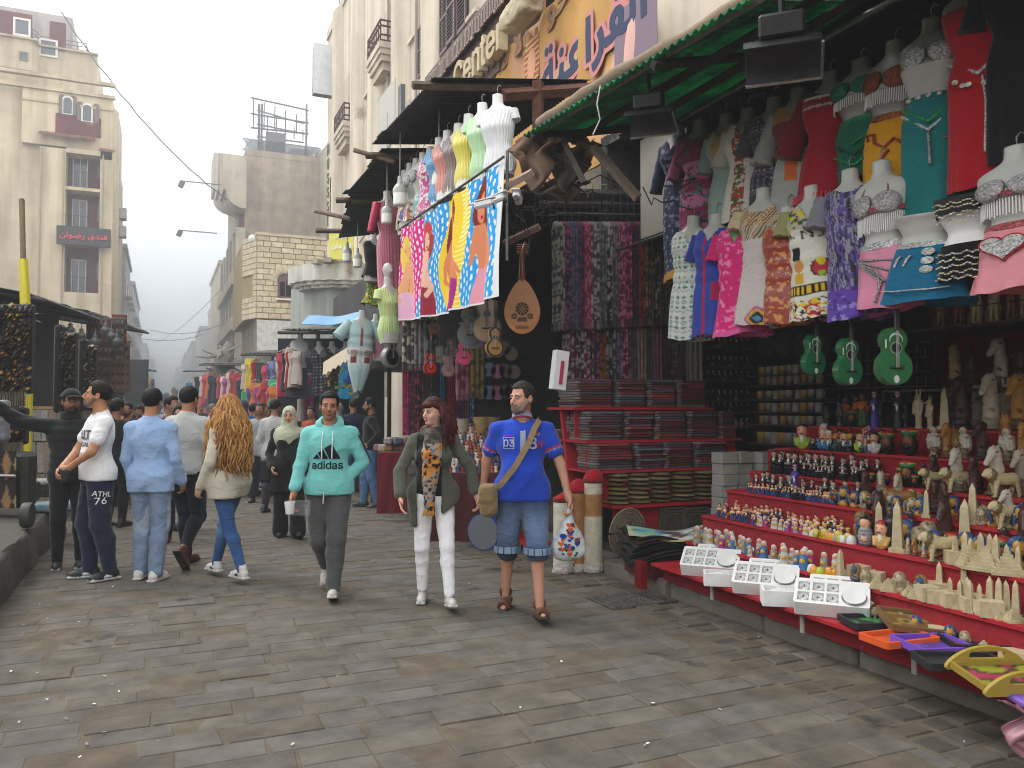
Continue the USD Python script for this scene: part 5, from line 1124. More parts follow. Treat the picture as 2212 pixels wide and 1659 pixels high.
# ---- glossy pleated slips in a row over the towel
XT=2.72
for px,yt,cc,lab in ((1076,208,'d8d8d8','white glossy pleated slip dress on headless mannequin, nearest of the row over the towel'),(1043,226,'b5d8a8','pale green glossy pleated slip dress next to the white one'),(1012,250,'d9cb52','yellow glossy pleated slip dress in the row over the towel'),(990,270,'7d6a66','brown grey glossy pleated slip dress left of the yellow one'),(967,285,'d08478','salmon glossy pleated slip dress in the row over the towel'),(950,300,'5f9ac2','sky blue glossy pleated slip dress left of the salmon one')):
 d=XT/((ray(px,885)@[1,0,0])/1728);yb=yt+170*6.9/d
 mannequin(px,yt,yb,X=XT,s=.84,face=.62,colfn=P_solid(cc),hem=.16,neck=V_NECK(.13,.07),mat='satin',rib=(.035,26,.8),label=lab,group='pleated slips in a row',fold=(-.5,.02,5),seed=int(px),body=np.array([.7,.69,.67]),sl=(.12,.06,.062,hx(cc)))
for i,(px,yt,c1,c2,lab) in enumerate(((930,320,'c23a7a','d8d8d8','pink top with silver flower print among the sequin costumes'),(915,332,'4a9a8a','c0c0c0','turquoise and silver sequin costume under the dark awning'),(900,345,'b0603a','e0e0dc','orange skirt and white top costume under the dark awning'),(886,355,'4a3f8a','d0b050','violet and gold sequin costume under the dark awning'),(876,370,'7a6a3a','9a9a90','olive sequin costume at the far end of the row'))):
 d=XT/((ray(px,885)@[1,0,0])/1728);yb=yt+175*6.9/d
 mannequin(px,yt,yb,X=XT,s=.84,face=.62,colfn=P_print(c1,[c2],30,.56,i),hem=.17,gtop=-.42 if i else 0,neck=None if i else V_NECK(.1,.06),mat='satin',label=lab,seed=i,extra=(lambda t,z1,c2=c2:bra(t,-.17,hx(c2,.8))) if i else None,cat='dance costume')
mannequin(838,415,700,d=10.6,s=.98,face=.9,colfn=P_solid('b8647a'),hem=.17,neck=ROUND(.1,.1),mat='satin',rib=(.03,26,.4),label='long shiny pink dress with sequined red shoulder hanging left of the towel',extra=lambda t,z1:put(t,'sequin_shoulder',sleeve(M(),-1,.42,.07,.05,hx('a02a44'),.35),'sequin',True),seed=31)
mannequin(806,505,600,d=11.4,s=.8,face=.7,colfn=P_solid('121214'),hem=.2,neck=ROUND(.1,.1),label='small black dress hanging left of the shiny pink dress',seed=32)
mannequin(812,560,660,d=11.6,s=.8,face=.7,colfn=P_print(P_bands([(-.75,-.7,'c9a02a',.02)],'3f7a2a'),['c99a2a','6b2f1c'],24,.6,3),hem=.24,label='green and gold printed cloth under the small black dress',seed=33)
mannequin(1003,640,700,d=9.2,s=.5,face=.7,colfn=P_solid('2a2f33'),hem=.2,label='dark small garment in shadow under the towel',seed=36)
def head_on(t,z1):
 f=F((-.12,-.14,.1),(.12,.14,.42),.012);f.cone((0,0,.1),(0,0,.2),.05,.045);f.ell((0,-.01,.28),(.068,.085,.1),k=.03);f.cone((0,-.09,.27),(0,-.1,.25),.012,.014,k=.02)
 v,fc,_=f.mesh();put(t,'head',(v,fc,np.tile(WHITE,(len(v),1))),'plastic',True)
mannequin(838,602,832-92,d=9.6,s=.82,face=1.0,colfn=lambda x,z,u,y:mixc(hx('b8cf8a'),hx('8f9a5a'),np.clip(-(z+.75)*8,0,1)),hem=.14,neck=V_NECK(.1,.08),sl=(.14,.065,.07,hx('b8cf8a')),mat='satin',rib=(.03,26,.4),label='white mannequin with a head in a long pale green ribbed dress',extra=head_on,seed=34)
pk=lambda cx:(lambda x,z,u,y:front(y) & (np.abs(x-cx) < .075) & (np.abs(z+.55) < .13))
pi_=lambda cx:(lambda x,z,u,y:front(y) & (np.abs(x-cx) < .045) & (np.abs(z+.55) < .1) & (((z*40) % 1) < .65))
mannequin(782,672,846,d=12.2,s=1.0,face=.35,colfn=on(P_solid('a3bcbc'),(lambda x,z,u,y:front(y) & (np.abs(x) < .02) & (z > -.4),'8a4a4e'),(pk(-.1),'c9c2bc'),(pk(.1),'c9c2bc'),(pi_(-.1),'6a3a36'),(pi_(.1),'6a3a36')),hem=.06,flare=-.75,neck=V_NECK(.12,.07),sl=(.3,.08,.1,hx('9fb8b8'),.75),label='pale blue cotton robe with embroidered pockets tied at the bottom',seed=35,waist=.05,fold=(-.55,.06,7),g=.02)
mannequin(812,680,800,d=12.9,s=.9,face=.5,colfn=on(P_solid('6a6460'),(lambda x,z,u,y:front(y) & (np.hypot(x,z+.32) < .09),'7a2226'),(lambda x,z,u,y:front(y) & (np.hypot(x,z+.6) < .06),'b8642a')),hem=.2,neck=V_NECK(.12,.07),label='grey tunic with orange and maroon hamsa print behind the pale blue robe',seed=37)
mannequin(826,700,775,d=12.4,s=.9,face=.6,colfn=P_solid('c98aa0'),hem=.2,label='plain pink cloth below the pale green mannequin',seed=38)
# ---- the printed towel
ta,tb=xp(1086,348,2.6),xp(1081,640,2.6);tc_,td=xp(868,497,2.6),xp(866,693,2.6)
nu,nv=230,104
u,v=np.meshgrid(np.linspace(0,1,nu),np.linspace(0,1,nv),indexing='ij')
L_,R_=tc_+(td-tc_)*v[...,None],ta+(tb-ta)*v[...,None]
P=L_+(R_-L_)*u[...,None];P[...,0] -= .035*np.sin(u*19+v*2)*np.clip(v*1.5,.3,1)+.02*np.sin(u*43);P[...,2] -= .05*np.sin(u*PI)*(.4+.3*v)
uw=u+.018*np.sin(v*9+u*6)
AS=np.linalg.norm(ta-tc_)/1.1
def ell(cx,cy,rx,ry,a=0.0):
 dx,dy=(uw-cx)*AS,v-cy;c,s=math.cos(a),math.sin(a);return ((dx*c+dy*s)/rx)**2+((-dx*s+dy*c)/ry)**2 < 1
def pl(pts):return shapely.contains_xy(Polygon([(x*AS,y) for x,y in pts]),uw*AS,v)
def ln(pts,w):return shapely.contains_xy(LineString([(x*AS,y) for x,y in pts]).buffer(w),uw*AS,v)
col=np.zeros((nu,nv,3))
def ink(t,c):col[t]=hx(c)
b1,b2,b3=.25+.05*np.sin(v*5),.5+.04*np.sin(v*6+1),.73+.05*np.sin(v*5+.5)
ink(u >= 0,'cf1f7a');ink(u > b1,'1f8fd0');ink(u > b2,'e0be2f');ink(u > b3,'1f98d8')
ds=(np.hypot(((uw*AS*13) % 1)-.5,((v*13+.5*np.floor(uw*AS*13)) % 1-.5)*.6) < .2)
ink(ds & ((u < b2) | (u > b3)),'e8e4e4');ink((u > b2) & (u < b3) & (((v*26) % 1) < .35) & (u > b3-.09),'efe39a')
def woman(cx,top,hair,skin,dress,hs=1.0,hat=None,arm=1):
 ink(ell(cx,top+.17*hs,.085*hs,.17*hs,.1),hair);ink(ell(cx-.03*arm,top+.3*hs,.07*hs,.18*hs,-.15*arm),hair)
 if hat:ink(ell(cx+.01,top+.1*hs,.12*hs,.05*hs,-.5),hat);ink(ell(cx+.02,top+.05*hs,.06*hs,.07*hs),hat)
 ink(pl([(cx-.025,top+.3*hs),(cx+.025,top+.3*hs),(cx+.06,top+.5),(cx+.075,.75),(cx+.06,1.0),(cx-.07,1.0),(cx-.05,.78),(cx-.055,top+.5)]),skin)
 ink(ell(cx+.005,top+.2*hs,.05*hs,.1*hs),skin);ink(ell(cx+.008,top+.26*hs,.02*hs,.014*hs),'b01c2c')
 for e in (-.018,.022):ink(ell(cx+e*hs/AS*2.4,top+.18*hs,.013*hs,.008*hs),'2a1a18');ink(ell(cx+e*hs/AS*2.4,top+.155*hs,.018*hs,.005*hs),'5a2a1c')
 ink(pl([(cx-.055,.72),(cx+.0,.7),(cx+.07,.74),(cx+.065,1),(cx-.075,1)]),dress)
 ink(ln([(cx+.055*arm,top+.52),(cx+.085*arm,top+.66),(cx+.02*arm,top+.42)],.022),skin);ink(ln([(cx-.05*arm,top+.5),(cx-.075*arm,.72),(cx-.03*arm,.8)],.022),skin)
 ink(ln([(cx,top+.46),(cx+.01,.7)],.004),'a8643c')
woman(.09,.1,'d8bd4a','d99a70','d9a5c0',.95);woman(.33,.1,'9a2f1f','d8a890','8a1c34',.9,hat='c03030',arm=-1)
woman(.58,.02,'6e1f16','cc7a50','9a1c7a',1.1);woman(.84,.0,'7a1d16','d08058','d890a0',1.2,arm=-1)
ink(u > .965,'d8d8d8');ink(v > .985,'d8d4d4')
tw=thing('beach_towel','large colourful printed towel showing four stylised women on dotted stripes','towel')
put(tw,'cloth',M().sheet(P,.004,col),'print',True)
put(tw,'hanging_pole',M().tube([tc_+[0,.1,.03],ta+[0,-.02,.03]],.012,8,hx('4a4640')).bar(ta+[.05,.02,.1],[ta[0]+.05,ta[1]+.02,tb[2]+.3],.02,(.1,.1,.1)),'metal')
# ---- hanging shawls and scarves
def shawl(c,w,h,col,label,seed,fr=.07,th=.05,axis=0.0,group='folded shawls hanging side by side',mat='cloth',folds=3,fcol=None):
 t=thing('shawl',label,'shawl',c,axis,group=group)
 n,k=22,46;r=np.random.default_rng(seed);ph=r.uniform(0,6,3);x=np.linspace(-.5,.5,n)[:,None];zz=np.linspace(0,-h,k)[None]
 Y=.02*np.sin(x*folds*2*PI+ph[0]+zz*.6)+.012*np.sin(x*17+ph[1]);wv=w*(1+.06*np.sin(zz*3+ph[2]))
 P=np.stack([x*wv+0*zz,Y+0*zz-th*.5,zz+0*x],-1);Pb=P*[1,1,1]+[0,th,0]
 cc=col(P[...,0],P[...,2],P[...,0]/.17,-np.ones_like(P[...,0]))
 cc=cc*.75;m=M().sheet(P,.008,cc);m.sheet(Pb,.008,cc*.9);m.tube([(-w/2,0,.005),(w/2,0,.005)],th*.55,8,cc[:,0].mean(0));put(t,'cloth',m,mat,True)
 if fr:
  m=M();q=P[:,-1]
  for i in range(n*2-1):
   p=(q[i//2]+q[(i+1)//2])/2
   for o in (0,th):m.tube([p+[0,o,0],p+[rng.uniform(-.008,.008),o+rng.uniform(-.01,.01),-fr*rng.uniform(.8,1.1)]],.0032,3,fcol if fcol is not None else cc[i//2,-1]*.8+.03,cap=False)
  put(t,'fringe',m,'cloth',kind='stuff')
 return t
SHC=[('8f8a82','3a3634'),('2b2a38','9a4a6a'),('244a5e','7a5a80'),('3a2a4a','7a3a56'),('8a2040','b8607a'),('4a3f46','b09aa0'),('4c5054','77797c'),('26242a','a09aa0'),('5a4a50','8a7a80'),('7a2a4a','c07a98'),('6a1c3a','b85a86'),('2a1a30','5a2a50'),('9a3a24','3a1a22'),('3a342e','8a6a4a'),('2c2a28','a89a80'),('383430','6a5e50'),('2a2826','5a5650')]
names=['grey','navy with pink paisley','teal','violet','crimson','brown patterned','steel grey','black and white','dusty brown','plum paisley','magenta paisley','dark violet','orange red','dark brown','black with beige label','dark taupe','charcoal']
for i,((a,b),nm) in enumerate(zip(SHC,names)):
 px=1206+i*14.6;p=yp(px,490,7.25)
 shawl(p,.095,1.0,P_print(a,[b],46,.55,i),f'{nm} fringed shawl hanging in the upper row above the stacked textiles',i,group=None,th=.09)
for i in range(15):
 px=1232+i*16.5;p=yp(px,712,7.32)
 a,b=[('5a2a3c','a08a90'),('3a3038','a8a0a4'),('5c1c28','b09a9a'),('34304a','a0506a'),('8a4a24','3a2a28'),('2c2c2c','8a8a8a'),('4a3a50','8a6a8a'),('6a1c3c','c07a98'),('3c4446','54585a'),('7a5a4a','8f6c58'),('3a3c40','4a4c50'),('5c2036','7a3048'),('3a2430','4c2c3c'),('4c3440','7a6470'),('46403e','5a5250')][i]
 shawl(p,.12,1.0-.0*i,P_print(a,[b],42,.56,i+40),['plum paisley','grey and plum','wine red','indigo','rust','black and grey','mauve','berry','slate','tan satin','dark grey','wine satin','aubergine','lilac flowered','taupe'][i]+' scarf hanging in the lower row right above the textile stacks',i+50,fr=0 if i > 7 else .06,group=None,th=.07,mat='satin' if i in (9,11) else 'cloth')
shawl(yp(1495,690,7.3),.18,1.05,P_solid('8a8580'),'plain pale grey cloth at the right end of the lower scarf row',90,fr=0,group=None)
for i,(px,a,b,nm) in enumerate(((878,'a8285a','7a1c44','hot pink'),(890,'4a2a3a','9a3a5a','plum flowered'),(900,'3a1c30','b03060','dark pink flowered'),(910,'241c20','5a4a4a','near black'),(921,'4a3026','2a201c','brown velvet'),(933,'3a3230','6a5a50','grey brown'),(944,'241e20','4a3a40','black'),(955,'1f6a94','1a5a80','bright blue'),(966,'35201f','4a2a2a','dark brown'),(974,'9a1838','7a1430','scarlet'),(984,'6a1c34','52162a','wine'),(996,'5a2a6a','3a1c48','purple checked'),(1008,'6a4a2a','3a4a3a','ochre printed'),(1018,'3a4a7a','8a8aa0','blue printed'))):
 p=dp(px,782,10.4+.0*i);shawl(p,.085,.95,P_print(a,[b],40,.58,i),f'{nm} long scarf hanging behind the two women and the standing men',i+120,fr=0,group=None,th=.06,axis=-YAW)
for i,(px,py,a,b,nm) in enumerate(((885,695,'3a3634','b0a890','black and white diamond knotted'),(905,695,'8a8084','6a6064','grey pink striped'),(928,690,'2a4a44','6a8a80','dark teal dotted'),(1000,760,'a86a7a','7a3a4a','pink tasselled'),(1030,755,'8a7a3a','5a4a2a','olive gold tasselled'))):
 p=dp(px,py,9.4);shawl(p,.16,.5,P_print(a,[b],26,.56,i+9),f'{nm} shawl hanging below the towel',i+150,group=None,axis=-YAW)
# ================================================================ the souvenir stall: shelves and goods
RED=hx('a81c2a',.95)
def kindmesh(name,parts):
 """parts: (part name, mesh, material, smooth)"""
 k=kind_of(name)
 for n_,m,mt,sm in parts:put(k,n_,m,mt,sm)
 return k
# ---- stepped red display
STEP=[(.27,3.74,4.06),(.45,4.02,4.26),(.65,4.22,4.58),(.85,4.52,4.86),(1.0,4.82,5.2),(1.2,5.16,5.5),(1.4,5.46,6.0)]
ds=thing('stepped_display','stepped red cloth covered display counter for the souvenirs','display counter')
y0_,y1_=0.4,5.55
for i,(z,xa_,xb_) in enumerate(STEP):
 e=y1_+(.15 if i == 0 else .05*i);sk=.13 if i == 0 else .05
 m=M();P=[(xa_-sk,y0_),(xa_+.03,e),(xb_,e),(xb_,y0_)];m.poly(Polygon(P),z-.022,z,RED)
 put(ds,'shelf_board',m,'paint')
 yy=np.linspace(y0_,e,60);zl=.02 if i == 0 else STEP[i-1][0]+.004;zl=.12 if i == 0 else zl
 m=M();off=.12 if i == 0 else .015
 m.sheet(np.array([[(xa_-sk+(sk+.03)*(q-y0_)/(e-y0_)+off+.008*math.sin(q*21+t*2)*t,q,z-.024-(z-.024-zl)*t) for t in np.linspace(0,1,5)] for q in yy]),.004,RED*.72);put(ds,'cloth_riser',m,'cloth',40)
m=M()
for q in (4.9,3.95,3.1,2.4):m.box((3.80-(5.5-q)*.035,q,.2),(.012,.03,.13),(.5,.5,.48))
m.box((3.62,5.62,.2),(.06,.1,.22),RED*.6);put(ds,'slotted_bracket',m,'metal',kind='stuff')
put(ds,'sign_pad',M().span((4.9,5.5,.12),(6.2,5.56,1.2),RED*.6),'cloth')
# ---- little figures from ellipsoids and cones (centimetres, front is -y)
def fig(name,res,prims,pal,mat='resin',disp=0.0):
 lo,hi=np.full(3,1e9),np.full(3,-1e9)
 for p in prims:
  q=np.array(p[1:4]);r=max(p[4:7]) if p[0] == 'e' else max(p[7:9])
  for a in ([q] if p[0] == 'e' else [q,np.array(p[4:7])]):lo,hi=np.minimum(lo,a-r),np.maximum(hi,a+r)
 f=F(lo-res*2,hi+res*2,res)
 for p in prims:
  if p[0] == 'e':f.ell(p[1:4],p[4:7],k=p[7],c=p[8],R=rot((1,0,0),math.radians(p[9])) if len(p) > 9 else None)
  else:f.cone(p[1:4],p[4:7],p[7],p[8],k=p[9],c=p[10])
 v,fc,c=f.mesh([hx(h) if isinstance(h,str) else h for h in pal])
 if disp:v=v+normals(v,fc)*((fbm(v*.9,3)-.5)*disp)[:,None]
 k=kind_of(name);put(k,'body',(v*.01,fc,c),mat,True);return k
def E_(x,y,z,rx,ry,rz,c,k=.4,a=None):return ('e',x,y,z,rx,ry,rz,k,c)+((a,) if a is not None else ())
def N_(x,y,z,x2,y2,z2,ra,rb,c,k=.3):return ('c',x,y,z,x2,y2,z2,ra,rb,k,c)
SK='c68a66'
def seated(coat,leg,hair,skin=SK,inst='7a4a24',seat='b8784a'):
 return [E_(0,0,5.2,1.5,1.0,1.9,1),E_(0,-.2,8.2,1.0,1.05,1.25,0),E_(0,.2,8.8,1.08,1.05,1.0,3),N_(-.7,-.3,3.6,-.75,-2.0,3.4,.7,.6,2),N_(.7,-.3,3.6,.75,-2.0,3.4,.7,.6,2),N_(-.75,-2,3.4,-.75,-2.1,.5,.55,.5,2),N_(.75,-2,3.4,.75,-2.1,.5,.55,.5,2),N_(-1.5,0,6.2,-1.2,-1.6,4.6,.5,.4,1),N_(1.5,0,6.2,1.0,-1.6,4.9,.5,.4,1),E_(.1,-1.7,4.9,1.5,.5,.6,4),E_(0,.3,1.5,1.5,1.2,1.6,5),E_(0,-.95,6.0,.45,.3,.9,6)],[skin,coat,leg,hair,inst,seat,'d8d4cc']
K_mus=[fig('seated_musician',.34,*seated(*c)) for c in (('d39a78','2b4f8a','1b1614'),('17171b','1c3c78','15110f'),('d39a78','23457e','8a1c1c'))]
K_suit=[fig('suit_musician',.36,*seated('0e0e11','0e0e11','0a0908','a58a7c',c,'0c0c0e')) for c in ('5a1c24','8a8680','2a1a12')]
def bust_man(coat,hair,hat=None,skin='d09a78'):
 P=[E_(0,0,4,4.2,2.6,4.2,1),E_(0,-.3,10.8,3.0,2.9,3.6,0,.8),E_(0,.7,12.6,3.1,2.9,2.6,2),N_(0,-3,10.8,0,-3.5,10.1,.5,.6,0),E_(0,-2.9,9.3,1.2,.5,.35,2),E_(0,-2.1,6.2,1.0,.6,2.2,3),E_(-1.2,-2.7,11.6,.45,.3,.3,4),E_(1.2,-2.7,11.6,.45,.3,.3,4),N_(-4,0,6,-3,-2,2.5,1.1,.9,1),N_(4,0,6,3,-2,2.5,1.1,.9,1)]
 if hat:P += [E_(0,.2,13.8,2.5,2.4,2.0,5)]
 return P,[skin,coat,hair,'d8d4cc','15100e',hat or '000000']
K_head=[fig('caricature_bust',.5,*bust_man(*a)) for a in (('15151a','15100e'),('8fae2e','201814'),('2a6a9a','15100e','c8c6c0'),('b8b4ac','15100e'))]
K_fez=fig('fez_figure',.5,*bust_man('c29a5a','1b1412','9a1c24'));K_stripe=fig('striped_robe_figure',.5,[E_(0,0,6,4.2,3.4,6.5,1),E_(0,-.3,13.5,3.0,2.9,3.3,0),E_(0,.6,15.4,3.1,2.9,2.0,2),E_(0,-3.3,4.5,1.8,1,1.6,0)]+[E_(0,0,1.5+i*2.0,4.25,3.45,.5,3,0) for i in range(5)],['d09a78','8c8c90','141012','5c5c62'])
def singer(dress):return [N_(0,0,0,0,0,9,3.0,1.7,1,.5),N_(0,0,9,0,.1,14.5,1.7,2.1,1,.6),E_(0,0,18.8,1.35,1.35,1.7,0),E_(0,.7,19.6,1.7,1.6,1.8,2),N_(0,0,15.5,0,0,18,.75,.7,0),N_(-2,0,14.8,-1.5,-2.2,12.6,.7,.5,1),N_(2,0,14.8,1.2,-2.3,12.8,.7,.5,1),E_(-.2,-2.6,12.7,.9,.5,.5,0),E_(0,-1.2,19.1,1.2,.35,.35,3,.1),E_(.4,-2.4,11,.8,.4,1.8,4)],['b58a9a',dress,'0c0a0b','050505','c8c4c0']
K_sing=[fig('singer_figure',.5,*singer(c)) for c in ('3d2a86','1a1a1c','5c2038')]
def rasta(hat=True):return [E_(0,.3,4,3.0,2.6,4.2,1),E_(0,-1.4,5.6,1.7,1.5,2.4,0,.6),N_(0,-2.8,5.8,0,-3.2,5.2,.4,.5,0),E_(0,-2.4,3.6,1.1,.8,1.2,1)]+([E_(0,.2,8.3,3.4,3.0,1.1,4,.1),E_(0,.3,9.1,3.2,2.8,.9,3,.1),E_(0,.3,9.9,2.8,2.5,1.0,2,.1)] if hat else []),['7a4426','120d0b','8e1c18','b8942a','1e5a30']
K_rasta=fig('dreadlock_head',.45,*rasta())
K_guit=[fig('guitar_player_figure',.45,[E_(0,0,11,1.9,1.3,2.8,1),E_(0,-.2,15.5,1.2,1.2,1.5,0),E_(0,.5,15.2,1.7,1.4,2.4,3),N_(-.8,0,8.5,-.9,0,.5,.95,.8,2),N_(.8,0,8.5,.9,0,.5,.95,.8,2),E_(-.6,-1.7,10,1.6,.5,1.2,4),N_(.5,-1.8,10.4,3.6,-1.8,11.6,.3,.25,4),N_(-1.9,0,12.8,-1.4,-1.8,10.4,.6,.4,1),N_(1.9,0,12.8,1.6,-1.8,10.9,.6,.4,1),E_(0,0,.3,2.4,1.8,.5,3)],['6a3a22',c,d,'120d0b','b0702e']) for c,d in (('a8502c','3a5a3c'),('b8862a','2a6a8a'))]
K_dance=fig('belly_dancer_figure',.5,[E_(0,0,3,2.6,2.2,3.2,1),N_(0,0,5,0,0,9.5,1.7,1.4,0,.6),E_(-.8,-1.2,10.5,.9,.8,.8,2),E_(.8,-1.2,10.5,.9,.8,.8,2),E_(0,0,10.5,1.7,1.1,1.3,0),E_(0,-.1,13.6,1.1,1.1,1.4,0),E_(0,.6,13.6,1.3,1.2,1.9,3),N_(-1.7,0,11.3,-2.0,-.2,15,.5,.4,0),N_(-2,-.2,15,-.2,-.2,16.6,.4,.3,0),N_(1.7,0,11.3,2.0,-.2,15,.5,.4,0),N_(2,-.2,15,.2,-.2,16.6,.4,.3,0)],['c98e68','2d6a8c','2d6a8c','120d0b'])
def horse(c,c2):
 return [E_(0,0,1.2,4.6,4.6,1.4,1),E_(0,0,3.4,3.4,3.4,2.0,1),N_(0,.5,4,0,1.2,12,3.0,2.7,0,1),N_(0,1.2,12,0,0,19,2.8,2.3,0,1),E_(0,-1,20,2.2,3.0,2.6,0,1),N_(0,-2,19.4,0,-6.2,15.2,1.9,1.25,0,.8),E_(0,-6.6,14.8,1.3,1.2,1.2,0),N_(-1,.4,21.5,-1.2,.3,24.2,.7,.2,0),N_(1,.4,21.5,1.2,.3,24.2,.7,.2,0)]+[E_(math.sin(i*2.2)*.7,2.8-.25*i*.4+.6*math.cos(i),21-i*1.7,1.0,1.3,1.3,1,.3) for i in range(9)]+[E_(-2.0,-2.2,20.3,.3,.5,.4,2),E_(2.0,-2.2,20.3,.3,.5,.4,2),N_(-2.9,-.5,9,2.9,-2.4,8,.5,.5,1),N_(-1.6,-3,19.5,1.6,-3,19.5,.3,.3,1)],[c,c2,'120c08']
K_horse=[fig('horse_bust',.62,*horse(a,b),disp=.5) for a,b in (('a8906a','5a4022'),('3a1e16','2a1510'),('b0a596','57493a'),('9a6a2c','5a3a16'),('a89a84','8a7a60'))]
K_cat=[fig('cat_statue',.8,[E_(0,0,.8,5,6.5,1.3,1),N_(0,3,4,0,-.5,16,4.6,3.0,0,2),E_(-3,2.5,5,2.6,4.4,4.2,0,1.5),E_(3,2.5,5,2.6,4.4,4.2,0,1.5),N_(-1.3,-3.2,15,-1.5,-4.6,2,1.3,1.1,0,.6),N_(1.3,-3.2,15,1.5,-4.6,2,1.3,1.1,0,.6),N_(0,-.6,18,0,-1.8,23,2.4,2.0,0,1),E_(0,-2.4,25.5,2.6,2.8,2.5,0,.6),E_(0,-4.6,24.7,1.2,1.1,.9,0),N_(-1.7,-1.6,27,-2.2,-1.3,31,1.2,.3,0),N_(1.7,-1.6,27,2.2,-1.3,31,1.2,.3,0),E_(-1.5,-5,1.9,1.5,2,1.0,0),E_(1.5,-5,1.9,1.5,2,1.0,0),E_(0,-2.6,19.5,2.4,1.8,.6,1)],c,disp=.3) for c in (['8a6f4c','5a4226'],['7c4a24','4a2c14'],['b09a76','6a5234'])]
K_eagle=[fig('eagle_statue',.5,[E_(0,0,1,3.2,3.2,1.2,1),E_(0,0,4,2.6,2.6,2.4,1),E_(0,.3,10,3.4,3.0,4.4,0,1),E_(-3,.8,9.5,1.2,2.2,5,0),E_(3,.8,9.5,1.2,2.2,5,0),E_(0,-.4,16,2.0,2.2,2.2,0,.8),N_(0,-2.2,16,0,-3.6,15,.7,.25,2)]+[E_(2.8*math.cos(a*1.1),-1.6-1.0*math.sin(a*.8),7+(a % 6)*1.3,.9,.7,1.0,0,.1) for a in range(22)],['b4ab9c','6a5a48','a08a5a'],disp=.5) for _ in (0,)]
K_jackal=fig('jackal_god_statue',.6,[E_(0,0,.6,3,2.6,.9,0),N_(0,0,1,0,0,11,2.0,2.2,0,.6),N_(0,0,11,0,0,17,2.1,3.0,0,.8),E_(0,-.4,21,1.8,2.2,1.9,0),N_(0,-1.6,20.8,0,-5.2,20,1.0,.6,0),N_(-1.0,.3,22,-1.3,.6,27,.7,.25,0),N_(1.0,.3,22,1.3,.6,27,.7,.25,0),N_(-3,0,16.5,-2.6,-1.8,10,.9,.7,0),N_(3,0,16.5,2.6,-1.8,10,.9,.7,0)],['b0a184'],disp=.3)
K_phar=[fig('pharaoh_bust',.45,[E_(0,0,1.5,3.6,2.4,2,0),E_(0,-.6,7.4,1.9,1.9,2.6,0,.5),E_(0,.6,8.0,3.2,1.9,3.2,1,.3),N_(-2.4,-.4,6.5,-2.0,-1.4,2.2,1.0,.9,1),N_(2.4,-.4,6.5,2.0,-1.4,2.2,1.0,.9,1),N_(0,-2.4,5.2,0,-2.6,3.4,.4,.35,1),E_(0,-1.8,10.6,.5,.5,1.0,1),N_(0,-2.3,7.6,0,-2.7,7.0,.35,.4,0)],c,disp=.25) for c in (['b5862e','26406a'],['a99b80','8a7a5e'],['2a4a6a','7a5a2a'])]
def beast(c,legs,head,extra=()):return [E_(0,0,legs+3.2,3.2,8,3.6,0,1),E_(0,-5,legs+4,3.3,3.6,4,0,1),E_(0,5,legs+3.4,3.1,3.6,3.6,0,1)]+[N_(sx*1.9,y,legs+2,sx*2,y+dy,.6,1.5,.9,0,.6) for sx in (-1,1) for y,dy in ((-6,-1.2 if sx > 0 else 1),(6,1.5 if sx > 0 else -.5))]+list(head)+list(extra)+[E_(0,0,.2,3.6,9,.5,1)]
K_lion=fig('lion_statue',.6,beast('b0a078',7,[E_(0,-9.5,13.5,2.8,3.2,3.0,0,1),E_(0,-8,12.6,3.6,2.6,4.2,1,.8),E_(0,-12,12.6,1.5,1.6,1.4,0),N_(0,8.5,11,0,12,4,.6,.5,0)]),['b5a47c','6a5836'],disp=.6)
K_rhino=fig('rhino_statue',.7,beast('8a6232',6,[N_(0,-8,10,0,-13,7,3.0,2.0,0,1),N_(0,-13.6,8,0,-15.5,12.5,.9,.2,0),N_(0,-11.4,9.8,0,-12,12,.7,.2,0),N_(-1.6,-8,13,-2.2,-7.8,15,.8,.4,0),N_(1.6,-8,13,2.2,-7.8,15,.8,.4,0)]),['80582a','4a3016'],disp=.5)
def woman_fig(veil,robe):return [N_(0,0,0,0,0,3.4,2.0,1.5,1),E_(0,0,4.2,1.6,1.2,1.4,1),E_(0,-.2,6.2,.95,.9,1.15,0),E_(0,.25,6.4,1.25,1.1,1.35,2),N_(0,.5,6,0,.8,3.5,1.1,1.3,2),E_(0,-1.5,3.2,.9,.8,.8,3)],['c98f6c',robe,veil,'c9a03a']
K_wom=[fig('veiled_woman_figure',.33,*woman_fig('c8c6c0',c)) for c in ('8c8a86','a02a78','3a6a9a','b8b4aa')]
K_off=fig('yellow_uniform_figure',.4,[E_(0,0,4,2.2,1.4,3.6,1),E_(0,-.2,8.8,1.3,1.3,1.6,0),E_(0,0,10.3,1.9,1.9,.6,1,.1),N_(-2,0,6,-1.6,-1,3,.7,.5,1),N_(2,0,6,1.6,-1,3,.7,.5,1),N_(-1.2,-1.3,6.2,1.2,-1.3,3.8,.3,.3,2),E_(0,-1.4,8.4,.6,.3,.25,3)],['c98f6c','c9b23a','d8d4cc','15100e'])
def obelisk(h,w):return M().rings([[(sx*a,sy*a,z) for sx,sy in ((-1,-1),(1,-1),(1,1),(-1,1))] for a,z in ((w*1.5,0),(w*1.5,h*.08),(w,h*.08),(w*.62,h*.86),(.001,h))],hx('b5a684'))
K_obe=kindmesh('obelisk',[('shaft',obelisk(.2,.02),'resin',False)]);K_pyr=[kindmesh('pyramid',[('block',M().rings([[(sx*a,sy*a,z) for sx,sy in ((-1,-1),(1,-1),(1,1),(-1,1))] for i in range(n_) for a,z in (((1-i/n_)*.05,i*.075/n_),((1-i/n_)*.05,(i+1)*.075/n_))],hx(c_)),'resin',False)]) for c_,n_ in (('b7a888',1),('b3a685',7))]
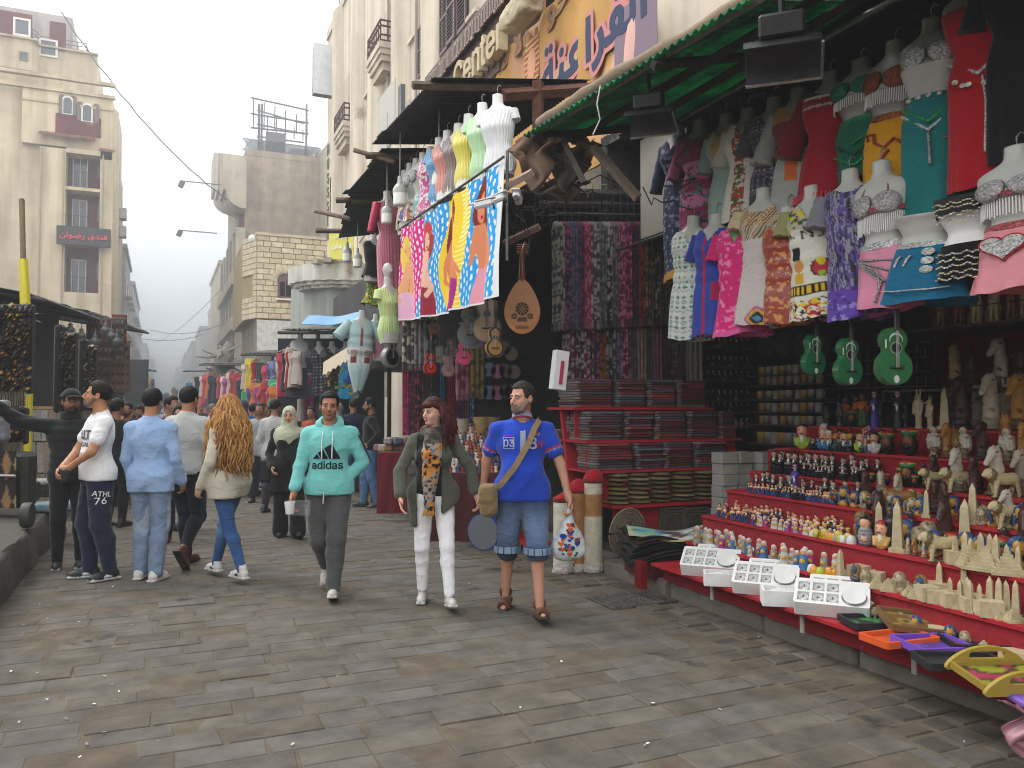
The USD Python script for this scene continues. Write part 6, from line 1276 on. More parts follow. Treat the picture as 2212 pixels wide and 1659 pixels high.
def lathe_kind(name,prof,mat,c,handle=None):
 m=M().lathe(prof,16,col=c);P=[('cup',m,mat,40)]
 if handle:P.append(('handle',M().tube([(handle[0]+handle[1]*math.sin(t),0,handle[2]-handle[3]*math.cos(t)) for t in np.linspace(.1,PI-.1,8)],handle[4],6,c[0] if np.ndim(c) == 2 else c),mat,True))
 return kindmesh(name,P)
K_mug=[lathe_kind('mug',[(.036,0),(.04,.005),(.041,.092),(.037,.094),(.036,.01),(0,.01)],'ceramic',np.repeat(np.array([hx(a),hx(a),hx(b),hx(a),hx(a),hx(a)]),1,0),(.038,.028,.047,.03,.006)) for a,b in (('8e8a84','8e8a84'),('6a5230','b08a3a'),('4a4a48','a09a90'))]
K_bell=[lathe_kind('small_cup',[(.03,0),(.03,.012),(.026,.03),(.018,.045),(0,.05)],'ceramic',hx(c)) for c in ('c8c6c2','a8b03a','8a8c90','c98a2a')]
PLACED=[]
def onstep(px,py):
 """the point of the stepped display seen at a picture position"""
 for i,(z,xa_,xb_) in enumerate(STEP):
  p=gp(px,py,z)
  if p[0] < xa_ and i:p=xp(px,py,xa_)*[1,1,0]+[.05,0,z];break
  if p[0] <= (STEP[i+1][1] if i < 6 else 5.95):break
 else:p=xp(px,py,5.9)*[1,1,0]+[0,0,1.4]
 PLACED.append(p);return p
def scatter(kinds,name,label,cat,group,pts,z,rz=-PI/2,rr=.35,sc=(.95,1.08),seed=0):
 r=np.random.default_rng(seed)
 for i,(px,py) in enumerate(sorted(pts)):
  p=onstep(px,py);inst(kinds[r.integers(len(kinds))] if isinstance(kinds,list) else kinds,name,label.split(' in the ')[0]+f', {nth(i+1)} from the left',cat,p,rz+r.normal(0,rr)+.5,r.uniform(*sc),group)
K_dark=K_dark_=fig('dark_statuette',.7,[E_(0,0,.6,2.4,2,.9,0),N_(0,0,1,0,0,9,1.5,1.9,0,.6),E_(0,-.2,12,1.3,1.4,1.7,0),N_(-1.8,0,9,-1.6,-1.2,5,.6,.5,0),N_(1.8,0,9,1.6,-1.2,5,.6,.5,0)],['2c2a28'],'ceramic',.4)
def rows(x0,x1,y0,y1,n,rows_,jx=2,slope=0.0,seed=0):
 r=np.random.default_rng(seed);return [(x0+(x1-x0)*(i+.5*(k % 2))/n+r.normal(0,jx),y0+(y1-y0)*k/max(rows_-1,1)+slope*i/n+r.normal(0,jx*.4)) for k in range(rows_) for i in range(n)]
scatter(K_mus,'musician_figurine','tiny seated musician figurine in the pink and blue rows on the red step','figurine','tiny seated musicians in rows',rows(1607,1800,1088,1134,13,4,2,12,1),.65,sc=(.85,1.0),seed=1)
scatter(K_suit,'suit_figurine','small black suited musician figurine in the orchestra rows','figurine','small black suited musicians',rows(1668,1850,1066,1078,9,2,3,6,2),.85,sc=(1.15,1.3),seed=2)
scatter(K_suit,'suit_figurine','small black suited musician figurine in the orchestra rows','figurine','small black suited musicians',rows(1740,1880,1008,1036,8,3,3,4,3),1.0,sc=(1.05,1.2),seed=3)
for k,px,py,z,s,lab in ((0,1718,1076,.85,1.32,'singer statuette in a purple dress with dark glasses beside the suited band'),(0,1880,928,1.4,1.5,'large purple dressed singer statuette with dark glasses, top row'),(1,1930,926,1.4,1.5,'large black dressed singer statuette with dark glasses, top row'),(2,1868,985,1.2,1.1,'singer statuette in a dark red dress with dark glasses')):
 inst(K_sing[k],'singer_statuette',lab,'statuette',onstep(px,py),-PI/2+.4,s)
for k,px,py,lab in ((2,1782,1016,'caricature bust in a blue shirt and white cap'),(0,1815,1018,'caricature bust of a moustached man in a black suit'),(1,1850,1024,'caricature bust of a man in a lime green shirt'),(3,1880,1030,'caricature bust of a dark haired man in a white shirt'),(2,1770,1010,'caricature bust in blue at the left end of the big head row')):
 inst(K_head[k],'caricature_bust',lab,'figurine',onstep(px,py),-PI/2+.4,1.12)
for k,px,py,lab in ((0,1797,983,'guitar player figurine with dreadlocks and orange shirt'),(1,1826,985,'guitar player figurine with dreadlocks and yellow shirt')):inst(K_guit[k],'guitar_player',lab,'figurine',onstep(px,py),-PI/2+.4,1.15)
inst(K_dance,'dancer_figurine','belly dancer figurine with raised arms above the bust row','figurine',onstep(1862,1008),-PI/2+.4,1.25)
for px,py,z,s,lab in ((1908,990,1.2,1.7,'large head with yellow and green knitted cap on a drum base'),(1955,1005,1.1,2.0,'largest dark head with striped red and green cap'),(1950,1056,.98,1.8,'dark head with a striped cap holding a white scroll'),(1832,958,1.35,1.4,'brown smoking head without cap left of the purple singer')):inst(K_rasta,'dreadlock_head',lab,'figurine',onstep(px,py),-PI/2+.3,s)
scatter(K_rasta,'dreadlock_head','small dark head with striped knitted cap on the red steps','figurine','small capped heads',[(1873,1070),(1905,1080),(1938,1078),(1966,1085),(1795,1092),(1850,1096),(1880,1102),(1990,1088),(1826,1103),(1940,1052)],.85,sc=(.75,1.0),seed=5)
hb=[(0,2063,836,1.72,1.32,'pale tan horse bust, left one on the upper shelf'),(1,2095,838,1.72,1.25,'dark brown horse bust between two pale ones on the upper shelf'),(2,2160,838,1.72,1.4,'white and brown horse bust with fringed base on the upper shelf'),(1,2202,834,1.72,1.3,'dark brown horse bust at the right end of the upper shelf'),(1,2066,930,1.4,1.5,'dark reddish horse bust before the red cloth'),(4,2130,940,1.4,1.55,'cream horse bust with gold bridle before the red cloth'),(3,2190,960,1.35,1.5,'golden brown horse bust at the right edge'),(3,2036,1000,1.2,.95,'small golden horse bust between two eagles'),(1,2110,1006,1.2,1.0,'small dark horse bust between two eagles'),(2,2055,1064,.95,1.1,'white maned horse bust in the middle rows'),(2,2140,1075,.95,1.2,'white and brown horse bust beside the lion group'),(1,2093,1070,.95,.95,'small dark horse bust in the middle rows'),(1,2018,1058,.98,.9,'small dark brown horse bust beside the white maned one'),(3,2200,1010,1.15,1.0,'golden horse bust at the far right of the eagle row')]
for k,px,py,z,s,lab in hb:inst(K_horse[k],'horse_bust',lab,'statue',scale=s*1.18,loc=onstep(px,py) if z < 1.5 else xp(px,py,5.8)*[1,1,0]+[0,0,1.72],rz=-PI/2+.2+.25*math.sin(px))
for i,(k,px) in enumerate(((0,2035),(1,2072),(2,2110),(2,2148),(1,2185),(0,2215))):inst(K_cat[k],'cat_statue',['leftmost dark carved cat statue on the top shelf','second cat statue on the top shelf, brown','third cat statue on the top shelf, pale','fourth cat statue on the top shelf, palest','fifth cat statue on the top shelf, brown','rightmost cat statue on the top shelf'][i],'statue',[5.75,xp(px,715,5.75)[1],2.19],-PI/2+.5,1.25)
for i,(px,py) in enumerate(((2008,1012),(2072,1022),(2165,1030))):inst(K_eagle[0],'eagle_statue',['white eagle statue, left of three','white eagle statue, middle of three','white eagle statue, right of three'][i],'statue',onstep(px,py),-PI/2+.3,1.25)
inst(K_jackal,'jackal_statue','pale jackal headed god statue with tall ears','statue',onstep(1975,935),-PI/2+.2,1.2);inst(K_jackal,'jackal_statue','pale standing god statue right of the tall eared one','statue',onstep(2000,955),-PI/2-.2,1.0)
inst(K_obe,'obelisk','tall pale obelisk beside the dark red horse bust','obelisk',onstep(2032,960),.5,1.6);inst(K_obe,'obelisk','pale obelisk in front of the carved lion group','obelisk',onstep(1990,1128),.5,.9);inst(K_obe,'obelisk','pale obelisk right of the carved rhino and lions','obelisk',onstep(2090,1142),.5,1.25)
inst(K_rhino,'rhino_statue','brown rhinoceros statue facing left','statue',onstep(1945,1106),-2.2,1.15);inst(K_lion,'lion_statue','cream walking lion statue on the red step','statue',onstep(2025,1225),-2.1,1.05)
for px,py,z,s,lab in ((2010,1105,.9,.9,'grey carved lion behind the obelisk'),(2060,1110,.9,1.0,'dark grey carved lion group'),(2160,1112,.9,1.1,'golden carved lion at the right edge'),(2170,1165,.8,1.0,'white carved bull right of the obelisk')):inst(K_lion,'lion_statue',lab,'statue',onstep(px,py),-1.9,s)
scatter(K_phar,'pharaoh_bust','small pharaoh bust on the middle red steps','statue','small pharaoh busts',[(1790,1128),(1812,1132),(1835,1138),(1858,1150),(1885,1128),(1912,1150),(1950,1165),(1975,1160),(1925,1138),(1870,1116),(1900,1112),(2110,1205),(2138,1210),(2165,1216),(2195,1222),(2070,1190),(1960,1132)],.65,sc=(.9,1.35),seed=8)
scatter(K_wom,'veiled_figurine','small white veiled woman figurine in the front rows','figurine','small veiled women',rows(1620,1800,1168,1200,10,3,3,16,9),.45,sc=(.85,1.1),seed=9)
scatter(K_off,'uniform_figurine','figurine in yellow uniform and cap','figurine','yellow uniform figurines',[(1740,1168),(1762,1162),(1782,1164),(1800,1170),(1820,1176),(1770,1174)],.5,sc=(.9,1.0),seed=10)
inst(K_stripe,'robe_figurine','figurine in grey striped robe beside the red fez one','figurine',onstep(1858,1236),-PI/2+.5,1.12);inst(K_fez,'fez_figurine','figurine with a red fez and tan robe','figurine',onstep(1893,1240),-PI/2+.3,1.2)
scatter(K_bell,'small_cup','small upturned cup among white and green ones','cup','small upturned cups',rows(1745,1835,1205,1238,6,3,2,8,11),.45,sc=(.9,1.15),seed=11)
scatter([K_obe],'small_obelisk','small cream obelisk in the front cluster','obelisk','small cream obelisks',rows(2030,2205,1288,1318,9,2,3,18,12),.45,rz=0,sc=(.75,1.05),seed=12)
scatter(K_pyr,'small_pyramid','small cream pyramid at the edge of the second shelf','pyramid','small cream pyramids',rows(1935,2190,1272,1322,11,2,3,46,13),.45,rz=.4,sc=(.8,1.15),seed=13)
scatter([K_pyr[1]],'large_pyramid','dark stepped pyramid on the third shelf','pyramid','dark stepped pyramids',[(2085,1245),(2120,1252),(2165,1262)],.65,rz=.3,sc=(1.5,1.8),seed=14)
scatter(K_horse,'animal_figurine','small carved animal bust behind the little pyramids','figurine','small carved animals',[(1965,1258),(1985,1262),(2008,1268),(1950,1250)],.46,sc=(.42,.5),seed=15)
r=np.random.default_rng(44)
FAR_={0:(K_bell+K_wom[:2],'small_cup','small cup or figure','souvenir','small cups behind the foam trays',1.35,.085),1:(K_wom,'veiled_figurine','small white veiled woman figurine in the front rows','figurine','small veiled women',1.65,.085),2:(K_mus,'musician_figurine','tiny seated musician figurine in the pink and blue rows on the red step','figurine','tiny seated musicians in rows',1.3,.065),3:(K_suit,'suit_figurine','small black suited musician figurine in the orchestra rows','figurine','small black suited musicians',1.6,.08),4:(K_suit,'suit_figurine','small black suited musician figurine in the orchestra rows','figurine','small black suited musicians',1.8,.095),5:(K_head+[K_rasta],'shelf_bust','small painted bust on the upper far steps','figurine','painted busts',1.35,.15),6:(K_guit+[K_dark_],'standing_figurine','standing painted figurine on the top far step','figurine','standing figurines on the top step',1.5,.13)}
NEAR_={0:(K_pyr+K_phar[:2],'small_souvenir','small carved souvenir','souvenir','small souvenirs behind the trays',.9,.09),1:(K_pyr+[K_obe]+K_phar,'small_souvenir','small cream carved souvenir on the second shelf','souvenir','small cream souvenirs',1.05,.09),2:(K_phar+[K_obe,K_rasta,K_dark_,K_horse[1]],'pharaoh_bust','small pharaoh bust on the middle red steps','statue','small pharaoh busts',1.6,.11),3:(K_phar+[K_rasta,K_lion,K_jackal,K_dark_,K_horse[1],K_rhino]+K_horse,'carved_figure','mixed carved figure on the fourth red step','statue','mixed carved figures',1.05,.13),4:(K_horse+[K_rasta,K_horse[1],K_dark_]+K_eagle,'small_horse_bust','small carved horse or eagle on the fifth red step','statue','small carved animals on the fifth step',1.2,.15),5:(K_horse+K_eagle+[K_horse[1],K_rhino],'carved_bust','carved animal bust on the sixth red step','statue','carved busts on the sixth step',1.4,.18),6:(K_horse+K_eagle+[K_jackal,K_horse[1],K_cat[1]],'tall_carving','tall carved statue on the top red step','statue','tall carvings on the top step',1.65,.2)}
for i in range(7):
 z,xa_,xb_=STEP[i];nx=STEP[i+1][1] if i < 6 else 5.95
 for q in (2,) if i == 0 else range(3 if i < 5 else 2):
  x=xa_+.06+(nx-xa_-.09)*q/2-.02*(i == 0);y_=y1_-.08;cnt=0
  while y_ > 2.35:
   ks,nm,lab,cat,grp,s,step=(FAR_ if y_ > 4.0+.12*i+r.normal(0,.06) else NEAR_)[i]
   p=np.array([x+r.normal(0,.012),y_+r.normal(0,.012),z]);y_ -= step*(1.0 if q < 2 else 1.15)
   if min((np.linalg.norm(p-o) for o in PLACED),default=9) < step*.75:continue
   PLACED.append(p);cnt += 1;inst(ks[r.integers(len(ks))],nm,lab.split(' on ')[0].split(' in ')[0]+f', {nth(cnt)} from the far end, {("front", "middle", "back")[q]} row of red step {("one", "two", "three", "four", "five", "six", "seven")[i]}',cat,p,-PI/2+.45+r.normal(0,.3),s*r.uniform(.88,1.12),grp)
ORDW=('top','second','third','fourth','fifth','lowest')
# ---- wall shelves
def wall_shelf(name,label,a,b,dep):return put(None,name,M().span(a,b,(.05,.048,.045)),'wood',label=label,cat='shelf')
YW=7.45
for k,py in enumerate((752,793,823,865,891,922)):
 z=yp(1560,py,YW)[2];x0,x1=yp(1492,py,YW)[0],yp(1640,py,YW)[0]
 wall_shelf('wall_shelf',ORDW[k]+' dark shelf of band figurines behind the textile stacks',(x0-.1,YW-.14,z-.015),(6.28,YW+.14,z),0)
 for i in range(12):
  x=x0+(x1-x0)*(i+.5)/12;inst([K_suit[i % 3],K_mus[(i*7+k) % 3],K_suit[(i+1) % 3]][(i+k) % 3] if k < 5 else K_wom[i % 4],'shelf_figurine',f'{nth(i+1)} small figurine from the left on the {ORDW[k]} dark shelf behind the textiles','figurine',(x,YW-.03,z),rng.normal(0,.2),1.35,'band figurines on dark shelves')
for k,py in enumerate((809,831,862,889,917,959)):
 z=xp(1700,py,6.05)[2];ya_,yb_=xp(1785,py,6.05)[1],xp(1645,py,6.05)[1]
 wall_shelf('wall_shelf',ORDW[k]+' dark shelf of mugs on the back wall',(5.92,ya_-.1,z-.015),(6.29,yb_+.1,z),0)
 for i in range(9):inst(K_mug[(i*5+k*3) % 3],'mug',f'{nth(9-i)} printed mug from the left on the {ORDW[k]} mug shelf','mug',(6.02+rng.normal(0,.01),ya_+(yb_-ya_)*(i+.5)/9,z),-PI/2+rng.normal(0,.25),1.0 if k < 5 else 1.3,'mugs on the back wall')
for k,py in enumerate((748,778,806,836,866)):
 z=xp(1900,py,6.05)[2];ya_,yb_=xp(2025,py,6.05)[1],xp(1800,py,6.05)[1]
 wall_shelf('wall_shelf',ORDW[k]+' dark shelf of black statuettes right of the mugs',(5.95,ya_,z-.012),(6.29,yb_,z),0)
 for i in range(13):inst(K_dark,'dark_statuette',f'{nth(13-i)} small black statuette from the left, {ORDW[k]} shelf right of the mugs','statuette',(6.08,ya_+(yb_-ya_)*(i+.5)/13,z),rng.uniform(0,6),rng.uniform(.75,1.1),'black statuettes on the shelves')
wall_shelf('wall_shelf','dark shelf carrying the upper horse busts',(5.6,2.4,1.695),(6.29,4.95,1.715),0);wall_shelf('wall_shelf','top shelf carrying the cat statues',(5.5,2.4,2.17),(6.29,4.95,2.188),0)
for i in range(4):p=xp(1660+i*38,745,6.2);put(None,'wall_plate',M().lathe([(0,0),(.08,.004),(.14,.02),(.14,.026),(.07,.012),(0,.01)],20,col=(.05,.048,.05)).move(mat4((6.2,p[1],p[2]),ry=-PI/2)),'ceramic',40,['dark decorative plate above the mugs, leftmost','dark decorative plate above the mugs, second','dark decorative plate above the mugs, third','dark decorative plate above the mugs, rightmost'][i],'plate')
# ---- white cartons
K_box=kindmesh('carton',[('box',M().box((0,0,.055),(.2,.17,.11),hx('a9a6a0'),bevel=.006),'foam',False),('sticker',M().box((.0,-.0865,.07),(.03,.002,.02),hx('b8b83a')),'plastic',False)])
for k in range(7):
 for i in range(5 - (k > 5)*2):
  inst(K_box,'white_carton',f'white carton in the {nth(k+1)} layer from the ground, {nth(i+1)} from the left','box',(5.22+i*.205+rng.normal(0,.008),6.55+(i % 2)*.04+rng.normal(0,.01)-i*.04,.34+k*.112),rng.normal(0,.05),1.0,'stacked white cartons')
put(None,'low_table',M().span((5.05,6.3,.115),(6.2,6.75,.337),(.1,.02,.025)),'cloth',label='low red draped table under the white cartons',cat='table')
# ---- red shelving with folded textiles
rs=thing('textile_shelving','red draped shelving full of folded textiles','shelving')
def zrow(py,Y,px=1400):return yp(px,py,Y)[2]
ROWS=[(880,7.15,(1226,1314,1382,1446,1512),.026,11),(948,7.05,(1250,1334,1398,1468,1536,1572),.026,11),(1010,6.95,(1266,1356,1418,1482,1552),.026,10),(1084,6.85,(1308,1350,1396,1442,1490,1536,1581),.044,7)]
FT=[kindmesh('folded_textile',[('cloth',M().box((0,0,0),(1,1,1),hx(c),bevel=.12),'folded',False),('fold_edge',M().box((-.45,-.02,0),(.16,1.03,.85),hx(c2),bevel=.1),'folded',False)]) for c,c2 in (('7a3a48','7a6468'),('5a4a50','7a7274'),('8a3e40','846a68'),('5c5e66','787878'),('7a5060','7e6c74'),('6a423c','786660'))]
TP=[kindmesh('folded_tapestry',[('cloth',M().box((0,0,0),(1,1,1),hx(c),bevel=.3),'folded',False)]) for c in ('8f8058','80744c','846448','6c6a4c')]
for r,(py,Y,xs,th,n_) in enumerate(ROWS):
 z=zrow(py,Y);x0,x1=yp(xs[0],py,Y)[0],yp(xs[-1],py,Y)[0]
 put(rs,'shelf_board',M().span((x0-.03,Y-.2,z-.025),(x1+.03,Y+.4,z),RED),'paint')
 put(rs,'red_drape',M().span((x0+.02,Y-.12,z-.3),(x1,Y-.1,z-.025),RED*.85),'cloth')
 for c,(a,b) in enumerate(zip(xs[:-1],xs[1:])):
  xa_,xb_=yp(a+1,py,Y)[0],yp(b-1,py,Y)[0]
  for k in range(n_):
   m=mat4(((xa_+xb_)/2+rng.normal(0,.006),Y+.02+rng.normal(0,.012),z+th*(k+.5)),rng.normal(0,.02),((xb_-xa_)*.98,.36,th*.98))
   inst((TP if r == 3 else FT)[rng.integers(4 if r == 3 else 6)],'folded_tapestry' if r == 3 else 'folded_textile',f'{("thin folded textile", "thick folded tapestry")[r == 3]}, {nth(k+1)} from the bottom of the {nth(c+1)} stack, {("top", "second", "third", "lowest")[r]} shelf','textile',m=m,group=['top row of folded textiles','second row of folded textiles','third row of folded textiles','folded tapestries'][r])
put(rs,'side_panel',M().poly(Polygon([(yp(1228,885,7.15)[0],1.55),(yp(1275,1010,6.9)[0],.6),(yp(1310,1085,6.85)[0],.12),(yp(1310,1085,6.85)[0]+.1,.12),(yp(1310,1085,6.85)[0]+.1,1.5)]),0,.05,RED,mat4((0,7.35,0),rx=PI/2)),'cloth')
for i,c in enumerate(('1f6a4a','b8281e')):put(None,'box',M().box((yp(1562,985-i*12,7.0)[0],7.0,.98+i*.11),(.2,.2,.1),hx(c),bevel=.006),'paint',label=['green box at the right end of the third textile row','red box on the green one beside the textiles'][i],cat='box')
for i,px in enumerate((1450,1500,1552)):
 t=thing('carved_tray',['carved dark tray with stepped frame, left of three under the tapestries','carved dark tray, middle of three under the tapestries','carved dark tray, right of three under the tapestries'][i],'tray',m=mat4(yp(px,1135,6.72),rx=.12));m=M()
 for k in range(4):m.poly(sbox(-.14+k*.028,-.17+k*.03,.14-k*.028,.17-k*.03).buffer(.02,1).difference(sbox(-.125+k*.028,-.155+k*.03,.125-k*.028,.155-k*.03).buffer(.015,1)),0,.02-.004*k,hx('5a5346')*(1-.15*(k % 2)),mat4(rx=PI/2))
 m.poly(sbox(-.14,-.17,.14,.17),-.01,0,hx('4a443a'),mat4(rx=PI/2));put(t,'frame',m,'wood')
t=thing('rattan_tray','round woven rattan tray standing upright behind the posters','tray',m=mat4(yp(1355,1150,6.62),rx=.15));m=M()
for k in range(9):m.tube([((.06+k*.017)*math.cos(a),-.004*(k % 2),(.075+k*.02)*math.sin(a)) for a in np.linspace(0,2*PI,40)],.009,6,hx(['8a7a66','6e6354'][k % 2]))
put(t,'woven_rings',m,'wood',True,kind='stuff');m=M()
for a in np.arange(0,6.28,.35):m.tube([(.0,-.012,0),(.07*math.cos(a),-.012,.09*math.sin(a))],.006,5,hx('6a5a40'))
put(t,'woven_centre',m,'wood',kind='stuff')
# ---- hampers
for px,yb,w,yt,c1,lid,lab in ((1224,1240,.088,1082,'c9c4b4',None,'white woven hamper with a red and tan rim, left of three'),(1254,1237,.084,1062,'9a6a3a','9e1420','brown woven hamper with red cloth top, middle of three'),(1290,1238,.09,1040,'c4bca8','9e1420','white and brown woven hamper with red cloth top, right of three')):
 p=gp(px,yb,.0);d=(p-EYE)@FWD;h=(yb-yt)/1728*d;t=thing('woven_hamper',lab,'hamper',p+[0,.08,0])
 m=M();n_=44;z=np.linspace(.04,h,n_);rr_=w*(1+.03*(np.arange(n_) % 2));cc=np.array([hx(c1) if (c1 != 'c4bca8' or not (.62 < q/h < .85)) and not (.70 < q/h < .74 and c1 == '9a6a3a') else hx('9c7040') for q in z])
 m.lathe(np.c_[rr_,z],22,col=cc);put(t,'woven_side',m,'wood',True);put(t,'rim',M().lathe([(w*1.05,h-.02),(w*1.06,h+.02),(w,h+.022)],22,col=hx('8e1a22')),'cloth',True)
 f=F((-.2,-.2,-.06),(.2,.2,.16),.012);f.ell((0,0,.0),(w*1.02,w*1.02,.10 if lid else .05));f.ell((w*.3,-.02,.04),(w*.6,w*.6,.07 if lid else .03),k=.04);v,fc,_=f.mesh();put(t,'cloth_top',(v+[0,0,h],fc,np.where((v[:,:1] > .02) & (lid is None),hx('b8904a'),hx(lid or 'a01822'))),'cloth',True)
 f=F((-.2,-.2,-.02),(.2,.2,.12),.012);f.cone((0,0,.02),(0,0,.07),w*1.12,w*1.03);v,fc,_=f.mesh();v=v+normals(v,fc)*((fbm(v*30,3)-.5)*.04)[:,None];v[:,2]=np.maximum(v[:,2],0.004);put(t,'plastic_wrapping',(v,fc,np.tile(hx('b5aca8'),(len(v),1))),'plastic',True)
# ---- posters
ps=gp(1472,1164,.42)
for k in range(15):
 n_=16;X,Yv=np.meshgrid(np.linspace(-.42,.42,n_),np.linspace(-.28,.28,n_),indexing='ij');r=np.random.default_rng(k+70)
 Zv=.03*np.sin(X*7+k*.35)*(1+.3*k/15)+.012*np.sin(Yv*11+k)-.12*np.maximum(-X-.2,0)
 if k == 14:q=np.stack([X,Yv,0*X],-1);a=fbm(q*5,3,3)[...,None];b=fbm(q*9,3,8)[...,None];col=np.where(a > .55,hx('7fae92'),np.where(a > .47,hx('4a88b0'),np.where(b > .5,hx('c8c4bc'),hx('5a4a44'))));col=np.where((np.abs(X) > .38)[...,None] | (np.abs(Yv) > .25)[...,None],hx('b8b488'),col)
 else:col=np.broadcast_to(hx(['1a1a1c','26262a','141416','2e2e32','3a2a24','1c1c20'][k % 6]),(n_,n_,3))
 a=-.35+r.normal(0,.1);P=np.stack([X,Yv,Zv+k*.017],-1)@rot((0,0,1),a).T+[ps[0]+r.normal(0,.015),ps[1]+.12+r.normal(0,.015),ps[2]-.17]
 put(None,'printed_poster',M().sheet(P,.012,col),'print',True,'colourful printed papyrus sheet on top of the poster pile' if k == 14 else f'dark curled poster, {nth(k+1)} from the bottom of the pile beside the foam trays','poster','dark posters in a pile' if k < 14 else None)
put(None,'poster_bench',M().box((ps[0]+.05,ps[1]+.15,.17),(.8,.45,.12),RED*.25),'paint',label='low dark red bench under the pile of posters',cat='bench')  # red darkened so the bench reads as shadow below the pile
# ---- foam trays with cups
def foam_tray(p,rz,lab,s=1.0,plate=True,tilt=-1.02):
 t=thing('foam_tray',lab,'tray',m=mat4(p,rz=rz,scale=s)@mat4(rx=tilt+PI/2))
 w,h,dpt=.42,.21,.1
 o=sbox(-w/2,0,w/2,h).buffer(-.015).buffer(.015);cells=[sbox(-.19+i*.082,.022+j*.088,-.19+i*.082+.066,.022+j*.088+.07) for i in range(4) for j in range(2) if not (plate and i == 3)]
 g=o.difference(unary_union(cells)).difference(Point(.125,.075).buffer(.07) if plate else Point(9,9).buffer(.1));m=M().poly(o,-dpt,-.03,hx('d8d8d6')).poly(g,-.03,0,hx('dcdcda'));put(t,'moulded_tray',m,'foam')
 for c in cells:q=c.centroid;put(t,'cup',M().lathe([(.022,-.028),(.027,-.006),(.024,-.006),(.018,-.025),(0,-.025)],12,(q.x,q.y,0),hx('d0d0ce')).raw([(q.x-.006,q.y-.012,-.001),(q.x+.008,q.y-.01,-.001),(q.x,q.y+.014,-.001)],[(0,1,2)],(.05,.05,.06)),'ceramic',40)
 if plate:put(t,'plate',M().lathe([(0,.002),(.04,.003),(.064,.012),(.064,.016),(0,.008)],24,(.125,.075,0),hx('d6d6d4')),'ceramic',40)
 put(t,'cling_film',M().raw([(-w/2+.01,.01,.004),(w/2-.01,.01,.004),(w/2-.01,h-.01,.004),(-w/2+.01,h-.01,.004)],[(0,1,2,3)]),'plastic_wrap')
G3=('left','middle','right front')
for g_,(px,py,n_) in enumerate(((1534,1224,3),(1655,1262,3),(1800,1306,3))):
 for k in range(n_):foam_tray(gp(px,py,.36)+np.array([.17*(n_-1-k)-.02,.05*(n_-1-k),0]),-.85,s=1.04,lab=f'white foam tray of cups, {("front", "middle", "rear")[2-k]} one of the {G3[g_]} group',plate=k == 2)
for i,(px,py,s) in enumerate(((1558,1262,.9),(1692,1304,1.0))):
 t=thing('foam_box',['small open white foam box before the left tray group','open white foam box before the middle tray group'][i],'box',gp(px,py,.272),-.62,scale=s);o=sbox(-.13,-.085,.13,.085).buffer(.01)
 put(t,'box',M().poly(o,0,.02,hx('d6d6d4')).poly(o.difference(o.buffer(-.02)),.02,.1,hx('dcdcda')),'foam');f=F((-.13,-.09,0),(.13,.09,.14),.012)
 for a in range(8):f.ell((rng.uniform(-.08,.08),rng.uniform(-.05,.05),.07),(.04,.035,.03),k=.02)
 put(t,'wrapped_cups',f.mesh([(.66,.66,.66)]),'plastic',True)
# ---- trays on the near end of the front shelf
def tray(px,py,w,d,rz,col,lab,inner=None,tilt=(0,0),z=.285,h=.035,wrap=True):
 t=thing('serving_tray',lab,'tray',m=mat4(gp(px,py,z),rz=rz,rx=tilt[0],ry=tilt[1]));o=sbox(-w/2,-d/2,w/2,d/2).buffer(-.02).buffer(.02);c=hx(col)
 P=put(t,'rim',M().poly(o.difference(o.buffer(-.018)),0,h,c),'paint');n_=14;X,Yv=np.meshgrid(np.linspace(-w/2+.016,w/2-.016,n_),np.linspace(-d/2+.016,d/2-.016,n_),indexing='ij')
 cc=np.broadcast_to(c*.7,(n_,n_,3)) if inner is None else hx(inner[0])*np.ones((n_,n_,3));a=fbm(np.stack([X*14,Yv*14,0*X+px],-1),2,int(px))
 if inner:cc=np.where((a > .6)[...,None],hx(inner[1]),np.where((a < .36)[...,None],hx(inner[2]),cc))
 put(t,'painted_base',M().sheet(np.stack([X,Yv,0*X+.012],-1),.01,cc),'paint')
 return t
tray(1890,1348,.36,.24,-.35,'1b1c1f','dark grey tray with a green painted centre',('26282a','3f8a4a','1c1c1e'));tray(1985,1350,.4,.3,-.55,'6a4f2c','brown tray painted with flowers and lettering',('8a7a3a','6a4a2a','2a2418'),(.12,.1),.33);tray(1942,1385,.36,.22,-.1,'d0541e','bright orange tray on the red shelf',('c8501c','b04a20','d8703a'),z=.3)
tray(2015,1398,.36,.24,-.15,'6b46b0','purple tray between the orange and black trays',('5a3a98','7a58b8','4a3080'),(.06,.05),.3);tray(2130,1395,.42,.25,-.5,'17171a','black tray with pink flowers on the inner side',('2a2226','7a3040','18181a'),z=.3);tray(2072,1436,.38,.22,-.5,'1c1e21','dark grey plastic wrapped tray',('26282c','6a4a3a','1a1c20'),z=.31);tray(2062,1362,.16,.1,-.2,'12764f','small turquoise green tray')
t=tray(2172,1466,.37,.27,-.35,'8f7a2e','gold painted tray with curved handles and pink flowers',('3a3420','9a3050','8a8a2a'),(.1,0),.33,.03)
g=Polygon([(.185*math.cos(q),.085*math.sin(q)**1.5) for q in np.linspace(0,PI,20)]).buffer(.012).difference(LineString([(-.07,.055),(.07,.055)]).buffer(.018))
for sy in (-1,1):put(t,'curved_handle',M().poly(g,-.01,.01,hx('98822f'),mat4((0,sy*.14,0),rx=PI/2)),'paint')
t=thing('purple_tray','purple tray in plastic with a pink bag hanging over the shelf corner','tray',m=mat4(gp(2232,1500,.3),rz=-.4));put(t,'rim',M().box((0,0,0),(.26,.26,.03),hx('7a58b4'),bevel=.008),'paint')
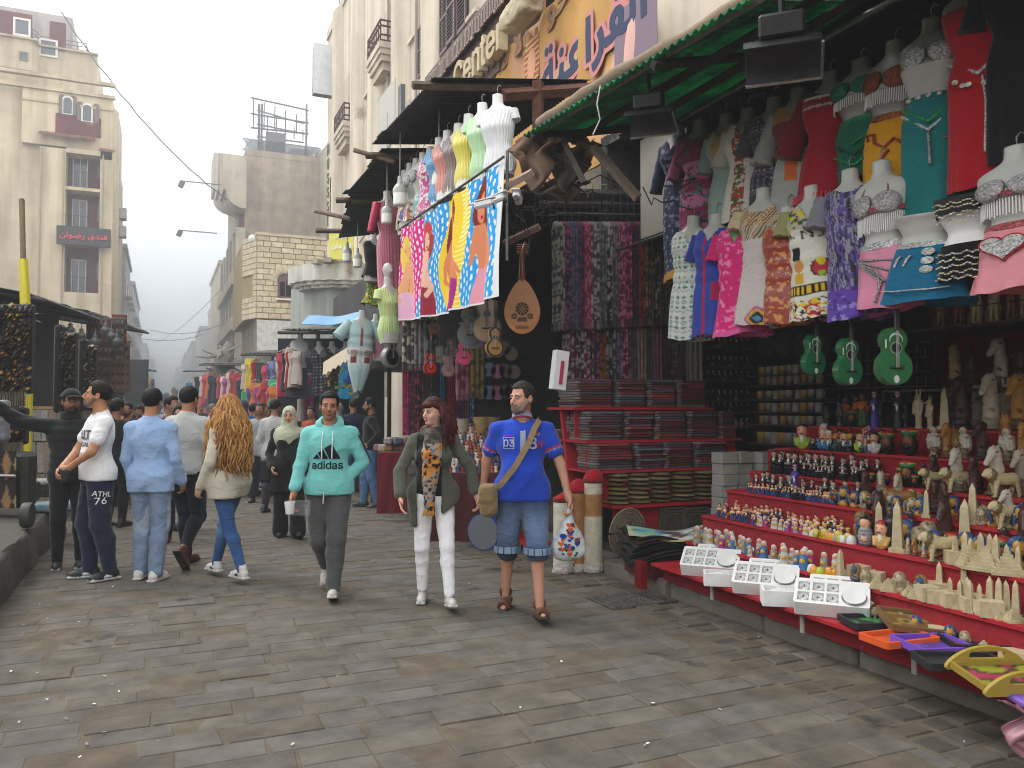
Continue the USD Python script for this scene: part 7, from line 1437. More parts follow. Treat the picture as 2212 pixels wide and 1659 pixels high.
P=drape(np.array([-.1,-.12,0]),.07,.28,.02,5,None);put(t,'plastic_bag',M().sheet(P,.002,hx('8a5a66')),'plastic',True)
# ================================================================ people
def ik(a,b,l1,l2,hint):
 a,b=np.asarray(a,float),np.asarray(b,float);d=b-a;L=np.linalg.norm(d)
 if L > (l1+l2)*.995:b=a+d/L*(l1+l2)*.995;d=b-a;L=np.linalg.norm(d)
 u=d/L;x=(l1*l1-l2*l2+L*L)/(2*L);h=math.sqrt(max(l1*l1-x*x,0));w=np.asarray(hint,float);w=w-u*(w@u);w /= np.linalg.norm(w)
 return a+u*x+w*h,b
class Fig:
 def __init__(s,H=1.75,fem=False,b=1.0,lean=0.0,twist=0.0,feet=((-.1,0,0,0,0),(.1,0,0,0,0)),hands=(None,None),hints=None,head=(0,0,0),pel=(0,0,0),curl=(.5,.5),palms=(None,None),belly=0.0,grip=None):
  s.k=k=H/1.75;s.fem,s.b,s.H=fem,b,H;s.belly=belly
  s.R=rot((0,0,1),twist)@rot((1,0,0),-lean);s.pel=np.array([0,0,.94])+pel
  sw=.15 if fem else .176
  s.sh=[s.T((x*sw*b,-.01,1.395)) for x in (-1,1)];s.neck=s.T((0,-.015,1.475));s.hc=s.T((0,.015,1.635))
  s.HR=s.R@rot((0,0,1),head[0])@rot((1,0,0),head[1])@rot((0,1,0),head[2])
  s.hip=[s.pel+[x*.088,0,-.04] for x in (-1,1)];s.leg=[]
  for i,(x,y,lift,pitch,yaw) in enumerate(feet):
   f=rot((0,0,1),yaw)@rot((1,0,0),pitch);an=np.array([x,y,.085+lift]);kn,an=ik(s.hip[i],an,.412,.412,f@[0,1,0]+np.array([0,.3,0]));s.leg.append((s.hip[i],kn,an,f))
  s.arm=[]
  for i in (0,1):
   sg=-1 if i == 0 else 1;w=hands[i] if hands[i] is not None else (sg*(.25*b+.01),.04,.88);hint=(hints or (None,None))[i] or (sg*.5,-1,-.2)
   el,w=ik(s.sh[i],w,.285,.255,hint);s.arm.append((s.sh[i],el,w))
  s.curl,s.palms=curl,palms
 def T(s,p):return s.pel+s.R@(np.asarray(p,float)-[0,0,.94])
 def torso(s,f,g=0.0,c=0,low=True,gb=0.0):
  b=s.b;R=s.R;e=lambda p,r,k=.06:f.ell(s.T(p),np.asarray(r)+g,R,k,c)
  if low:f.ell(s.pel+[0,-.005,.0],np.array([.172 if s.fem else .16*b,.118,.12])+g+gb*.6,k=.05,c=c)
  e((0,.015+s.belly*.5,1.07),(.128 if s.fem else .147*b,.1+s.belly,.15));e((0,.0,1.29),(.145 if s.fem else .172*b,.112,.175))
  if s.fem:
   for x in (-1,1):e((x*.07,.085,1.27),(.066,.06,.07),.03)
  [f.cone(q,s.T((0,-.02,1.435)),.047+g*.8,.058+g*.4,k=.03,c=c) for q in s.sh];f.cone(s.T((0,-.03,1.38)),s.neck,.085+g*.6,.06+g*.4,k=.04,c=c)
 def arms(s,f,g=0.0,fr=1.0,c=0,only=None,r=(.052,.042,.041,.028),wide=0.0):
  for i,(a,e,w) in enumerate(s.arm):
   if only is not None and i != only:continue
   R_=tuple(q*(.82 if s.fem else .95) for q in r)
   if fr <= .5:t=fr*2;f.cone(a,a+(e-a)*t,R_[0]+g,R_[0]+(R_[1]-R_[0])*t+g+wide,k=.035,c=c)
   else:t=(fr-.5)*2;f.cone(a,e,R_[0]+g,R_[1]+g,k=.035,c=c);f.cone(e,e+(w-e)*t,R_[2]+g,R_[2]+(R_[3]-R_[2])*t+g+wide,k=.02,c=c)
 def legs(s,f,g=(0,0,0),fr=1.0,c=0,hem=None):
  for h,kn,an,F_ in s.leg:
   t=fr;cf=kn+(an-kn)*.3+F_@[0,-.018,0]
   rt=.088 if s.fem else .085*s.b
   if t <= .5:q=h+(kn-h)*t*2;f.cone(h,q,rt+g[0],rt+( .058-rt)*t*2+g[1]+.01,k=.03,c=c)
   else:
    f.cone(h,kn,rt+g[0],.058+g[1],k=.03,c=c);q=(t-.5)*2;e=cf+(an-cf)*min(1,max(0,(q-.3)/.7));f.cone(kn,cf,.055+g[1],.054+g[1],k=.02,c=c);f.cone(cf,e,.054+g[1],.054+g[1]+(.037+g[2]-.054-g[1])*max(0,(q-.3)/.7),k=.02,c=c)
 def head(s,f,c=(0,1,2,3,4,5),beard=0,face=True):
  k=.97 if s.fem else 1.01;R=s.HR;P=lambda *p:s.hc+R@(np.array(p)*k);e=lambda p,r,kk=.02,cc=0,sub=False:f.ell(P(*p),np.asarray(r)*k,R,kk,c[cc] if cc is not None else None,sub)
  f.cone(s.neck,P(0,-.02,-.04),.057*k,.052*k,k=.03,c=c[0])
  e((0,-.012,.035),(.074,.094,.083));e((0,.022,-.03),(.059,.066,.082),.03);e((0,.06,-.09),(.026,.022,.018),.025)
  if not face:return
  for x in (-1,1):e((x*.034,.058,-.028),(.026,.026,.026),.02);e((x*.03,.098,.006),(.017,.016,.011),.008,None,True)
  f.cone(P(-.04,.076,.023),P(.04,.076,.023),.011*k,k=.012,c=c[0])
  f.cone(P(0,.088,.012),P(0,.11,-.028),.0085*k,.0125*k,k=.01,c=c[0]);e((0,.098,-.036),(.017,.011,.008),.008)
  if beard:
   e((0,.058,-.075),(.045,.044,.046),.01,5)
   for x in (-1,1):f.cone(P(x*.064,.01,-.03),P(x*.045,.05,-.085),.014*k,.018*k,k=.012,c=c[5])
   f.cone(P(-.022,.092,-.05),P(.022,.092,-.05),.0085,k=.006,c=c[5])
  e((0,.0885,-.06),(.021,.011,.0055),.004,3);e((0,.0875,-.069),(.018,.011,.0065),.004,3)
  for x in (-1,1):
   e((x*.031,.083,.003),(.0135,.0122,.0062),.001,1);e((x*.031,.0915,.003),(.0075,.005,.007),.0,2)
   f.cone(P(x*.017,.094,.025),P(x*.044,.083,.0265),.004,.003,k=.001,c=c[4]);f.cone(P(x*.018,.0955,.0115),P(x*.044,.084,.0095),.0024,k=.0,c=c[4])
   e((x*.075,-.012,-.004),(.010,.019,.032),.006);e((x*.083,-.004,-.004),(.006,.009,.017),.004,None,True)
 def hand(s,f,i,c=0):
  a,e,w=s.arm[i];sg=-1 if i == 0 else 1;d=unit(w-e)
  n=s.palms[i];n=np.array([-sg,.2,0.0]) if n is None else np.asarray(n,float);n=unit(n-d*(n@d));t=sg*np.cross(d,n);k=.9 if s.fem else 1.0
  R=np.stack([t,d,n],1);f.rbox(w+d*.048*k,np.array([.039,.046,.014])*k,.013*k,R,.012,c);f.cone(w-d*.03,w+d*.02,.027*k,.026*k,k=.012,c=c)
  for q in range(4):
   p=w+(d*(.088-.004*abs(q-1.5))+t*(.029-.0195*q))*k;L=(.04,.045,.042,.033)[q]*k;an=s.curl[i]*(.5+.1*q)
   for sgm in range(3):p2=p+(d*math.cos(an)+n*math.sin(an))*L*(1,.72,.6)[sgm];f.cone(p,p2,.0088*k-.0007*sgm,.0082*k-.0007*sgm,k=.003,c=c);p=p2;an += s.curl[i]
  p=w+(d*.03+t*.032)*k;p2=p+unit(t*.7+d*.65+n*(.25+.3*s.curl[i]))*.042*k;p3=p2+unit(t*.15+d*.9+n*(.2+.5*s.curl[i]))*.034*k;f.cone(p,p2,.0125*k,.010*k,k=.008,c=c);f.cone(p2,p3,.010*k,.0085*k,k=.003,c=c)
 def bbox(s,m=.2):
  P=np.array([q for A in s.arm for q in A]+[q for L in s.leg for q in L[:3]]+[s.hc+[0,0,.1],s.neck,[s.leg[0][2][0],s.leg[0][2][1],0]]);return P.min(0)-m,P.max(0)+m
def merge(parts):
 v,f,c,n=[],[],[],0
 for a,b,d in parts:v.append(a);f.append(b+n);c.append(d);n += len(a)
 return np.vstack(v),np.vstack(f),np.vstack(c)
def outside(mesh,lo,hi):
 v,f,c=mesh;q=v[f].mean(1);k=~((q > lo) & (q < hi)).all(1);f=f[k];u,i=np.unique(f,return_inverse=True);return v[u],i.reshape(-1,3),c[u]
EYEC=['9a9088','1c110c']
class Person:
 def __init__(s,label,at,rz,near=True,skin='b98a6c',group=None,lips=None,brow='1c1410',beard=None,res=None,bare=(),**kw):
  s.g=g=Fig(**kw);s.near=near;s.t=thing('person',label,'person',at,rz,group);s.res=res or (.0138 if near else .034);s.k=g.k
  sk=hx(skin);pal=[sk,hx(EYEC[0]),hx(EYEC[1]),hx(lips) if lips else sk*[.78,.55,.55],hx(brow),hx(beard) if beard else sk]
  s.sk=sk;s.rng=np.random.default_rng(abs(hash(label)) % 1000 if False else len(label)*7+int(at[0]*100) % 97)
  def full(f,hd=True):
   g.torso(f,-.012);g.arms(f);g.legs(f,(-.014,-.006,-.003));g.head(f,beard=beard is not None)
   for q in (0,1):g.hand(f,q)
   for h,kn,an,F_ in g.leg:f.cone(an+F_@[0,-.03,-.05],an+F_@[0,.13,-.06],.03,.024,k=.03,c=0)
  f=F(*g.bbox(),.021 if near else .036);full(f);body=f.mesh(pal)
  fine=[]
  boxes=[(g.hc-[.125,.14,.16],g.hc+[.125,.14,.135],.0056 if near else .0165)]+([(w+unit(w-e)*.08-.12,w+unit(w-e)*.08+.12,.0062) for a,e,w in g.arm] if near else [])
  for lo,hi,r in boxes:
   f=F(lo-r,hi+r,r);full(f);m_=f.mesh(pal);fine.append(m_);body=outside(body,lo,hi)
  s.put('body',merge([body]+fine),'skin')
 def put(s,name,mesh,mat,smooth=True,parent=None,**kw):
  v,f,c=mesh.out() if isinstance(mesh,M) else mesh;return put(parent or s.t,name,(v*s.k*[-1,1,1],f[:,::-1],c),mat,smooth,**kw)
 def field(s,res=None):return F(*s.g.bbox(.3),res or s.res)
 def cloth(s,name,f,pal,mat='cloth',wr=.012,fr=14,col=None,cuts=()):
  v,fc,c=f.mesh(pal)
  if wr and s.near:
   n=normals(v,fc);q=v*[1,1,.55];q=np.stack([v[:,0]*.8+v[:,2]*.35,v[:,1]*.8-v[:,2]*.2,v[:,2]*.75-v[:,0]*.3],1)*fr*.72+s.rng.uniform(0,9);rd=1-np.abs(2*noise(q)-1);rd2=1-np.abs(2*noise(q*2.1+5)-1)
   v=v+n*((rd**3-.25)*wr*.5+(rd2**3-.25)*wr*.2)[:,None]
  if col is not None:c=col(v,c)
  s.last=(v,fc);s.put(name,(v,fc,c),mat);return s
 def top(s,col,g=.014,fr=1.0,hem=.86,mat='cloth',name='shirt',wr=.012,wide=.004,gb=.0,colfn=None,neck=.062,collar=None,longhem=False,open_=None,k_=None):
  f=s.field();G=s.g;G.torso(f,g,gb=gb);G.arms(f,g*.6,fr,wide=wide)
  if hem < .9:
   for h,kn,an,F_ in G.leg:f.cone(h+[0,0,.05],h+(kn-h)*max(.05,(.9-hem)*2.2),.09+g+gb,.088+g+gb,k=.05)
  f.cut(G.R@[0,0,-1.0] if hem > .95 else np.array([0,0,-1.0]),-hem)
  f.cone(G.neck+[0,.012,-.01],G.neck+[0,.035,.1],neck,neck+.012,k=.008,sub=True)
  if open_:f.rbox(G.T((0,.14,1.1)),(open_,.12,.5),.02,G.R,sub=True)
  f.c0=0;s.cloth(name,f,[hx(col) if isinstance(col,str) else col],mat,wr,13,colfn)
  if collar:s.ring('collar',G.neck+G.R@[0,.012,.008],G.neck+G.R@[0,.0,.05],.071,.062,.010,collar,mat)
  return s
 def ring(s,name,a,b,ra,rb,th,col,mat='cloth',sub=None,res=None):
  f=F(np.minimum(a,b)-max(ra,rb)-.05,np.maximum(a,b)+max(ra,rb)+.05,res or (.007 if s.near else .014));f.cone(a,b,ra+th,rb+th,k=0);d=unit(np.asarray(b)-a);f.cut(d,d@b);f.cut(-d,-d@a);f.cone(np.asarray(a)-d*.2,np.asarray(b)+d*.2,ra-(rb-ra)*.2/np.linalg.norm(np.asarray(b)-a)*0,rb,k=0,sub=True)
  s.put(name,f.mesh([hx(col)]),mat);return s
 def pants(s,col,g=(.012,.012,.012),fr=1.0,mat='denim',wr=.010,waist=1.0,colfn=None,name='trousers',low=0.0):
  f=s.field();G=s.g;f.ell(G.pel+[0,-.005,-.01],np.array([.172 if G.fem else .16*G.b,.12,.125])+g[0]*.3,k=.04);G.legs(f,np.maximum(g,.004),fr)
  f.cut((0,0,1),waist)
  for h,kn,an,F_ in G.leg if fr < .9 else ():t_=max(0,fr-.5)*2;q=kn+(an-kn)*t_;f.cutbox(q-.17,q+[.17,.17,.1],an-kn,float(unit(an-kn)@q))
  s.cloth(name,f,[hx(col)],mat,wr,16,colfn);return s
 def shoes(s,upper,sole,accent=None,boot=0.0,sandal=False,mat='leather'):
  for i,(h,kn,an,F_) in enumerate(s.g.leg):
   k=.92 if s.g.fem else 1.0;r=.0075 if s.near else .018;P=lambda *p:an+F_@(np.array(p)*k)
   f=F(P(0,.05,-.03)-.27,P(0,.05,-.03)+.27,r)
   if not sandal:
    f.cone(P(0,-.045,-.04),P(0,.09,-.045),.04*k,.037*k,k=.03,c=0);f.ell(P(0,.125,-.052),np.array([.04,.06,.034])*k,F_,.03,0);f.cone(P(0,-.03,-.03),P(0,-.012,.03+boot),.041*k,.043*k+boot*.05,k=.02,c=0)
    f.cone(P(0,-.004,.04+boot),P(0,-.01,.2),.034*k,k=.0,sub=True)
    if accent:f.ell(P(.03,.03,-.045),np.array([.02,.035,.014])*k,F_,0,2);f.ell(P(-.03,.03,-.045),np.array([.02,.035,.014])*k,F_,0,2)
   f.rbox(P(0,.045,-.072),np.array([.043,.135,.012])*k,.011*k,F_,.0,1);f.cut(F_@[0,0,-1.0],float(F_@[0,0,-1.0]@P(0,0,-.084)));s.put('shoe' if not sandal else 'sandal',f.mesh([hx(upper),hx(sole),hx(accent or upper)]),mat)
   if sandal:
    for y_,z_,w_ in ((.10,-.035,.03),(.05,-.02,.022),(-.01,.015,.02)):
     f=F(P(0,y_,z_)-.12,P(0,y_,z_)+.12,.006);f.ell(P(0,y_,-.055 if y_ > .02 else z_),np.array([.052 if y_ > .02 else .05,.1 if y_ < .02 else .09,.052 if y_ > .02 else .05])*k,F_,0,0);q=F_@[0,1.0,0];f.cut(q,q@P(0,y_+w_*.7,0));f.cut(-q,-q@P(0,y_-w_*.7,0));f.cone(an+F_@[0,-.06,-.06],an+F_@[0,.17,-.065],.032,.028,k=0,sub=True);f.cut(F_@[0,0,-1.0],float(F_@[0,0,-1.0]@P(0,0,-.07)));s.put('sandal_strap',f.mesh([hx(upper)]),mat)
  return s
 def hair(s,col,style='short',top=.012,back=0.0,mat='hair',front=.0):
  G=s.g;R=G.HR;k=.97 if G.fem else 1.01;P=lambda *p:G.hc+R@(np.array(p)*k);r=.007 if s.near else .016
  f=F(G.hc-.24-[0,0,back],G.hc+.24,r);f.ell(P(0,-.014,.036),(np.array([.074,.094,.083])+top*.42)*k,R,.02,0);f.ell(P(0,-.004,.054),(np.array([.064,.08,.07])+top*.75)*k,R,.02,0)
  if style == 'short':
   for c0,hf in (((0,.146+front,-.03),(.2,.1,.105)),((0,.078,-.116),(.2,.1,.1)),((0,0,-.19),(.2,.3,.1))):f.rbox(P(*c0),np.array(hf)*k,.012,R,.012,sub=True)
   for x in (-1,1):f.ell(P(x*.09,-.008,-.01),np.array([.026,.026,.036])*k,R,.004,sub=True);f.ell(P(x*.06,.105,.075),np.array([.03,.05,.03])*k,R,.008,sub=True)
  else:n=R@unit([0,.71,-1.0]);f.cut(n,float(n@P(0,.088+front*.5,.074)))
  v,fc,c=f.mesh([hx(col)]);n=normals(v,fc);v=v+n*((fbm(v*95,3)-.5)*.013)[:,None];s.put('hair',(v,fc,c),mat);return s
 def locks(s,col,n,L,spread,r,seed,wave=.012,z0=.06,arc=(-2.6,2.6),col2=None,name='hair'):
  G=s.g;R=G.HR;q=np.random.default_rng(seed);m=M();c1,c2=hx(col),hx(col2 or col)
  for i in range(n):
   a=q.uniform(*arc);b=q.uniform(-.1,1.57);y0=np.array([math.sin(a)*math.cos(b)*.082,-math.cos(a)*math.cos(b)*.1-.012,.036+math.sin(b)*.09]);l=L*q.uniform(.75,1.1);ph=q.uniform(0,6,2);nn=16;t=np.linspace(0,1,nn)
   out=unit([y0[0],y0[1]-.02,0.001]);P=G.hc+R@y0
   pts=[P+R@(out*(spread*min(1,x*2.2)+.012))+np.array([0,0,-l*max(0,x-.0)])*(1 if True else 0)+R@(np.array([math.sin(x*15+ph[0]),math.cos(x*13+ph[1]),0])*wave*min(1,x*3))-(np.array([0,0,0])) for x in t]
   m.tube(np.array(pts),r*(.5+.9*np.sin(PI*np.clip(t*.85+.12,0,1))),5,c1+(c2-c1)*q.uniform(0,1))
  s.put(name,m,'hair',kind='stuff');return s
 def decal(s,name,m,col,off=.0,back=False,mat='print',side=False):
  """lettering or a mark in (x, z) laid over the last garment's front"""
  from scipy.spatial import cKDTree
  v,fc=s.last;n=normals(v,fc);v=np.c_[-v[:,1],v[:,0],v[:,2]] if side else v;n=np.c_[-n[:,1],n[:,0],n[:,2]] if side else n;k=(n[:,1] < -.2) if back else (n[:,1] > .2);V=v[k];tr=cKDTree(V[:,[0,2]]);t=m
  P,f,c=t.out()
  tm=trimesh.Trimesh(P,f,process=True)
  for _ in range(6):
   e=np.linalg.norm(tm.vertices[tm.faces]-np.roll(tm.vertices[tm.faces],1,1),axis=2).max()
   if e < .02:break
   tm=tm.subdivide()
  d,i=tr.query(tm.vertices[:,:2],14 if side else 6);y=np.sort(V[:,1][i],1)[:,-5:].mean(1) if side else (V[:,1][i]/np.maximum(d,.003)).sum(1)/(1/np.maximum(d,.003)).sum(1);sg=-1 if back else 1
  q=np.c_[tm.vertices[:,0],y+sg*(.006+off),tm.vertices[:,1]];q=np.c_[q[:,1],-q[:,0],q[:,2]] if side else q;s.put(name,(q,tm.faces,np.tile(hx(col) if isinstance(col,str) else col,(len(tm.vertices),1))),mat,False);return s
def flat(g,m=None):
 o=M()
 for q in getattr(g,'geoms',[g]):
  v,f=trimesh.creation.triangulate_polygon(q,engine='earcut');o.raw(np.c_[v,np.zeros(len(v))],f)
 return o
def words(t,h,x,z,bold=True,sx=1.0,rz=0.0):
 q=text_mesh(t,h,.001,bold);b=q.bounds;P=q.vertices-[(b[0][0]+b[1][0])/2,h/2,0];k=P[q.faces][:,:,2].max(1) < .0006;P=P*[sx,1,0];c,s_=math.cos(rz),math.sin(rz)
 return M().raw(np.c_[P[:,0]*c-P[:,1]*s_+x,P[:,0]*s_+P[:,1]*c+z,0*P[:,0]],q.faces[k])
RZ=lambda phi:PI-YAW+math.radians(phi)
def faded(col,lite,ctr):
 """worn denim: paler thighs and knees"""
 a,b=hx(col),hx(lite)
 def fn(v,c):
  t=np.clip(np.exp(-((v[:,2]-ctr)/.17)**2)*(v[:,1] > -.02)*.8+(fbm(v*7,3)-.45)*.45,0,1)[:,None];return a*(1-t)+b*t
 return fn
p=Person('man in a white t-shirt and navy sweatpants looking left, hands clasped in front',gp(208,1250),RZ(-50),skin='b07c5c',brow='15100e',beard='6a5142',H=1.80,b=1.06,head=(.35,.16,0),hands=((-.07,.27,1.0),(.07,.25,1.0)),hints=((-1,-.25,-.35),(1,-.25,-.35)),palms=((.3,-1,0),(-.3,-1,0)),curl=(.7,.7),feet=((-.1,.03,0,0,.25),(.12,-.08,0,0,-.25)),belly=.015)
p.hair('17110e',top=.016)
p.top('e2e0e2',fr=.29,hem=.88,wr=.008,wide=.012,gb=.02,name='t_shirt').decal('print',words('WUT',.07,.0,1.29,True,1.3),'3a3a40').decal('print',words('FESTIVAL',.036,.0,1.2),'2e2e34').decal('print',words('since a dream',.022,0,1.255),'4a4a50').decal('print',words('summer',.042,0,1.12),'8a8a8c').decal('print',words('sounds',.036,-.01,1.07),'9a9a9c')
p.pants('1d2138',(.022,.026,.02),mat='cloth',wr=.012).decal('leg_print',words('ATHL',.042,-.01,.77,True,1,-.1),'d8d8d8',side=True).decal('leg_print',words('76',.055,-.02,.71,True,1.1),'d8d8d8',side=True).shoes('17171a','b8b8b6','c8c8c8')
f=F((-.2,.15,.7),(.2,.45,1.1),.009);f.rbox((0,.27,.93),(.1,.035,.065),.03);f.ell((0,.28,.98),(.07,.03,.03),k=.03);p.put('waist_bag',f.mesh([hx('101012')]),'leather')
p=Person('bearded man in a black padded jacket and cap reaching one arm out to the left',gp(148,1226),RZ(25),skin='7d5440',brow='100c0a',beard='1e1511',H=1.74,head=(-.25,.0,0),hands=((-.6,.22,1.6),(.27,.12,.92)),hints=((-.2,-.3,-1),None),palms=((.2,.3,-1),None),curl=(.12,.5))
f=p.field();p.g.torso(f,.036);p.g.arms(f,.03,.97);p.g.legs(f,(.03,0,0),.08);f.cut((0,0,-1),-.84);v,fc,c=f.mesh([hx('1d211e',.8)]);n=normals(v,fc);v=v+n*(.011*np.abs(np.sin(v[:,2]*38)))[:,None]-n*.006;p.put('jacket',(v,fc,c),'cloth')
p.ring('collar',p.g.neck+[0,.01,-.01],p.g.neck+[0,.01,.06],.085,.085,.018,'1a1d1b').pants('121214',(.012,.012,.01),mat='cloth').shoes('17171a','9a9a98','8a2a2a').hair('100c0a')
f=F(p.g.hc-.2,p.g.hc+.22,.007);P=lambda *q:p.g.hc+p.g.HR@np.array(q);f.ell(P(0,-.012,.05),(.088,.108,.088),p.g.HR,0);n=p.g.HR@np.array([0,.25,-1.0]);n=unit(n);f.cut(n,float(n@P(0,0,.045)));f.ell(P(0,.11,.052),(.07,.07,.01),p.g.HR,.01);p.put('cap',f.mesh([hx('0e0e10')]),'cloth')
p=Person('young man in a light blue shirt and pale jeans seen from behind',gp(322,1252),RZ(178),skin='a8765a',H=1.73,head=(-.1,-.05,0),hands=((-.23,.13,.9),(.23,.13,.9)),hints=((-.35,-1,0),(.35,-1,0)),feet=((-.09,-.06,0,0,.1),(.1,.03,0,0,-.1)))
p.hair('0e0c0d',top=.022).top('8fa9cf',g=.018,gb=.012,hem=.81,wr=.017,wide=.012,collar='94aed3').pants('8292a8',(.018,.022,.026),wr=.014,colfn=faded('71829a','a9b4c2',.6)).shoes('c8c6c2','bdbbb6')
p=Person('man in a pale grey sweatshirt and dark jeans walking away with a brown boot lifted',gp(402,1222),RZ(168),skin='a06c50',H=1.77,b=1.03,head=(-.15,.0,0),hands=((-.29,.08,.86),(.26,.16,.93)),feet=((-.13,-.24,.1,-.9,0),(.07,.12,0,0,0)))
p.hair('0f0d0c',top=.018).top('a9a9a6',g=.024,hem=.9,wr=.014)
p.pants('1b222a',(.016,.014,.008),wr=.01,colfn=faded('161c24','2e3a48',.55)).shoes('5a2e1e','241812',boot=.04)
p.put('phone',M().box(p.g.arm[0][2]+[-.02,.05,-.1],(.012,.09,.16),hx('a8a8a4'),bevel=.004),'plastic',False)
p=Person('woman with very long curly blonde hair in a beige jacket and blue jeans',gp(492,1252),RZ(-122),skin='c39a82',fem=True,H=1.68,head=(.2,0,0),hands=((-.22,.16,.92),(.24,.1,.9)),feet=((-.06,.26,0,0,.15),(.07,-.3,0,0,.1)))
p.hair('8f6030','long',top=.02).locks('7d4e24',380,.66,.105,.008,5,.017,arc=(-2.3,2.3),col2='c9985a')
p.top('b8b0a0',g=.026,gb=.02,hem=.78,wr=.012,mat='cloth',name='jacket',collar='b8b0a0').pants('2f5480',(.002,.002,.004),wr=.007,colfn=faded('28497a','5f86b0',.55)).shoes('c8c6c3','c2c0bc','1c1c1e')
p=Person('woman in a pale green headscarf and long black clothes walking towards the viewer',gp(622,1160),RZ(18),skin='b98a70',fem=True,b=1.1,H=1.58,head=(.15,-.05,0),feet=((-.1,-.08,0,0,.1),(.12,.2,0,.15,-.1)),hands=((-.22,.16,.95),(.25,.05,.86)),belly=.05)
f=p.field(.009);G=p.g;f.ell(G.hc+G.HR@[0,-.015,.02],(.094,.115,.112),G.HR,.03);f.ell(G.hc+G.HR@[0,-.02,-.08],(.09,.1,.1),G.HR,.05);f.cone(G.neck,G.T((0,.0,1.38)),.1,.16,k=.08);f.ell(G.T((-.02,.06,1.3)),(.16,.1,.16),k=.08);f.cone(G.sh[0],G.sh[1],.075,k=.06);f.ell(G.hc+G.HR@[0,.1,-.015],(.058,.085,.088),G.HR,.012,sub=True);f.cut((0,0,-1),-1.17);p.cloth('headscarf',f,[hx('a5a78f')],'cloth',.016,11)
p.top('101012',g=.03,gb=.03,hem=.62,name='black_tunic').pants('0f0f11',(.03,.04,.07),mat='cloth').shoes('17130f','1c1814')
f=F((-.5,-.35,.6),(-.1,.2,1.2),.012);f.rbox((-.29,-.08,.9),(.07,.12,.16),.04);p.put('shoulder_bag',f.mesh([hx('0d0d0e')]),'leather')
p=Person('young man in a turquoise hoodie with a black three stripe logo and grey trousers',gp(702,1292)+FWD*.12*[1,1,0],RZ(4),skin='9c6c50',brow='120d0b',H=1.70,b=1.0,head=(-.12,-.03,.03),hands=((-.29,.16,.8),(.1,.03,.97)),hints=((-.5,-1,0),(1,-.35,-.2)),feet=((-.07,-.3,.12,-.75,0),(.07,.2,0,.25,-.1)),palms=((1,.3,0),(-1,0,0)),curl=(.6,.4),pel=(0,.0,-.01))
p.hair('0e0b0a',top=.014);Hd='6fb8b4'
p.top(Hd,g=.02,gb=.014,fr=.86,hem=.87,wr=.016,name='hoodie',wide=.01)
L3=[Polygon([(-.125+.0,1.155),(-.06,1.155),(-.085,1.2)]),Polygon([(-.052,1.155),(.012,1.155),(-.03,1.238),(-.078,1.21)]),Polygon([(.02,1.155),(.112,1.155),(.042,1.29),(-.022,1.252)])]
for q in L3:p.decal('logo_bar',flat(affinity.translate(affinity.scale(q,1.0,.95,origin=(0,1.2)),0,.02)),'17191c')
p.decal('logo_lettering',words('adidas',.062,0,1.125),'17191c')
f=p.field(.009);G=p.g;f.cone(G.neck+[-.075,.01,.0],G.neck+[.075,.01,.0],.05,k=.03);f.ell(G.neck+[0,-.05,.02],(.115,.075,.07),k=.03);f.ell(G.neck+[0,.045,-.015],(.09,.04,.04),k=.03);f.cone(G.neck+[0,.03,-.05],G.neck+[0,.03,.2],.064,.075,k=.01,sub=True);p.cloth('hood',f,[hx(Hd)],'cloth',.01,14)
for x in (-.04,.045):p.put('drawstring',M().tube([G.T((x,.1,1.42)),G.T((x*1.05,.148,1.32)),G.T((x,.16,1.19))],.0055,6,hx('c8d0d0')),'cloth')
for sd in (0,1):
 a,e,w=G.arm[sd];sg=-1 if sd == 0 else 1;m=M()
 for o in (-.022,0,.022):m.tube([q+np.array([sg*.075*s_,o,.005]) for q,s_ in ((a,.9),(a*.5+e*.5,1.0),(e,.95))],.005,5,hx('17191c'))
 p.put('sleeve_stripes',m,'cloth')
p.pants('4a4a4b',(.02,.024,.018),mat='cloth',wr=.013).shoes('bcb8ae','c2beb4','8a8680')
p.put('drawcord',M().tube([(-.02,.15,.9),(-.025,.16,.8)],.006,5,hx('b8b8b4')),'cloth')
p.put('clear_box',M().box(p.g.arm[0][2]+[.06,.1,-.1],(.2,.05,.12),(.5,.5,.5)),'plastic_wrap',False);p.put('white_cup',M().lathe([(.035,-.05),(.045,.05),(.04,.05),(0,-.04)],14,p.g.arm[0][2]+[-.01,.1,-.1],(.7,.7,.7)),'ceramic')
def reach(at,rz,H,pw):
 d=(np.asarray(pw)-at)/(H/1.75);c,s_=math.cos(rz),math.sin(rz);return np.array([-(d[0]*c+d[1]*s_),-d[0]*s_+d[1]*c,d[2]])
HOLD=dp(1030,1072,6.35)
p=Person('woman with dark red hair, olive cardigan, patterned scarf and white trousers',gp(935,1306),RZ(6),skin='c79a84',lips='a8605a',fem=True,H=1.63,b=1.04,head=(.85,.02,0),hands=((-.27,.18,.93),reach(gp(935,1306),RZ(6),1.63,HOLD)),hints=((-1,-.6,-.1),(1,-.6,-.1)),feet=((-.09,-.14,.01,-.1,.1),(.14,.22,0,.18,-.15)),curl=(.35,.7),belly=.01)
p.hair('3c1417','long',top=.034,front=-.02).locks('2e0f0f',260,.33,.075,.008,8,.014,arc=(-1.9,1.9),col2='551e22');G=p.g
f=F(G.hc-.2,G.hc+.2,.0065);f.ell(G.hc+G.HR@[0,.07,.068],(.062,.035,.03),G.HR,.02);f.ell(G.hc+G.HR@[-.05,.035,.04],(.03,.05,.05),G.HR,.02);p.put('fringe_hair',f.mesh([hx('4a181a')]),'hair')
p.top('0f0f10',g=.006,hem=.93,fr=.3,name='black_top')
f=p.field();G.torso(f,.02,gb=.025);G.arms(f,.015,.93,wide=.012)
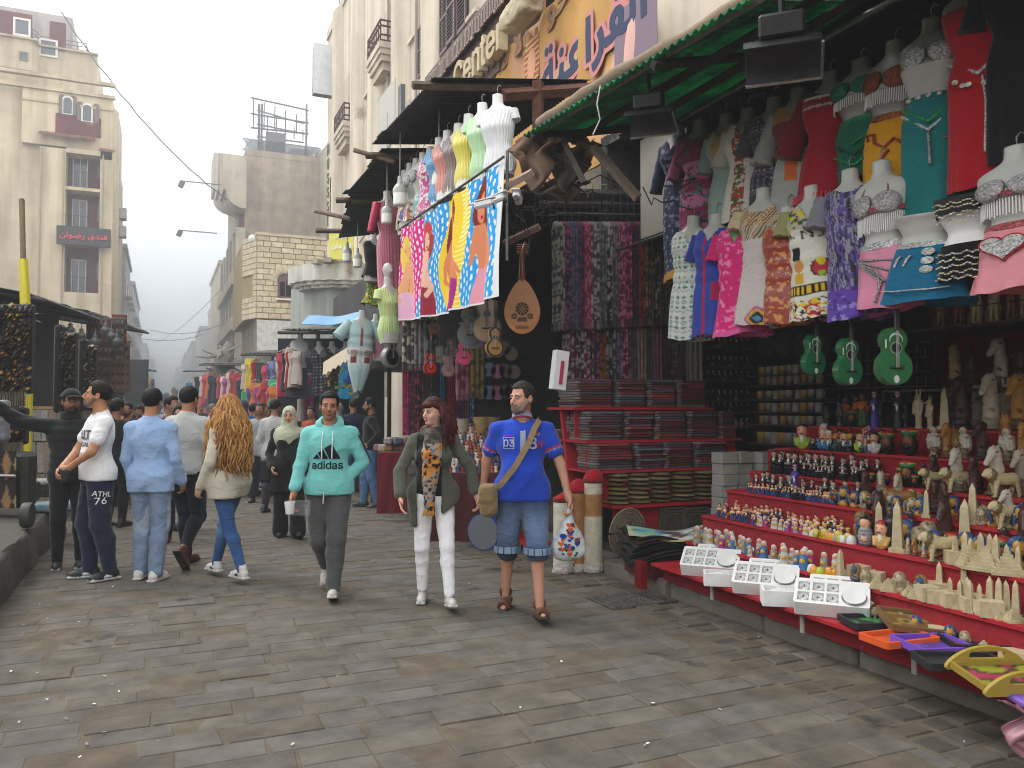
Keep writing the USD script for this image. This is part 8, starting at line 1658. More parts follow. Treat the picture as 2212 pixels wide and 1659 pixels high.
for h,kn,an,F_ in G.leg:f.cone(h+[0,0,.05],h+(kn-h)*.38,.12,.11,k=.06)
f.rbox(G.T((-.035,.2,1.1)),(.105,.2,.6),.05,sub=True);f.cone(G.neck,G.neck+[0,.02,.14],.07,k=0,sub=True);f.cut((0.55,0,-1),-.66);p.cloth('cardigan',f,[hx('4b4e42')],'cloth',.017,10)
def scarf(v,c):
 a=fbm(v*30,3);b=fbm(v*17+9,3);o=np.where((a > .56)[:,None],hx('1a1614'),np.where((b > .53)[:,None],hx('b8762a'),hx('8a7f76')));return np.where((v[:,2] > 1.38)[:,None],np.where((a > .5)[:,None],hx('3a342e'),hx('5a524a')),o)
f=p.field(.008);f.cone(G.neck+[-.05,.02,.0],G.neck+[.05,.02,.0],.062,k=.03);f.ell(G.neck+[0,.02,-.015],(.1,.09,.055),k=.03);f.cone(G.neck+[0,.02,0],G.neck+[0,.03,.2],.05,k=0,sub=True);f.chain([G.T((-.02,.1,1.44)),G.T((-.04,.15,1.3)),G.T((-.045,.15,1.1)),G.T((-.03,.16,.82))],[.05,.055,.045,.04],.03);f.chain([G.T((.02,.1,1.44)),G.T((.03,.15,1.28)),G.T((-.01,.155,1.08)),G.T((-.035,.15,.95))],[.04,.045,.04,.045],.02);p.cloth('scarf',f,[hx('8a7f76')],'cloth',.02,18,scarf)
m=M()
for i in range(7):x=-.09+.02*i;m.tube([G.T((x*.6-.02,.19,.84)),G.T((x*.7-.02,.19,.78))],.006,5,hx('c08a28'))
p.put('tassels',m,'cloth',kind='stuff');p.pants('e6e4e8',(.004,.004,.006),fr=.96,wr=.008,mat='cloth').shoes('bcbab6','c4c2be')
w=G.arm[0][2];e=G.arm[0][1]
for q in (.02,.04):p.ring('bracelet',w-unit(w-e)*q,w-unit(w-e)*(q-.012),.03,.03,.005,'a8a4a0','metal')
p=Person('man in a bright blue polo shirt and denim shorts carrying a white plastic bag',gp(1128,1326),RZ(2),skin='b98870',brow='2a2420',beard='6d5a50',H=1.75,b=1.06,head=(.8,.0,0),hands=(reach(gp(1128,1326),RZ(2),1.75,HOLD+np.array([.03,-.03,.015])),(.36,.1,.84)),hints=((-1,-.5,0),(1,-.5,0)),feet=((-.12,-.2,.02,-.2,.2),(.12,.22,0,.15,-.12)),curl=(.8,.9),belly=.03)
G=p.g;p.hair('2b2623',top=.014)
def polo(v,c):
 o=np.tile(hx('1a3fae'),(len(v),1))
 for a,e,w in G.arm:
  t=((v-a)@(e-a))/((e-a)@(e-a));near=np.linalg.norm(v-(a+np.clip(t,0,1)[:,None]*(e-a)),axis=1) < .085;o[near & (t > .5) & (t < .56)]=hx('a02a3a');o[near & (t > .56) & (t < .585)]=hx('8a8ab0')
 return o
p.top('1a3fae',fr=.30,hem=.86,g=.014,gb=.022,wr=.01,wide=.014,colfn=polo,name='polo_shirt',collar='8d92a8')
p.decal('placket',flat(sbox(-.02,1.24,.02,1.42)),'8d92a8').decal('print',words('8',.085,.075,1.3),'a8aab8').decal('print',words('W',.05,.125,1.29),'a0323e').decal('print',words('NMW',.024,.09,1.365),'b07a86').decal('print',words('03',.05,-.105,1.3),'a8aab8').decal('print',flat(sbox(-.145,1.255,-.065,1.345).difference(sbox(-.14,1.26,-.07,1.34))),'a8aab8').decal('print',flat(sbox(-.14,1.352,-.075,1.36)),'a0323e')
p.ring('collar_edge',G.neck+[0,.014,.0],G.neck+[0,.01,.018],.08,.074,.004,'a02a3a')
p.pants('2a3b55',(.024,.022,.02),fr=.60,wr=.012,colfn=faded('22324c','66799a',.66),name='denim_shorts')
for h,kn,an,F_ in G.leg:q=kn+(an-kn)*.02;p.ring('rolled_cuff',q+[0,0,-.03],q+[0,0,.025],.1,.1,.006,'7d93ad','denim')
p.shoes('5a3320','2a1c14',sandal=True)
st=[(.13,.03,1.47),(.09,.11,1.42),(.04,.155,1.3),(-.06,.17,1.13),(-.17,.14,.99),(-.23,.07,.95)];P_=np.array([G.T(q) for q in st]);s_=np.linspace(0,5,40);P2=np.stack([np.interp(s_,range(6),P_[:,i]) for i in range(3)],1);tt=np.gradient(P2,axis=0);sd=np.cross(tt,[0,1,0]);sd /= np.linalg.norm(sd,axis=1,keepdims=True)
p.put('bag_strap',M().sheet(np.stack([P2-sd*.022+[0,.014,0],P2+sd*.022+[0,.014,0]],1),.006,hx('8a7350')),'cloth');p.put('bag_strap',M().sheet(np.stack([q+np.array([(.0,-.02,0),(.0,.02,0)]) for q in [G.T((.13,.0,1.49)),G.T((.1,-.1,1.43)),G.T((-.05,-.14,1.2)),G.T((-.22,-.06,.96))]]),.006,hx('8a7350')),'cloth')
f=F((-.45,-.25,.6),(-.05,.3,1.1),.009);f.rbox((-.255,.05,.87),(.065,.13,.12),.04);f.rbox((-.27,.1,.92),(.06,.1,.06),.03,k=.02);v,fc,c=f.mesh([hx('7a6646')]);v=v+normals(v,fc)*((fbm(v*12,3)-.5)*.03)[:,None];p.put('shoulder_bag',(v,fc,c),'cloth')
BL=M();w=G.arm[1][2]+np.array([0.0,.02,-.09]);bt=thing('plastic_bag','white plastic carrier bag printed with orange and blue hearts','bag',m=stage.GetPrimAtPath(p.t).GetAttribute('xformOp:transform').Get() and np.array(stage.GetPrimAtPath(p.t).GetAttribute('xformOp:transform').Get()).T)
f=F(w+[-.22,-.16,-.5],w+[.22,.16,.1],.009);f.cone(w,w+[-.0,0,-.15],.014,.06,k=.03);f.ell(w+[0,0,-.26],(.12,.065,.12),k=.08);f.rbox(w+[0,0,-.31],(.12,.05,.045),.04,k=.05);v,fc,c=f.mesh([hx('b9c0c2')]);n=normals(v,fc);v=v+n*((fbm(v*16,3)-.5)*.03)[:,None];cols=[hx('b8582a'),hx('2a3a8a'),hx('1f3a34')];r_=np.random.default_rng(4);put(bt,'bag',(v*[-1,1,1],fc[:,::-1],c),'plastic',True)
a=np.linspace(0,2*PI,26);hs=np.c_[16*np.sin(a)**3,13*np.cos(a)-5*np.cos(2*a)-2*np.cos(3*a)-np.cos(4*a)]*.0009;p.last=(v,fc)
for i in range(38):x_,z_=r_.uniform(-.1,.1),r_.uniform(-.34,-.1);p.put=(lambda name,mesh,mat,smooth=True,**k_:put(bt,name,(mesh[0]*[-1,1,1],mesh[1][:,::-1],mesh[2]),mat,smooth));p.decal('heart_print',flat(affinity.translate(affinity.scale(Polygon(hs).buffer(0),*[r_.choice([.8,1.0,1.5])]*2),w[0]+x_*min(1,.25-z_*2),w[2]+z_)),cols[i % 3],-.003)
# ================================================================ instruments and the music shop
def guitar(px,py,d,s,col,label,face=0.0,side=None,tilt=0.0,wrapped=False,edge=None):
 """py: middle of the body; s: body length in metres"""
 t=thing('guitar',label,'guitar',m=mat4(dp(px,py,d),rz=-YAW+face,ry=tilt,scale=s));c=hx(col);e=hx(side or col)*.7
 o=unary_union([Point(0,-.2).buffer(.3,24),Point(0,.27).buffer(.215,24),sbox(-.16,-.2,.16,.27)]).buffer(.08).buffer(-.16).buffer(.08)
 R=mat4(rx=PI/2)
 put(t,'body',M().poly(o,-.2,-.01,e,R),'varnish',35);put(t,'front',M().poly(o.buffer(-.012),-.01,0,c if edge is None else hx(edge),R).poly(o.buffer(-.07),0,.004,c,R),'varnish')
 put(t,'sound_hole',M().poly(Point(0,.13).buffer(.085),.004,.008,(.01,.01,.01),R).poly(Point(0,.13).buffer(.105).difference(Point(0,.13).buffer(.088)),.004,.009,(.3,.27,.2),R),'plastic')
 put(t,'neck',M().box((0,-.035,.78),(.085,.05,.72),(.035,.025,.02),bevel=.01),'wood');put(t,'headstock',M().box((0,-.02,1.22),(.12,.04,.22),e*.8,bevel=.01),'wood');put(t,'bridge',M().box((0,-.02,-.2),(.24,.035,.04),(.02,.02,.02),bevel=.006),'wood')
 m=M()
 for i in range(6):m.bar((-.025+i*.01,-.04,-.2),(-.025+i*.01,-.06,1.15),.004,(.4,.4,.4))
 put(t,'strings',m,'metal',kind='stuff')
 if col.startswith(('0f5','1f5','2a6')):put(t,'label_sticker',M().poly(affinity.scale(Point(0,-.4).buffer(.06),.8,1.1),.004,.008,(.55,.58,.55),R).poly(sbox(-.2,.12,-.17,.27),.004,.008,(.5,.55,.5),R).poly(Point(0,.27).buffer(.12).difference(Point(0,.24).buffer(.11)),.004,.008,(.5,.55,.5),R),'paint')
 if wrapped:put(t,'plastic_cover',M().poly(o.buffer(.04),.03,.034,(.6,.6,.6),R),'plastic_wrap')
 return t
guitar(1763,765,5.75,.3,'0f5a36','dark green guitar hanging left of the other two green ones',.35);guitar(1838,780,5.4,.33,'1f5f3c','green guitar hanging lowest, in the middle of three',.3);guitar(1936,768,5.0,.37,'2a6238','largest green guitar hanging right of the other two',.1)
guitar(848,758,10,.42,'0e0e10','big black guitar hanging below the pale green mannequin',.9,'8a8a8a',edge='8a8880');guitar(1070,738,7.5,.29,'9a7038','small tan guitar with dark edge hanging before the oud',.3,'a07a40',edge='17120e');guitar(1003,762,8.5,.26,'c94a72','pink toy guitar hanging beside the teal one',.3)
guitar(931,785,9,.26,'b02a1a','red toy guitar hanging near the red haired woman',.4,edge='3a0f0c');guitar(1017,705,8.2,.42,'0f2a2c','dark teal guitar in clear plastic under the towel',.2,wrapped=True);guitar(1052,690,8.0,.44,'a88252','pale wooden lute in clear plastic behind the small tan guitar',.1,wrapped=True)
guitar(950,765,9.1,.2,'6a4a2e','small brown wooden guitar right of the red toy one',.2,wrapped=True);guitar(968,790,9.0,.24,'7a3020','reddish brown small guitar in plastic',.2,wrapped=True);guitar(975,750,9.3,.22,'5a4432','brown instrument in plastic hanging high',.2,wrapped=True);guitar(940,700,9.3,.24,'8a6a5a','pinkish brown toy guitar half behind the towel',.5)
od=thing('oud','pear shaped wooden oud with carved sound holes hanging by its neck','oud',m=mat4(dp(1128,672,7.4),rz=-YAW,scale=.98));a=np.linspace(0,2*PI,60)
og=Polygon([(.17*math.sin(q)*(1-.32*max(math.cos(q),0)**1.3*1.0),.24*math.cos(q)*(1.25 if math.cos(q) > 0 else .9)) for q in a]);R9=mat4(rx=PI/2)
put(od,'soundboard',M().poly(og,0,.008,hx('a86a32'),R9),'varnish');m=M()
m.rings([[(x*k,.0+.16*math.sqrt(max(1-k*k,0)),z*k+(1-k)*-.03) for x,z in list(og.exterior.coords)[:-1]] for k in (1,.97,.88,.7,.45,.2,.02)],hx('7a4620'));put(od,'bowl',m,'varnish',True)
m=M()
for x,z,r_ in ((0,.02,.062),(-.075,-.05,.028),(.075,-.05,.028)):
 m.poly(Point(x,z).buffer(r_),.008,.011,(.02,.015,.01),R9)
 for q in range(10):m.poly(LineString([(x,z),(x+r_*math.cos(q*.63),z+r_*math.sin(q*.63))]).buffer(r_*.07),.011,.014,hx('8a5a2c'),R9)
put(od,'rosette',m,'wood');put(od,'neck',M().tube([(0,.02,.28),(0,.03,.5),(.0,.03,.54),(.03,.07,.66)],[.034,.024,.024,.016],8,hx('6a3a1c')),'varnish',True);m=M()
for i in range(5):m.bar((-.05,.04+i*.008,.555+i*.022),(.07,.04+i*.008,.555+i*.022),.012,hx('8a5028'))
put(od,'peg',m,'wood',kind='stuff');put(od,'bridge',M().box((0,-.018,-.15),(.12,.02,.02),hx('7a4a24')).poly(Polygon([(-.04,-.06),(.04,-.06),(.05,-.1),(-.05,-.1)]),.008,.011,hx('4a2c16'),R9),'wood')
def lump(name,label,cat,loc,half,col,mat='cloth',r=.03,rz=0.0,disp=.02,seed=0,group=None):
 f=F(-np.array(half)-.06,np.array(half)+.06,max(half)/14);f.rbox((0,0,0),half,r);v,fc,c=f.mesh([hx(col)]);v=v+normals(v,fc)*((fbm(v*9+seed,3)-.5)*disp*2)[:,None]
 t=thing(name,label,cat,loc,rz,group);put(t,'body',(v,fc,c),mat,True);return t
def table(px0,px1,py,d,h,label,col='8e1a24',dep=.7):
 a,b=dp(px0,py,d),dp(px1,py,d);t=thing('market_table',label,'table',m=mat4([*(a+b)[:2]/2,0],rz=-YAW));L=np.linalg.norm((b-a)[:2])
 put(t,'table_top',M().box((0,dep/2,h-.015),(L,dep,.03),hx(col)),'cloth');m=M();x=np.linspace(-L/2,L/2,40);m.sheet(np.array([[(q,.015*math.sin(q*31+i)-.0,h-.03-(h-.12)*i/4) for i in range(5)] for q in x]),.006,hx(col,.9));put(t,'cloth_front',m,'cloth',True);return a,b,L
r=np.random.default_rng(3)
a,b,L=table(815,880,905,11.3,.95,'red draped table of handicrafts behind the black shirted man','6a1620')
K_stack=[kindmesh('merchandise',[('stack',M().box((0,0,.05),(.16,.12,.1),hx(c),bevel=.02),'cloth',False)]) for c in ('6a3a40','8a8480','4a5a6a','a88a5a')]
for i in range(16):p=a+(b-a)*r.uniform(.05,.95);inst(K_stack[i % 4],'merchandise','small packet of goods on the red table behind the standing men','goods',(p[0]+r.uniform(.05,.5)*FWD[0],p[1]+r.uniform(.05,.5)*FWD[1],.95+.1*(i % 3 == 2)),r.uniform(0,3),1.0,'packets on the red table')
a,b,L=table(925,1080,1000,8.9,.85,'table crowded with tiny painted figurines behind the couple','4c1f1c',1.2)
K_fol=[fig('folk_figurine',.4,[N_(0,0,0,0,0,6,2.2,1.5,1),E_(0,-.2,8,1.2,1.2,1.5,0),E_(0,.3,8.5,1.5,1.3,1.4,2),N_(-1.8,0,6,-.6,-1.6,4.4,.6,.5,1),N_(1.8,0,6,.6,-1.6,4.4,.6,.5,1)],['7a4a34',c,h]) for c,h in (('a8502a','1a1412'),('b5622f','c8c4bc'),('8a2a2a','241a16'),('c9c4ba','b8b4ac'),('3a4a6a','2a1c16'))]
for i in range(7):
 for k in range(17):p=a+(b-a)*(k+.5*(i % 2))/17+FWD*[1,1,0]*(.08+.15*i);inst(K_fol[r.integers(5)],'folk_figurine',f'tiny folk figurine, {nth(k+1)} from the left, {nth(i+1)} row of the table behind the couple','figurine',(p[0],p[1],.85+.065*i),-YAW+r.normal(0,.5),r.uniform(.95,1.25)+(.4 if i == 6 else 0),'folk figurines on the table')
for i in range(6):put(None,'display_step',M().box((*( (a+b)/2+FWD*[1,1,0]*(.2+.15*i))[:2],.85+.0325*i),(L,.14,.065*i+.004),hx('5a241f'),rz=-YAW),'cloth',label=['lowest','second','third','fourth','fifth','highest'][i]+' step of the folk figurine table',cat='display step')
for i in range(18):
 px,py=1085+(i % 6)*22+r.normal(0,3),745+(i//6)*48+r.normal(0,3);c=dp(px,py,12.2)
 put(None,'tambourine',M().lathe([(0,0),(.1,0),(.12,.01),(.12,.05),(.1,.05)],18,col=[hx(q) for q in (['3f9a6a','8a5a70','6f7a9a','a86a8a','6a5a50','8a7a70'][i % 6],)*5]).move(mat4([c[0],12.5,c[2]],rx=PI/2)),'varnish',40,'small round drum in the rows on the dark shop wall','drum','round drums on the shop wall')
for i in range(14):
 c=dp(960+(i % 7)*22,838+(i//7)*40,11.8);put(None,'framed_tile',M().box([c[0],12.52,c[2]],(.2,.03,.22),hx(['a8404a','4a8a6a','8a6a44','6a6a7a'][i % 4]),bevel=.01).box([c[0],12.5,c[2]],(.12,.02,.14),hx('1f1a1a')),'paint',False,'small framed picture on the dark wall of the music shop','picture','framed pictures on the shop wall')
for i,(px,py,c,w) in enumerate(((1190,948,'a89a80',.14),(1040,918,'a8895a',.1),(1065,918,'8a7a5a',.09),(1000,922,'a89a8a',.08),(955,926,'8a8a90',.07))):
 p=dp(px,py,9.9 if i else 8.6);put(None,'basket',M().lathe([(w*.7,-.1),(w,.08),(w*1.05,.1),(w*.9,.1),(w*.6,-.06),(0,-.06)],16,p,hx(c)),'wood',40,['pale basket with cane rings at the right of the blue polo man','woven drum behind the blue polo man','small woven drum right of the first one','small carved wooden box on the figurine table','grey metal pot beside the hanging scarves'][i],'basket')
for i in range(12):
 p=gp(1208+i*3.2,1075,.0)+[r.normal(0,.03),.25+r.normal(0,.05),0];put(None,'walking_cane',M().tube([p,p+[0,0,.72]]+[p+[.045-.045*math.cos(q),0,.72+.045*math.sin(q)] for q in np.linspace(.3,PI,6)],.011,6,(.05,.045,.04)),'varnish',True,'dark walking cane with a pale curved handle beside the hampers','cane','walking canes')
t=thing('bass_drum','blue rimmed drum with white skin on the low red platform','drum',m=mat4(dp(1058,1125,7.9)*[1,1,0]+[0,0,.36],rz=-YAW-.5));put(t,'shell',M().lathe([(.17,0),(.18,.0),(.18,.13),(.17,.13)],28,col=hx('1f3f8a')).move(mat4(rx=PI/2)),'varnish',40);put(t,'skin',M().lathe([(0,.01),(.168,.01)],28,col=hx('8a9096')).move(mat4((0,-.125,0),rx=PI/2)),'plastic')
a_,b_=gp(1005,1150,.0),gp(1215,1225,.0);put(None,'red_platform',M().box((*((a_+b_)/2+[.25,.25,0])[:2],.1),(1.45,.5,.05),RED,rz=math.atan2(b_[1]-a_[1],b_[0]-a_[0])).box((*((a_+b_)/2+[.3,.3,0])[:2],.04),(1.3,.4,.08),hx('4a3a30'),rz=math.atan2(b_[1]-a_[1],b_[0]-a_[0])),'paint',label='low red painted platform carrying the drum',cat='platform')
def stool(px,py,label):
 p=gp(px,py,0);t=thing('plastic_stool',label,'stool',p,r.uniform(0,1));put(t,'seat',M().box((0,0,.44),(.32,.32,.04),hx('1f4a36'),bevel=.012),'plastic')
 for sx in (-1,1):
  for sy in (-1,1):put(t,'leg',M().bar((sx*.13,sy*.13,.43),(sx*.17,sy*.17,0),.045,hx('1f4a36')),'plastic')
stool(835,1085,'green plastic stool beside the black shirted man');stool(990,1120,'green plastic stool behind the red haired woman')
p=dp(1208,800,6.9);put(None,'instrument_box',M().box(p,(.13,.08,.34),(.62,.62,.62),rz=-YAW+.4,ry=.12,bevel=.005).box(p+[.0,-.045,-.02],(.03,.01,.2),hx('a0324a'),rz=-YAW+.4,ry=.12),'plastic',label='narrow white box with red lettering strip hanging beside the shawls',cat='box')
# ================================================================ left side goods
def scale_panel(px0,px1,py0,py1,d,label,fur=True,gold=False):
 a,b=dp(px0,py0,d),dp(px1,py1,d);w,h=abs((b-a)@RIGHT),a[2]-b[2];t=thing('sequin_scarf_rack',label,'scarf rack',m=mat4([*(a+(b-a)/2)[:2],b[2]],rz=-YAW));q=np.random.default_rng(int(px1))
 put(t,'board',M().box((0,.08,h/2),(w,.1,h),(.012,.011,.011),bevel=.02),'cloth');m=M()
 for i in range(int(w*h*1500)):
  x,z=q.uniform(-w/2,w/2),q.uniform(0,h);s=q.uniform(.012,.024);c=hx(['2c2620','4a4034','221e1a','5a5044'][q.integers(4)]) if q.random() > .12 else hx('8a7a5a' if not gold else 'b8903a');n=q.normal(0,.5,2)
  m.raw([(x-s,.02+n[0]*s,z),(x,.0-abs(n[1])*s,z-s*1.3),(x+s,.02-n[0]*s,z),(x,.03,z+s)],[(0,1,2,3)],c)
 put(t,'sequins',m,'sequin',kind='stuff')
 if fur:put(t,'dark_edge',M().box((-w/2-.05,.1,h/2+.05),(.12,.16,h+.1),(.008,.008,.008),bevel=.05),'cloth')
 m=M()
 for i in range(30):x=-w/2+w*i/30;m.tube([(x,.0,.02),(x+q.normal(0,.01),0,-.14)],.004,3,hx('8a8270'))
 put(t,'fringe',m,'metal',kind='stuff')
scale_panel(-30,63,655,850,8.8,'big panel of dark sequined hip scarves at the left edge',False,True);scale_panel(128,158,716,892,10.5,'tall dark rack of sequined scarves behind the pointing man');scale_panel(180,204,745,890,11.6,'dark rack of sequined scarves above the man in the white t-shirt');scale_panel(8,50,880,960,8.6,'gold sequined scarves hanging under the left panel',False,True)
lump('silver_bag','shiny grey plastic bag hanging at the left edge','bag',dp(8,910,8.4),(.06,.05,.22),'5a5a60','satin',.05)
pc=thing('patchwork_cart','cart hung with black and cream diamond patchwork leather at the left edge','cart',m=mat4(gp(8,1120,.4)+[-.05,.1,0],rz=-YAW-.3));m=M();P=np.array([[(x,-.12*math.cos(x*2.2)-.02*z,z) for z in np.linspace(.12,.72,30)] for x in np.linspace(-.55,.32,50)]);X,Zz=P[...,0],P[...,2];dd=np.abs(((X*7) % 1)-.5)+np.abs(((Zz*2.6) % 1)-.5);put(pc,'leather_cover',m.sheet(P,.01,np.where((dd < .42)[...,None],np.where((np.floor(X*7) % 2 == 0)[...,None],hx('a08a64'),hx('8a6a48')),hx('14120f'))),'leather',True);put(pc,'frame',M().box((-.1,.12,.4),(.8,.2,.6),(.02,.018,.016),bevel=.05).bar((-.5,-.15,.46),(.34,-.12,.46),.02,(.4,.38,.35)),'leather')
K_wheel=kindmesh('cart_wheel',[('tyre',M().lathe([(.09,-.05),(.135,-.05),(.145,-.03),(.145,.03),(.135,.05),(.09,.05)],24,col=(.03,.03,.028)),'leather',40),('hub',M().lathe([(0,-.03),(.09,-.025),(.09,.025),(0,.03)],16,col=(.09,.085,.08)),'metal',40)])
for px,py,lab in ((55,1145,'dark toothed rubber wheel leaning on the left platform'),(72,1085,'second dark wheel further back on the left platform'),(192,1035,'small dark wheel on the platform behind the pointing man')):inst(K_wheel,'cart_wheel',lab,'wheel',m=mat4(gp(px,py,.4)+[0,.1,.13],ry=PI/2,rz=-.15,scale=.85))
for px,py,half,c,mt,lab,nm in ((55,960,(.14,.1,.09),'161618','leather','heap of black leather bags beside the patchwork cart','bag_heap'),(30,1000,(.25,.14,.12),'1c1a18','leather','black handbag pile over the patchwork cart','bag_heap'),(115,1040,(.3,.2,.08),'a8a8a4','cloth','pale chequered cloth bundle on the left platform','cloth_bundle'),(110,1085,(.22,.16,.05),'7a98a8','plastic','light blue sheet folded on the left platform','folded_sheet'),(100,1055,(.09,.07,.09),'2a2624','leather','dark brown box bag on the platform','bag'),(105,985,(.14,.12,.13),'17203a','plastic','dark blue plastic crate in front of the tiled wall','crate')):lump(nm,lab,nm.replace('_',' '),gp(px,py+18,.4)+[0,0,half[2]],half,c,mt,.03,.3,.02,px)
for i,px in enumerate((152,176,205,228,240,252)):put(None,'metal_lantern',M().lathe([(0,.3),(.01,.16),(.05,.12),(.03,.1),(.08,.04),(.09,0),(.06,-.08),(.02,-.12),(0,-.14)],12,dp(px,715+(i % 3)*12,15),hx('5a5c5e')),'metal',True,['first','second','third','fourth','fifth','sixth'][i]+' grey metal lantern from the left under the left stall roof','lantern')
for i,(px,py,w,h,c) in enumerate(((215,672+20,.5,1.0,'4a2e2c'),(240,690,.55,.9,'3a3a3a'),(258,682,.3,.8,'6a3a30'),(262,738,.4,1.1,'7a5a44'),(240,760,.5,.9,'55504c'))):
 shawl(dp(px,py,17.5+i*.3),w,h,P_motif(c,['2a2624','7a7068'],.1),['dark red brown rug','charcoal rug','reddish rug','tan rug with red edge','grey striped blankets'][i]+' hanging under the left stall roof',300+i,group=None,axis=-YAW+.2,folds=1)
guitar(270,735,19,.42,'a86a3a','wooden lute hanging at the end of the left stalls',.5)
K_crate=[kindmesh('goods_crate',[('box',M().box((0,0,.12),(.4,.3,.24),hx(c),bevel=.015),'plastic',False)]) for c in ('8a2a2c','6a3a2a','7a5a3a')]
for i in range(12):p=dp(228+(i % 3)*10,830+(i//3)*22,14);inst(K_crate[i % 3],'goods_crate','red brown goods crate stacked beside the left walkway','crate',(p[0],p[1],max(0,.9-.25*(i//3))),r.normal(0,.1),1.0,'crates on the left')
# ================================================================ stalls further up the street
def stall(px0,px1,py,d,dep,tilt,label,col,side=0):
 a,b=dp(px0,py,d),dp(px1,py,d);return canopy('stall_awning',label,(a,b,b+FWD*[1,1,0]*dep+[0,0,tilt],a+FWD*[1,1,0]*dep+[0,0,tilt]),col=col)
stall(600,800,712,16,3,.35,'dark stall roof edged with blue sheeting behind the robe',(.03,.033,.036));a,b=dp(650,700,15.8),dp(775,690,15.8);put(None,'blue_tarpaulin',M().sheet(np.array([[a+(b-a)*s+[0,0,.012*math.sin(s*9)-.05*math.sin(s*PI)+t*.22]+FWD*t*.6 for t in np.linspace(0,1,5)] for s in np.linspace(0,1,30)]),.01,hx('4a86b8')),'plastic',True,'bright blue tarpaulin over the dark stall roof','tarpaulin')
t=thing('clothes_stall','black backed stall hung with patterned dresses','stall');a,b=dp(600,885,18.5),dp(830,885,18.5);put(t,'back_cloth',M().box((*((a+b)/2)[:2],1.6),(np.linalg.norm((b-a)[:2]),.06,3.2),(.012,.012,.013),rz=-YAW),'cloth');put(t,'hanging_rail',M().bar(dp(640,762,17),dp(800,765,17),.04,(.1,.1,.1)),'metal')
for i,(px,yt,yb,c,lab) in enumerate(((690,738,855,P_motif('2e2c30',['8a8890','6a6870','77757c'],.07),'charcoal dress with rows of white motifs hanging in the clothes stall'),(718,738,858,P_print('1a1714',['a8924a','15120f'],16,.6,3),'black and gold dress in the clothes stall'),(748,738,860,P_print('1684b0',['b8862a','2a6a3a','1684b0'],12,.62,5),'turquoise dress with gold Egyptian print in the clothes stall'),(768,736,830,P_solid('3c3484'),'violet dress partly behind the pale blue robe'),(648,722,860,P_print(P_bands([(-3,-.55,'3e3c48',0)],'a8a6a6'),['a8a6a6'],12,.8),'white top and grey lace skirt on a slim mannequin'))):mannequin(px,yt,yb,d=16.6,s=1.0,face=.3,colfn=c,hem=.24,neck=V_NECK(.12,.08),sl=(.16,.07,.08,(.1,.1,.12)) if i < 3 else None,label=lab,seed=60+i)
aw2=thing('canvas_flap','small cream canvas flap with a ragged edge in front of the dresses','canvas');a,b,c,d_=dp(700,783,13.5),dp(772,738,12.2),dp(766,770,12.0),dp(698,812,13.3);put(aw2,'cloth',M().sheet(np.array([[(a+(b-a)*s)*(1-t)+(d_+(c-d_)*s)*t+[0,0,.02*math.sin(s*40)*t] for t in np.linspace(0,1,6)] for s in np.linspace(0,1,30)]),.01,hx('b5a68e')),'cloth',True)
GC=['b8a02a','a02038','8a2a6a','2a8a5a','1f5a8a','8a1a20','24242a','5a3a6a','a89a90','b0602a']
K_gar=[]
for i,c in enumerate(GC):Pq,aq,zq=body_rings(dress_prof(-1.1,.2),20,(-.5,.1,5),i);K_gar.append(kindmesh('hanging_garment',[('cloth',M().rings(Pq,hx(c)),'cloth',True),('hanger',M().tube([(-.15,0,.03),(0,0,.1),(.15,0,.03)],.01,4,(.2,.2,.2)),'metal',False)]))
def garments(x0,x1,n,py,d0,d1,group,label,s=.95,seed=0):
 q=np.random.default_rng(seed)
 for i in range(n):t=i/max(n-1,1);inst(K_gar[q.integers(10)],'hanging_garment',label+f', {nth(i+1)} from the left','clothes',dp(x0+(x1-x0)*t+q.normal(0,2),py+q.normal(0,5),d0+(d1-d0)*t),-YAW+q.normal(0,.6),s*q.uniform(.75,1.1),group)
garments(612,640,9,760,17.5,16,'bright garments beside the white top','bright garment hanging in a row left of the white topped mannequin',.8,seed=11);garments(655,700,5,815,18,18,'lower clothes in the dress stall','garment hanging low in the black backed stall',seed=2);garments(535,612,12,785,26,21,'clothes under the middle stall','garment hanging under the low stall roof left of the bright row',seed=3);garments(545,600,8,830,24,21,'lower clothes under the middle stall','garment hanging low under the middle stall roof',seed=4)
stall(520,610,762,24,3,.3,'dark ragged stall roof left of the bright garments',(.05,.048,.045));stall(430,525,785,34,4,.3,'grey stall roof under the mosque style block',(.07,.068,.065));stall(395,470,800,48,4,.2,'pink and grey stall roof far up on the right',(.25,.12,.11))
garments(430,530,14,815,36,30,'clothes on the far right stalls','dark garment hanging on the far right stalls',1.1,5);garments(405,460,12,840,48,40,'pink and dark clothes far right','small far garment on the right side',1.1,6);garments(262,325,12,815,30,46,'clothes on the far left stalls','garment hanging on the far left stalls',1.1,7);garments(330,395,12,850,70,70,'clothes across the far end','tiny garment at the far end of the street',1.2,8)
wt=thing('wrapped_tree','bare grey tree trunk wrapped in pale cloth among the right stalls','tree');p=dp(482,885,36);q=np.random.default_rng(5);put(wt,'trunk',M().tube([[p[0],p[1],0],[p[0]+.2,p[1],2.2],[p[0]-.1,p[1],3.4],[p[0]+.3,p[1],4.6]],[.35,.45,.5,.2],9,hx('77706a')),'concrete',True);m=M()
for i in range(26):b0=np.array([p[0],p[1],q.uniform(2.6,4.2)]);e=b0+q.normal(0,.7,3)*[1,.6,.4]+[0,0,.2];m.tube([b0,(b0+e)/2+q.normal(0,.12,3),e],[.09,.06,.02],5,hx('6f6962'))
put(wt,'branches',m,'wood',kind='stuff')
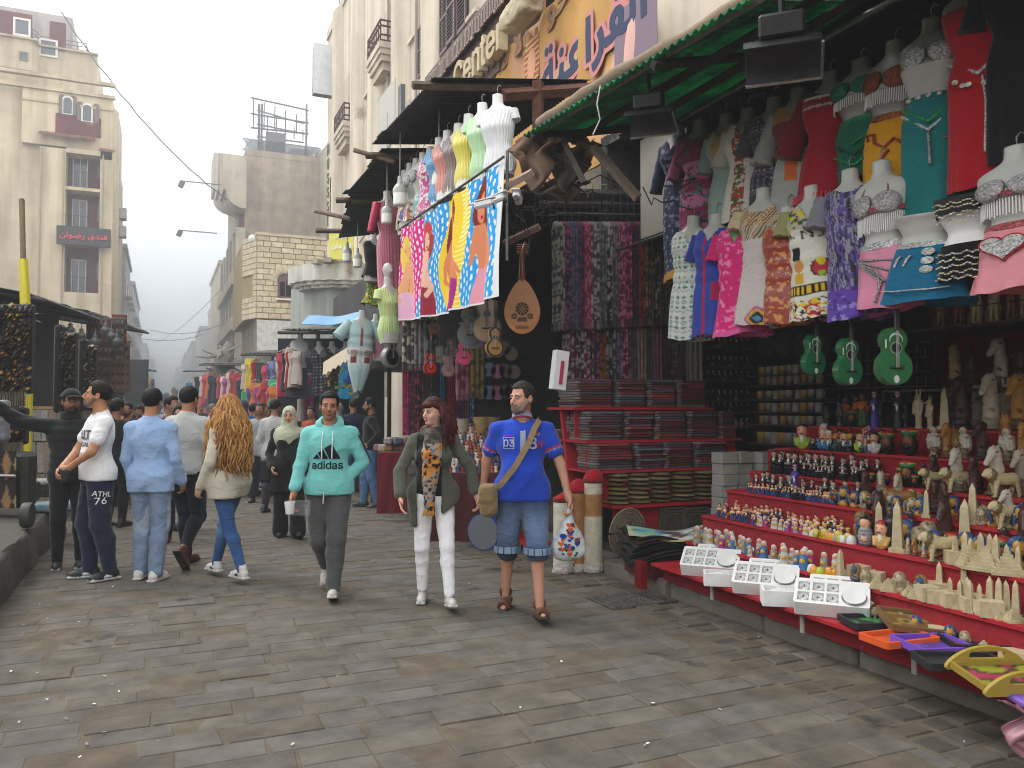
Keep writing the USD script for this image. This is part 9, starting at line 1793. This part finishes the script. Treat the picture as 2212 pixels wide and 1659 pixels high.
# ================================================================ the people further away
def walker(px,d,H,phi,shirt,pant,skin='8a5f48',hair='100d0b',label='',fem=False,scarf=None,extra=None,near=False,hat=None,head=(0,0,0),group=None,shoe='1a1817',sleeves=1.0,hem=.8,**kw):
 st=.12*math.sin(px);p=gp(px,885+1.55*1728/d,0);q=Person(label,p,RZ(phi),near=near,skin=skin,fem=fem,H=H,head=head,group=group,feet=kw.pop('feet',((-.1,st,0,0,0),(.1,-st,0,-.2,0))),**kw)
 q.top(shirt,g=.02,gb=.015,hem=hem,fr=sleeves,wr=.009).pants(pant,(.016,.018,.016)).shoes(shoe,'2a2725')
 if scarf:f=q.field(.022);G=q.g;f.ell(G.hc+[0,-.01,.02],(.095,.115,.115),k=.03);f.cone(G.neck,G.T((0,0,1.38)),.11,.16,k=.06);f.ell(G.hc+G.HR@[0,.1,-.015],(.06,.085,.09),G.HR,.01,sub=True);f.cut((0,0,-1),-1.25);q.cloth('headscarf',f,[hx(scarf)])
 else:q.hair(hat or hair,top=.03 if hat else .014)
 return q
q=walker(800,12.7,1.73,-80,'121214','4a6a90',skin='9c6c50',label='bearded man in a black shirt and blue jeans with a hand on his hip',near=True,beard='1a1210',hands=((-.27,.06,.88),(.2,.02,1.02)),hints=((-.4,-1,0),(1,-.9,0)),hem=.9,head=(.1,0,0))
walker(762,15.0,1.74,-150,'1a1c38','3a5a88',label='man in a navy pullover seen from behind beside the stalls',hem=.85);walker(728,13.6,1.66,165,'15151a','1a1a1c',label='person with a black and white chequered scarf behind the hoodie man',scarf='8a8886')
walker(655,13.2,1.55,-60,'343a62','24242a',label='man in a violet blue shirt bending over a stall table',lean=.5,head=(0,-.3,0),hands=((-.2,.45,.95),(.2,.45,.95)));walker(672,15,1.6,-20,'9a3a2a','2a2a2c',label='person in an orange and red jacket behind the bending man')
walker(385,9.5,1.6,8,'15151a','141418',skin='a8785c',label='woman half hidden between two men, in dark clothes and red sneakers',scarf='1a1a1e',fem=True,shoe='8a1a22');walker(366,10.4,1.72,70,'1c1e22','18181a',label='man with sunglasses and short hair in profile between the two backs')
walker(248,10.6,1.68,165,'15161a','141416',label='man in a black cap and dark jacket seen from behind',hat='0d0e10',group=None);walker(272,13,1.66,0,'1b2236','1a1a1e',label='bearded man in a dark blue jacket facing the viewer on the left',beard='17110e');walker(298,14,1.62,20,'6a6458','2a2826',label='man in a patterned grey shirt looking down',head=(0,-.35,0));walker(326,13.2,1.68,190,'8a8274','2a2a2c',label='person in a beige cap seen from behind',hat='8f8672')
walker(456,17,1.66,75,'9a90a8','3a3a3c',skin='a8765c',hair='6a6460',label='grey haired man in a lavender shirt facing right');walker(482,14.5,1.74,170,'121214','161618',label='man in a black jacket behind the blonde woman');walker(560,13.5,1.66,5,'8a8c92','24242a',hair='3a3430',label='older man in a grey jacket over an open white shirt');walker(578,16,1.6,0,'6a2a2c','24242a',label='man in a dark red jacket right of the older man');walker(592,12.2,1.7,170,'a8a6a4','2a2a30',label='man in a black and white checked shirt behind the woman in the headscarf')
r=np.random.default_rng(21);SH=['1a1c24','3a4a6a','8a8a90','6a2a30','24262a','9a92a0','2a3a34','5a5048','b0aca8','1f4a7a']
SHN=['black','slate blue','light grey','dark red','charcoal','lavender grey','dark green','brown','white','blue']
for i in range(46):
 px,d=r.uniform(262,625),r.uniform(14,40);k=int(r.integers(10));lo,hi=1106+1728*((-1.9/d)-.402)/.916,1106+1728*((3.0/d)-.402)/.916
 if not lo < px < hi:px=lo+(hi-lo)*r.random()
 walker(px,d,r.uniform(1.58,1.76),r.choice([0,180,20,200,-70,90]),SH[k],['1a1a1e','2c3a52','3a3632'][i % 3],skin=['8a5f48','a8765c','75503c'][i % 3],hair=['100d0b','1c1512','4a4440'][i % 3],label='far off pedestrian in a '+SHN[k]+' top in the crowd up the street',group='far pedestrians',fem=i % 4 == 0,scarf=[None,None,'a89a90','3a3a44',None][i % 5])
# ================================================================ the air
def air(name,lo,hi,dens,col):
 usdkit.material(stage,'/World/Looks/'+name+'_air',{'v':('principled_volume',{'color':col,'density':dens})},[],volume='v.volume')
 put(None,name,M().span(lo,hi),name+'_air',kind='stuff')
air('haze',(-70,-48,-1.5),(90,425,45),.0023,(.93,.95,.97))
air('smoke',(-26,52,-1.2),(40,330,42),.012,(.92,.95,.985))
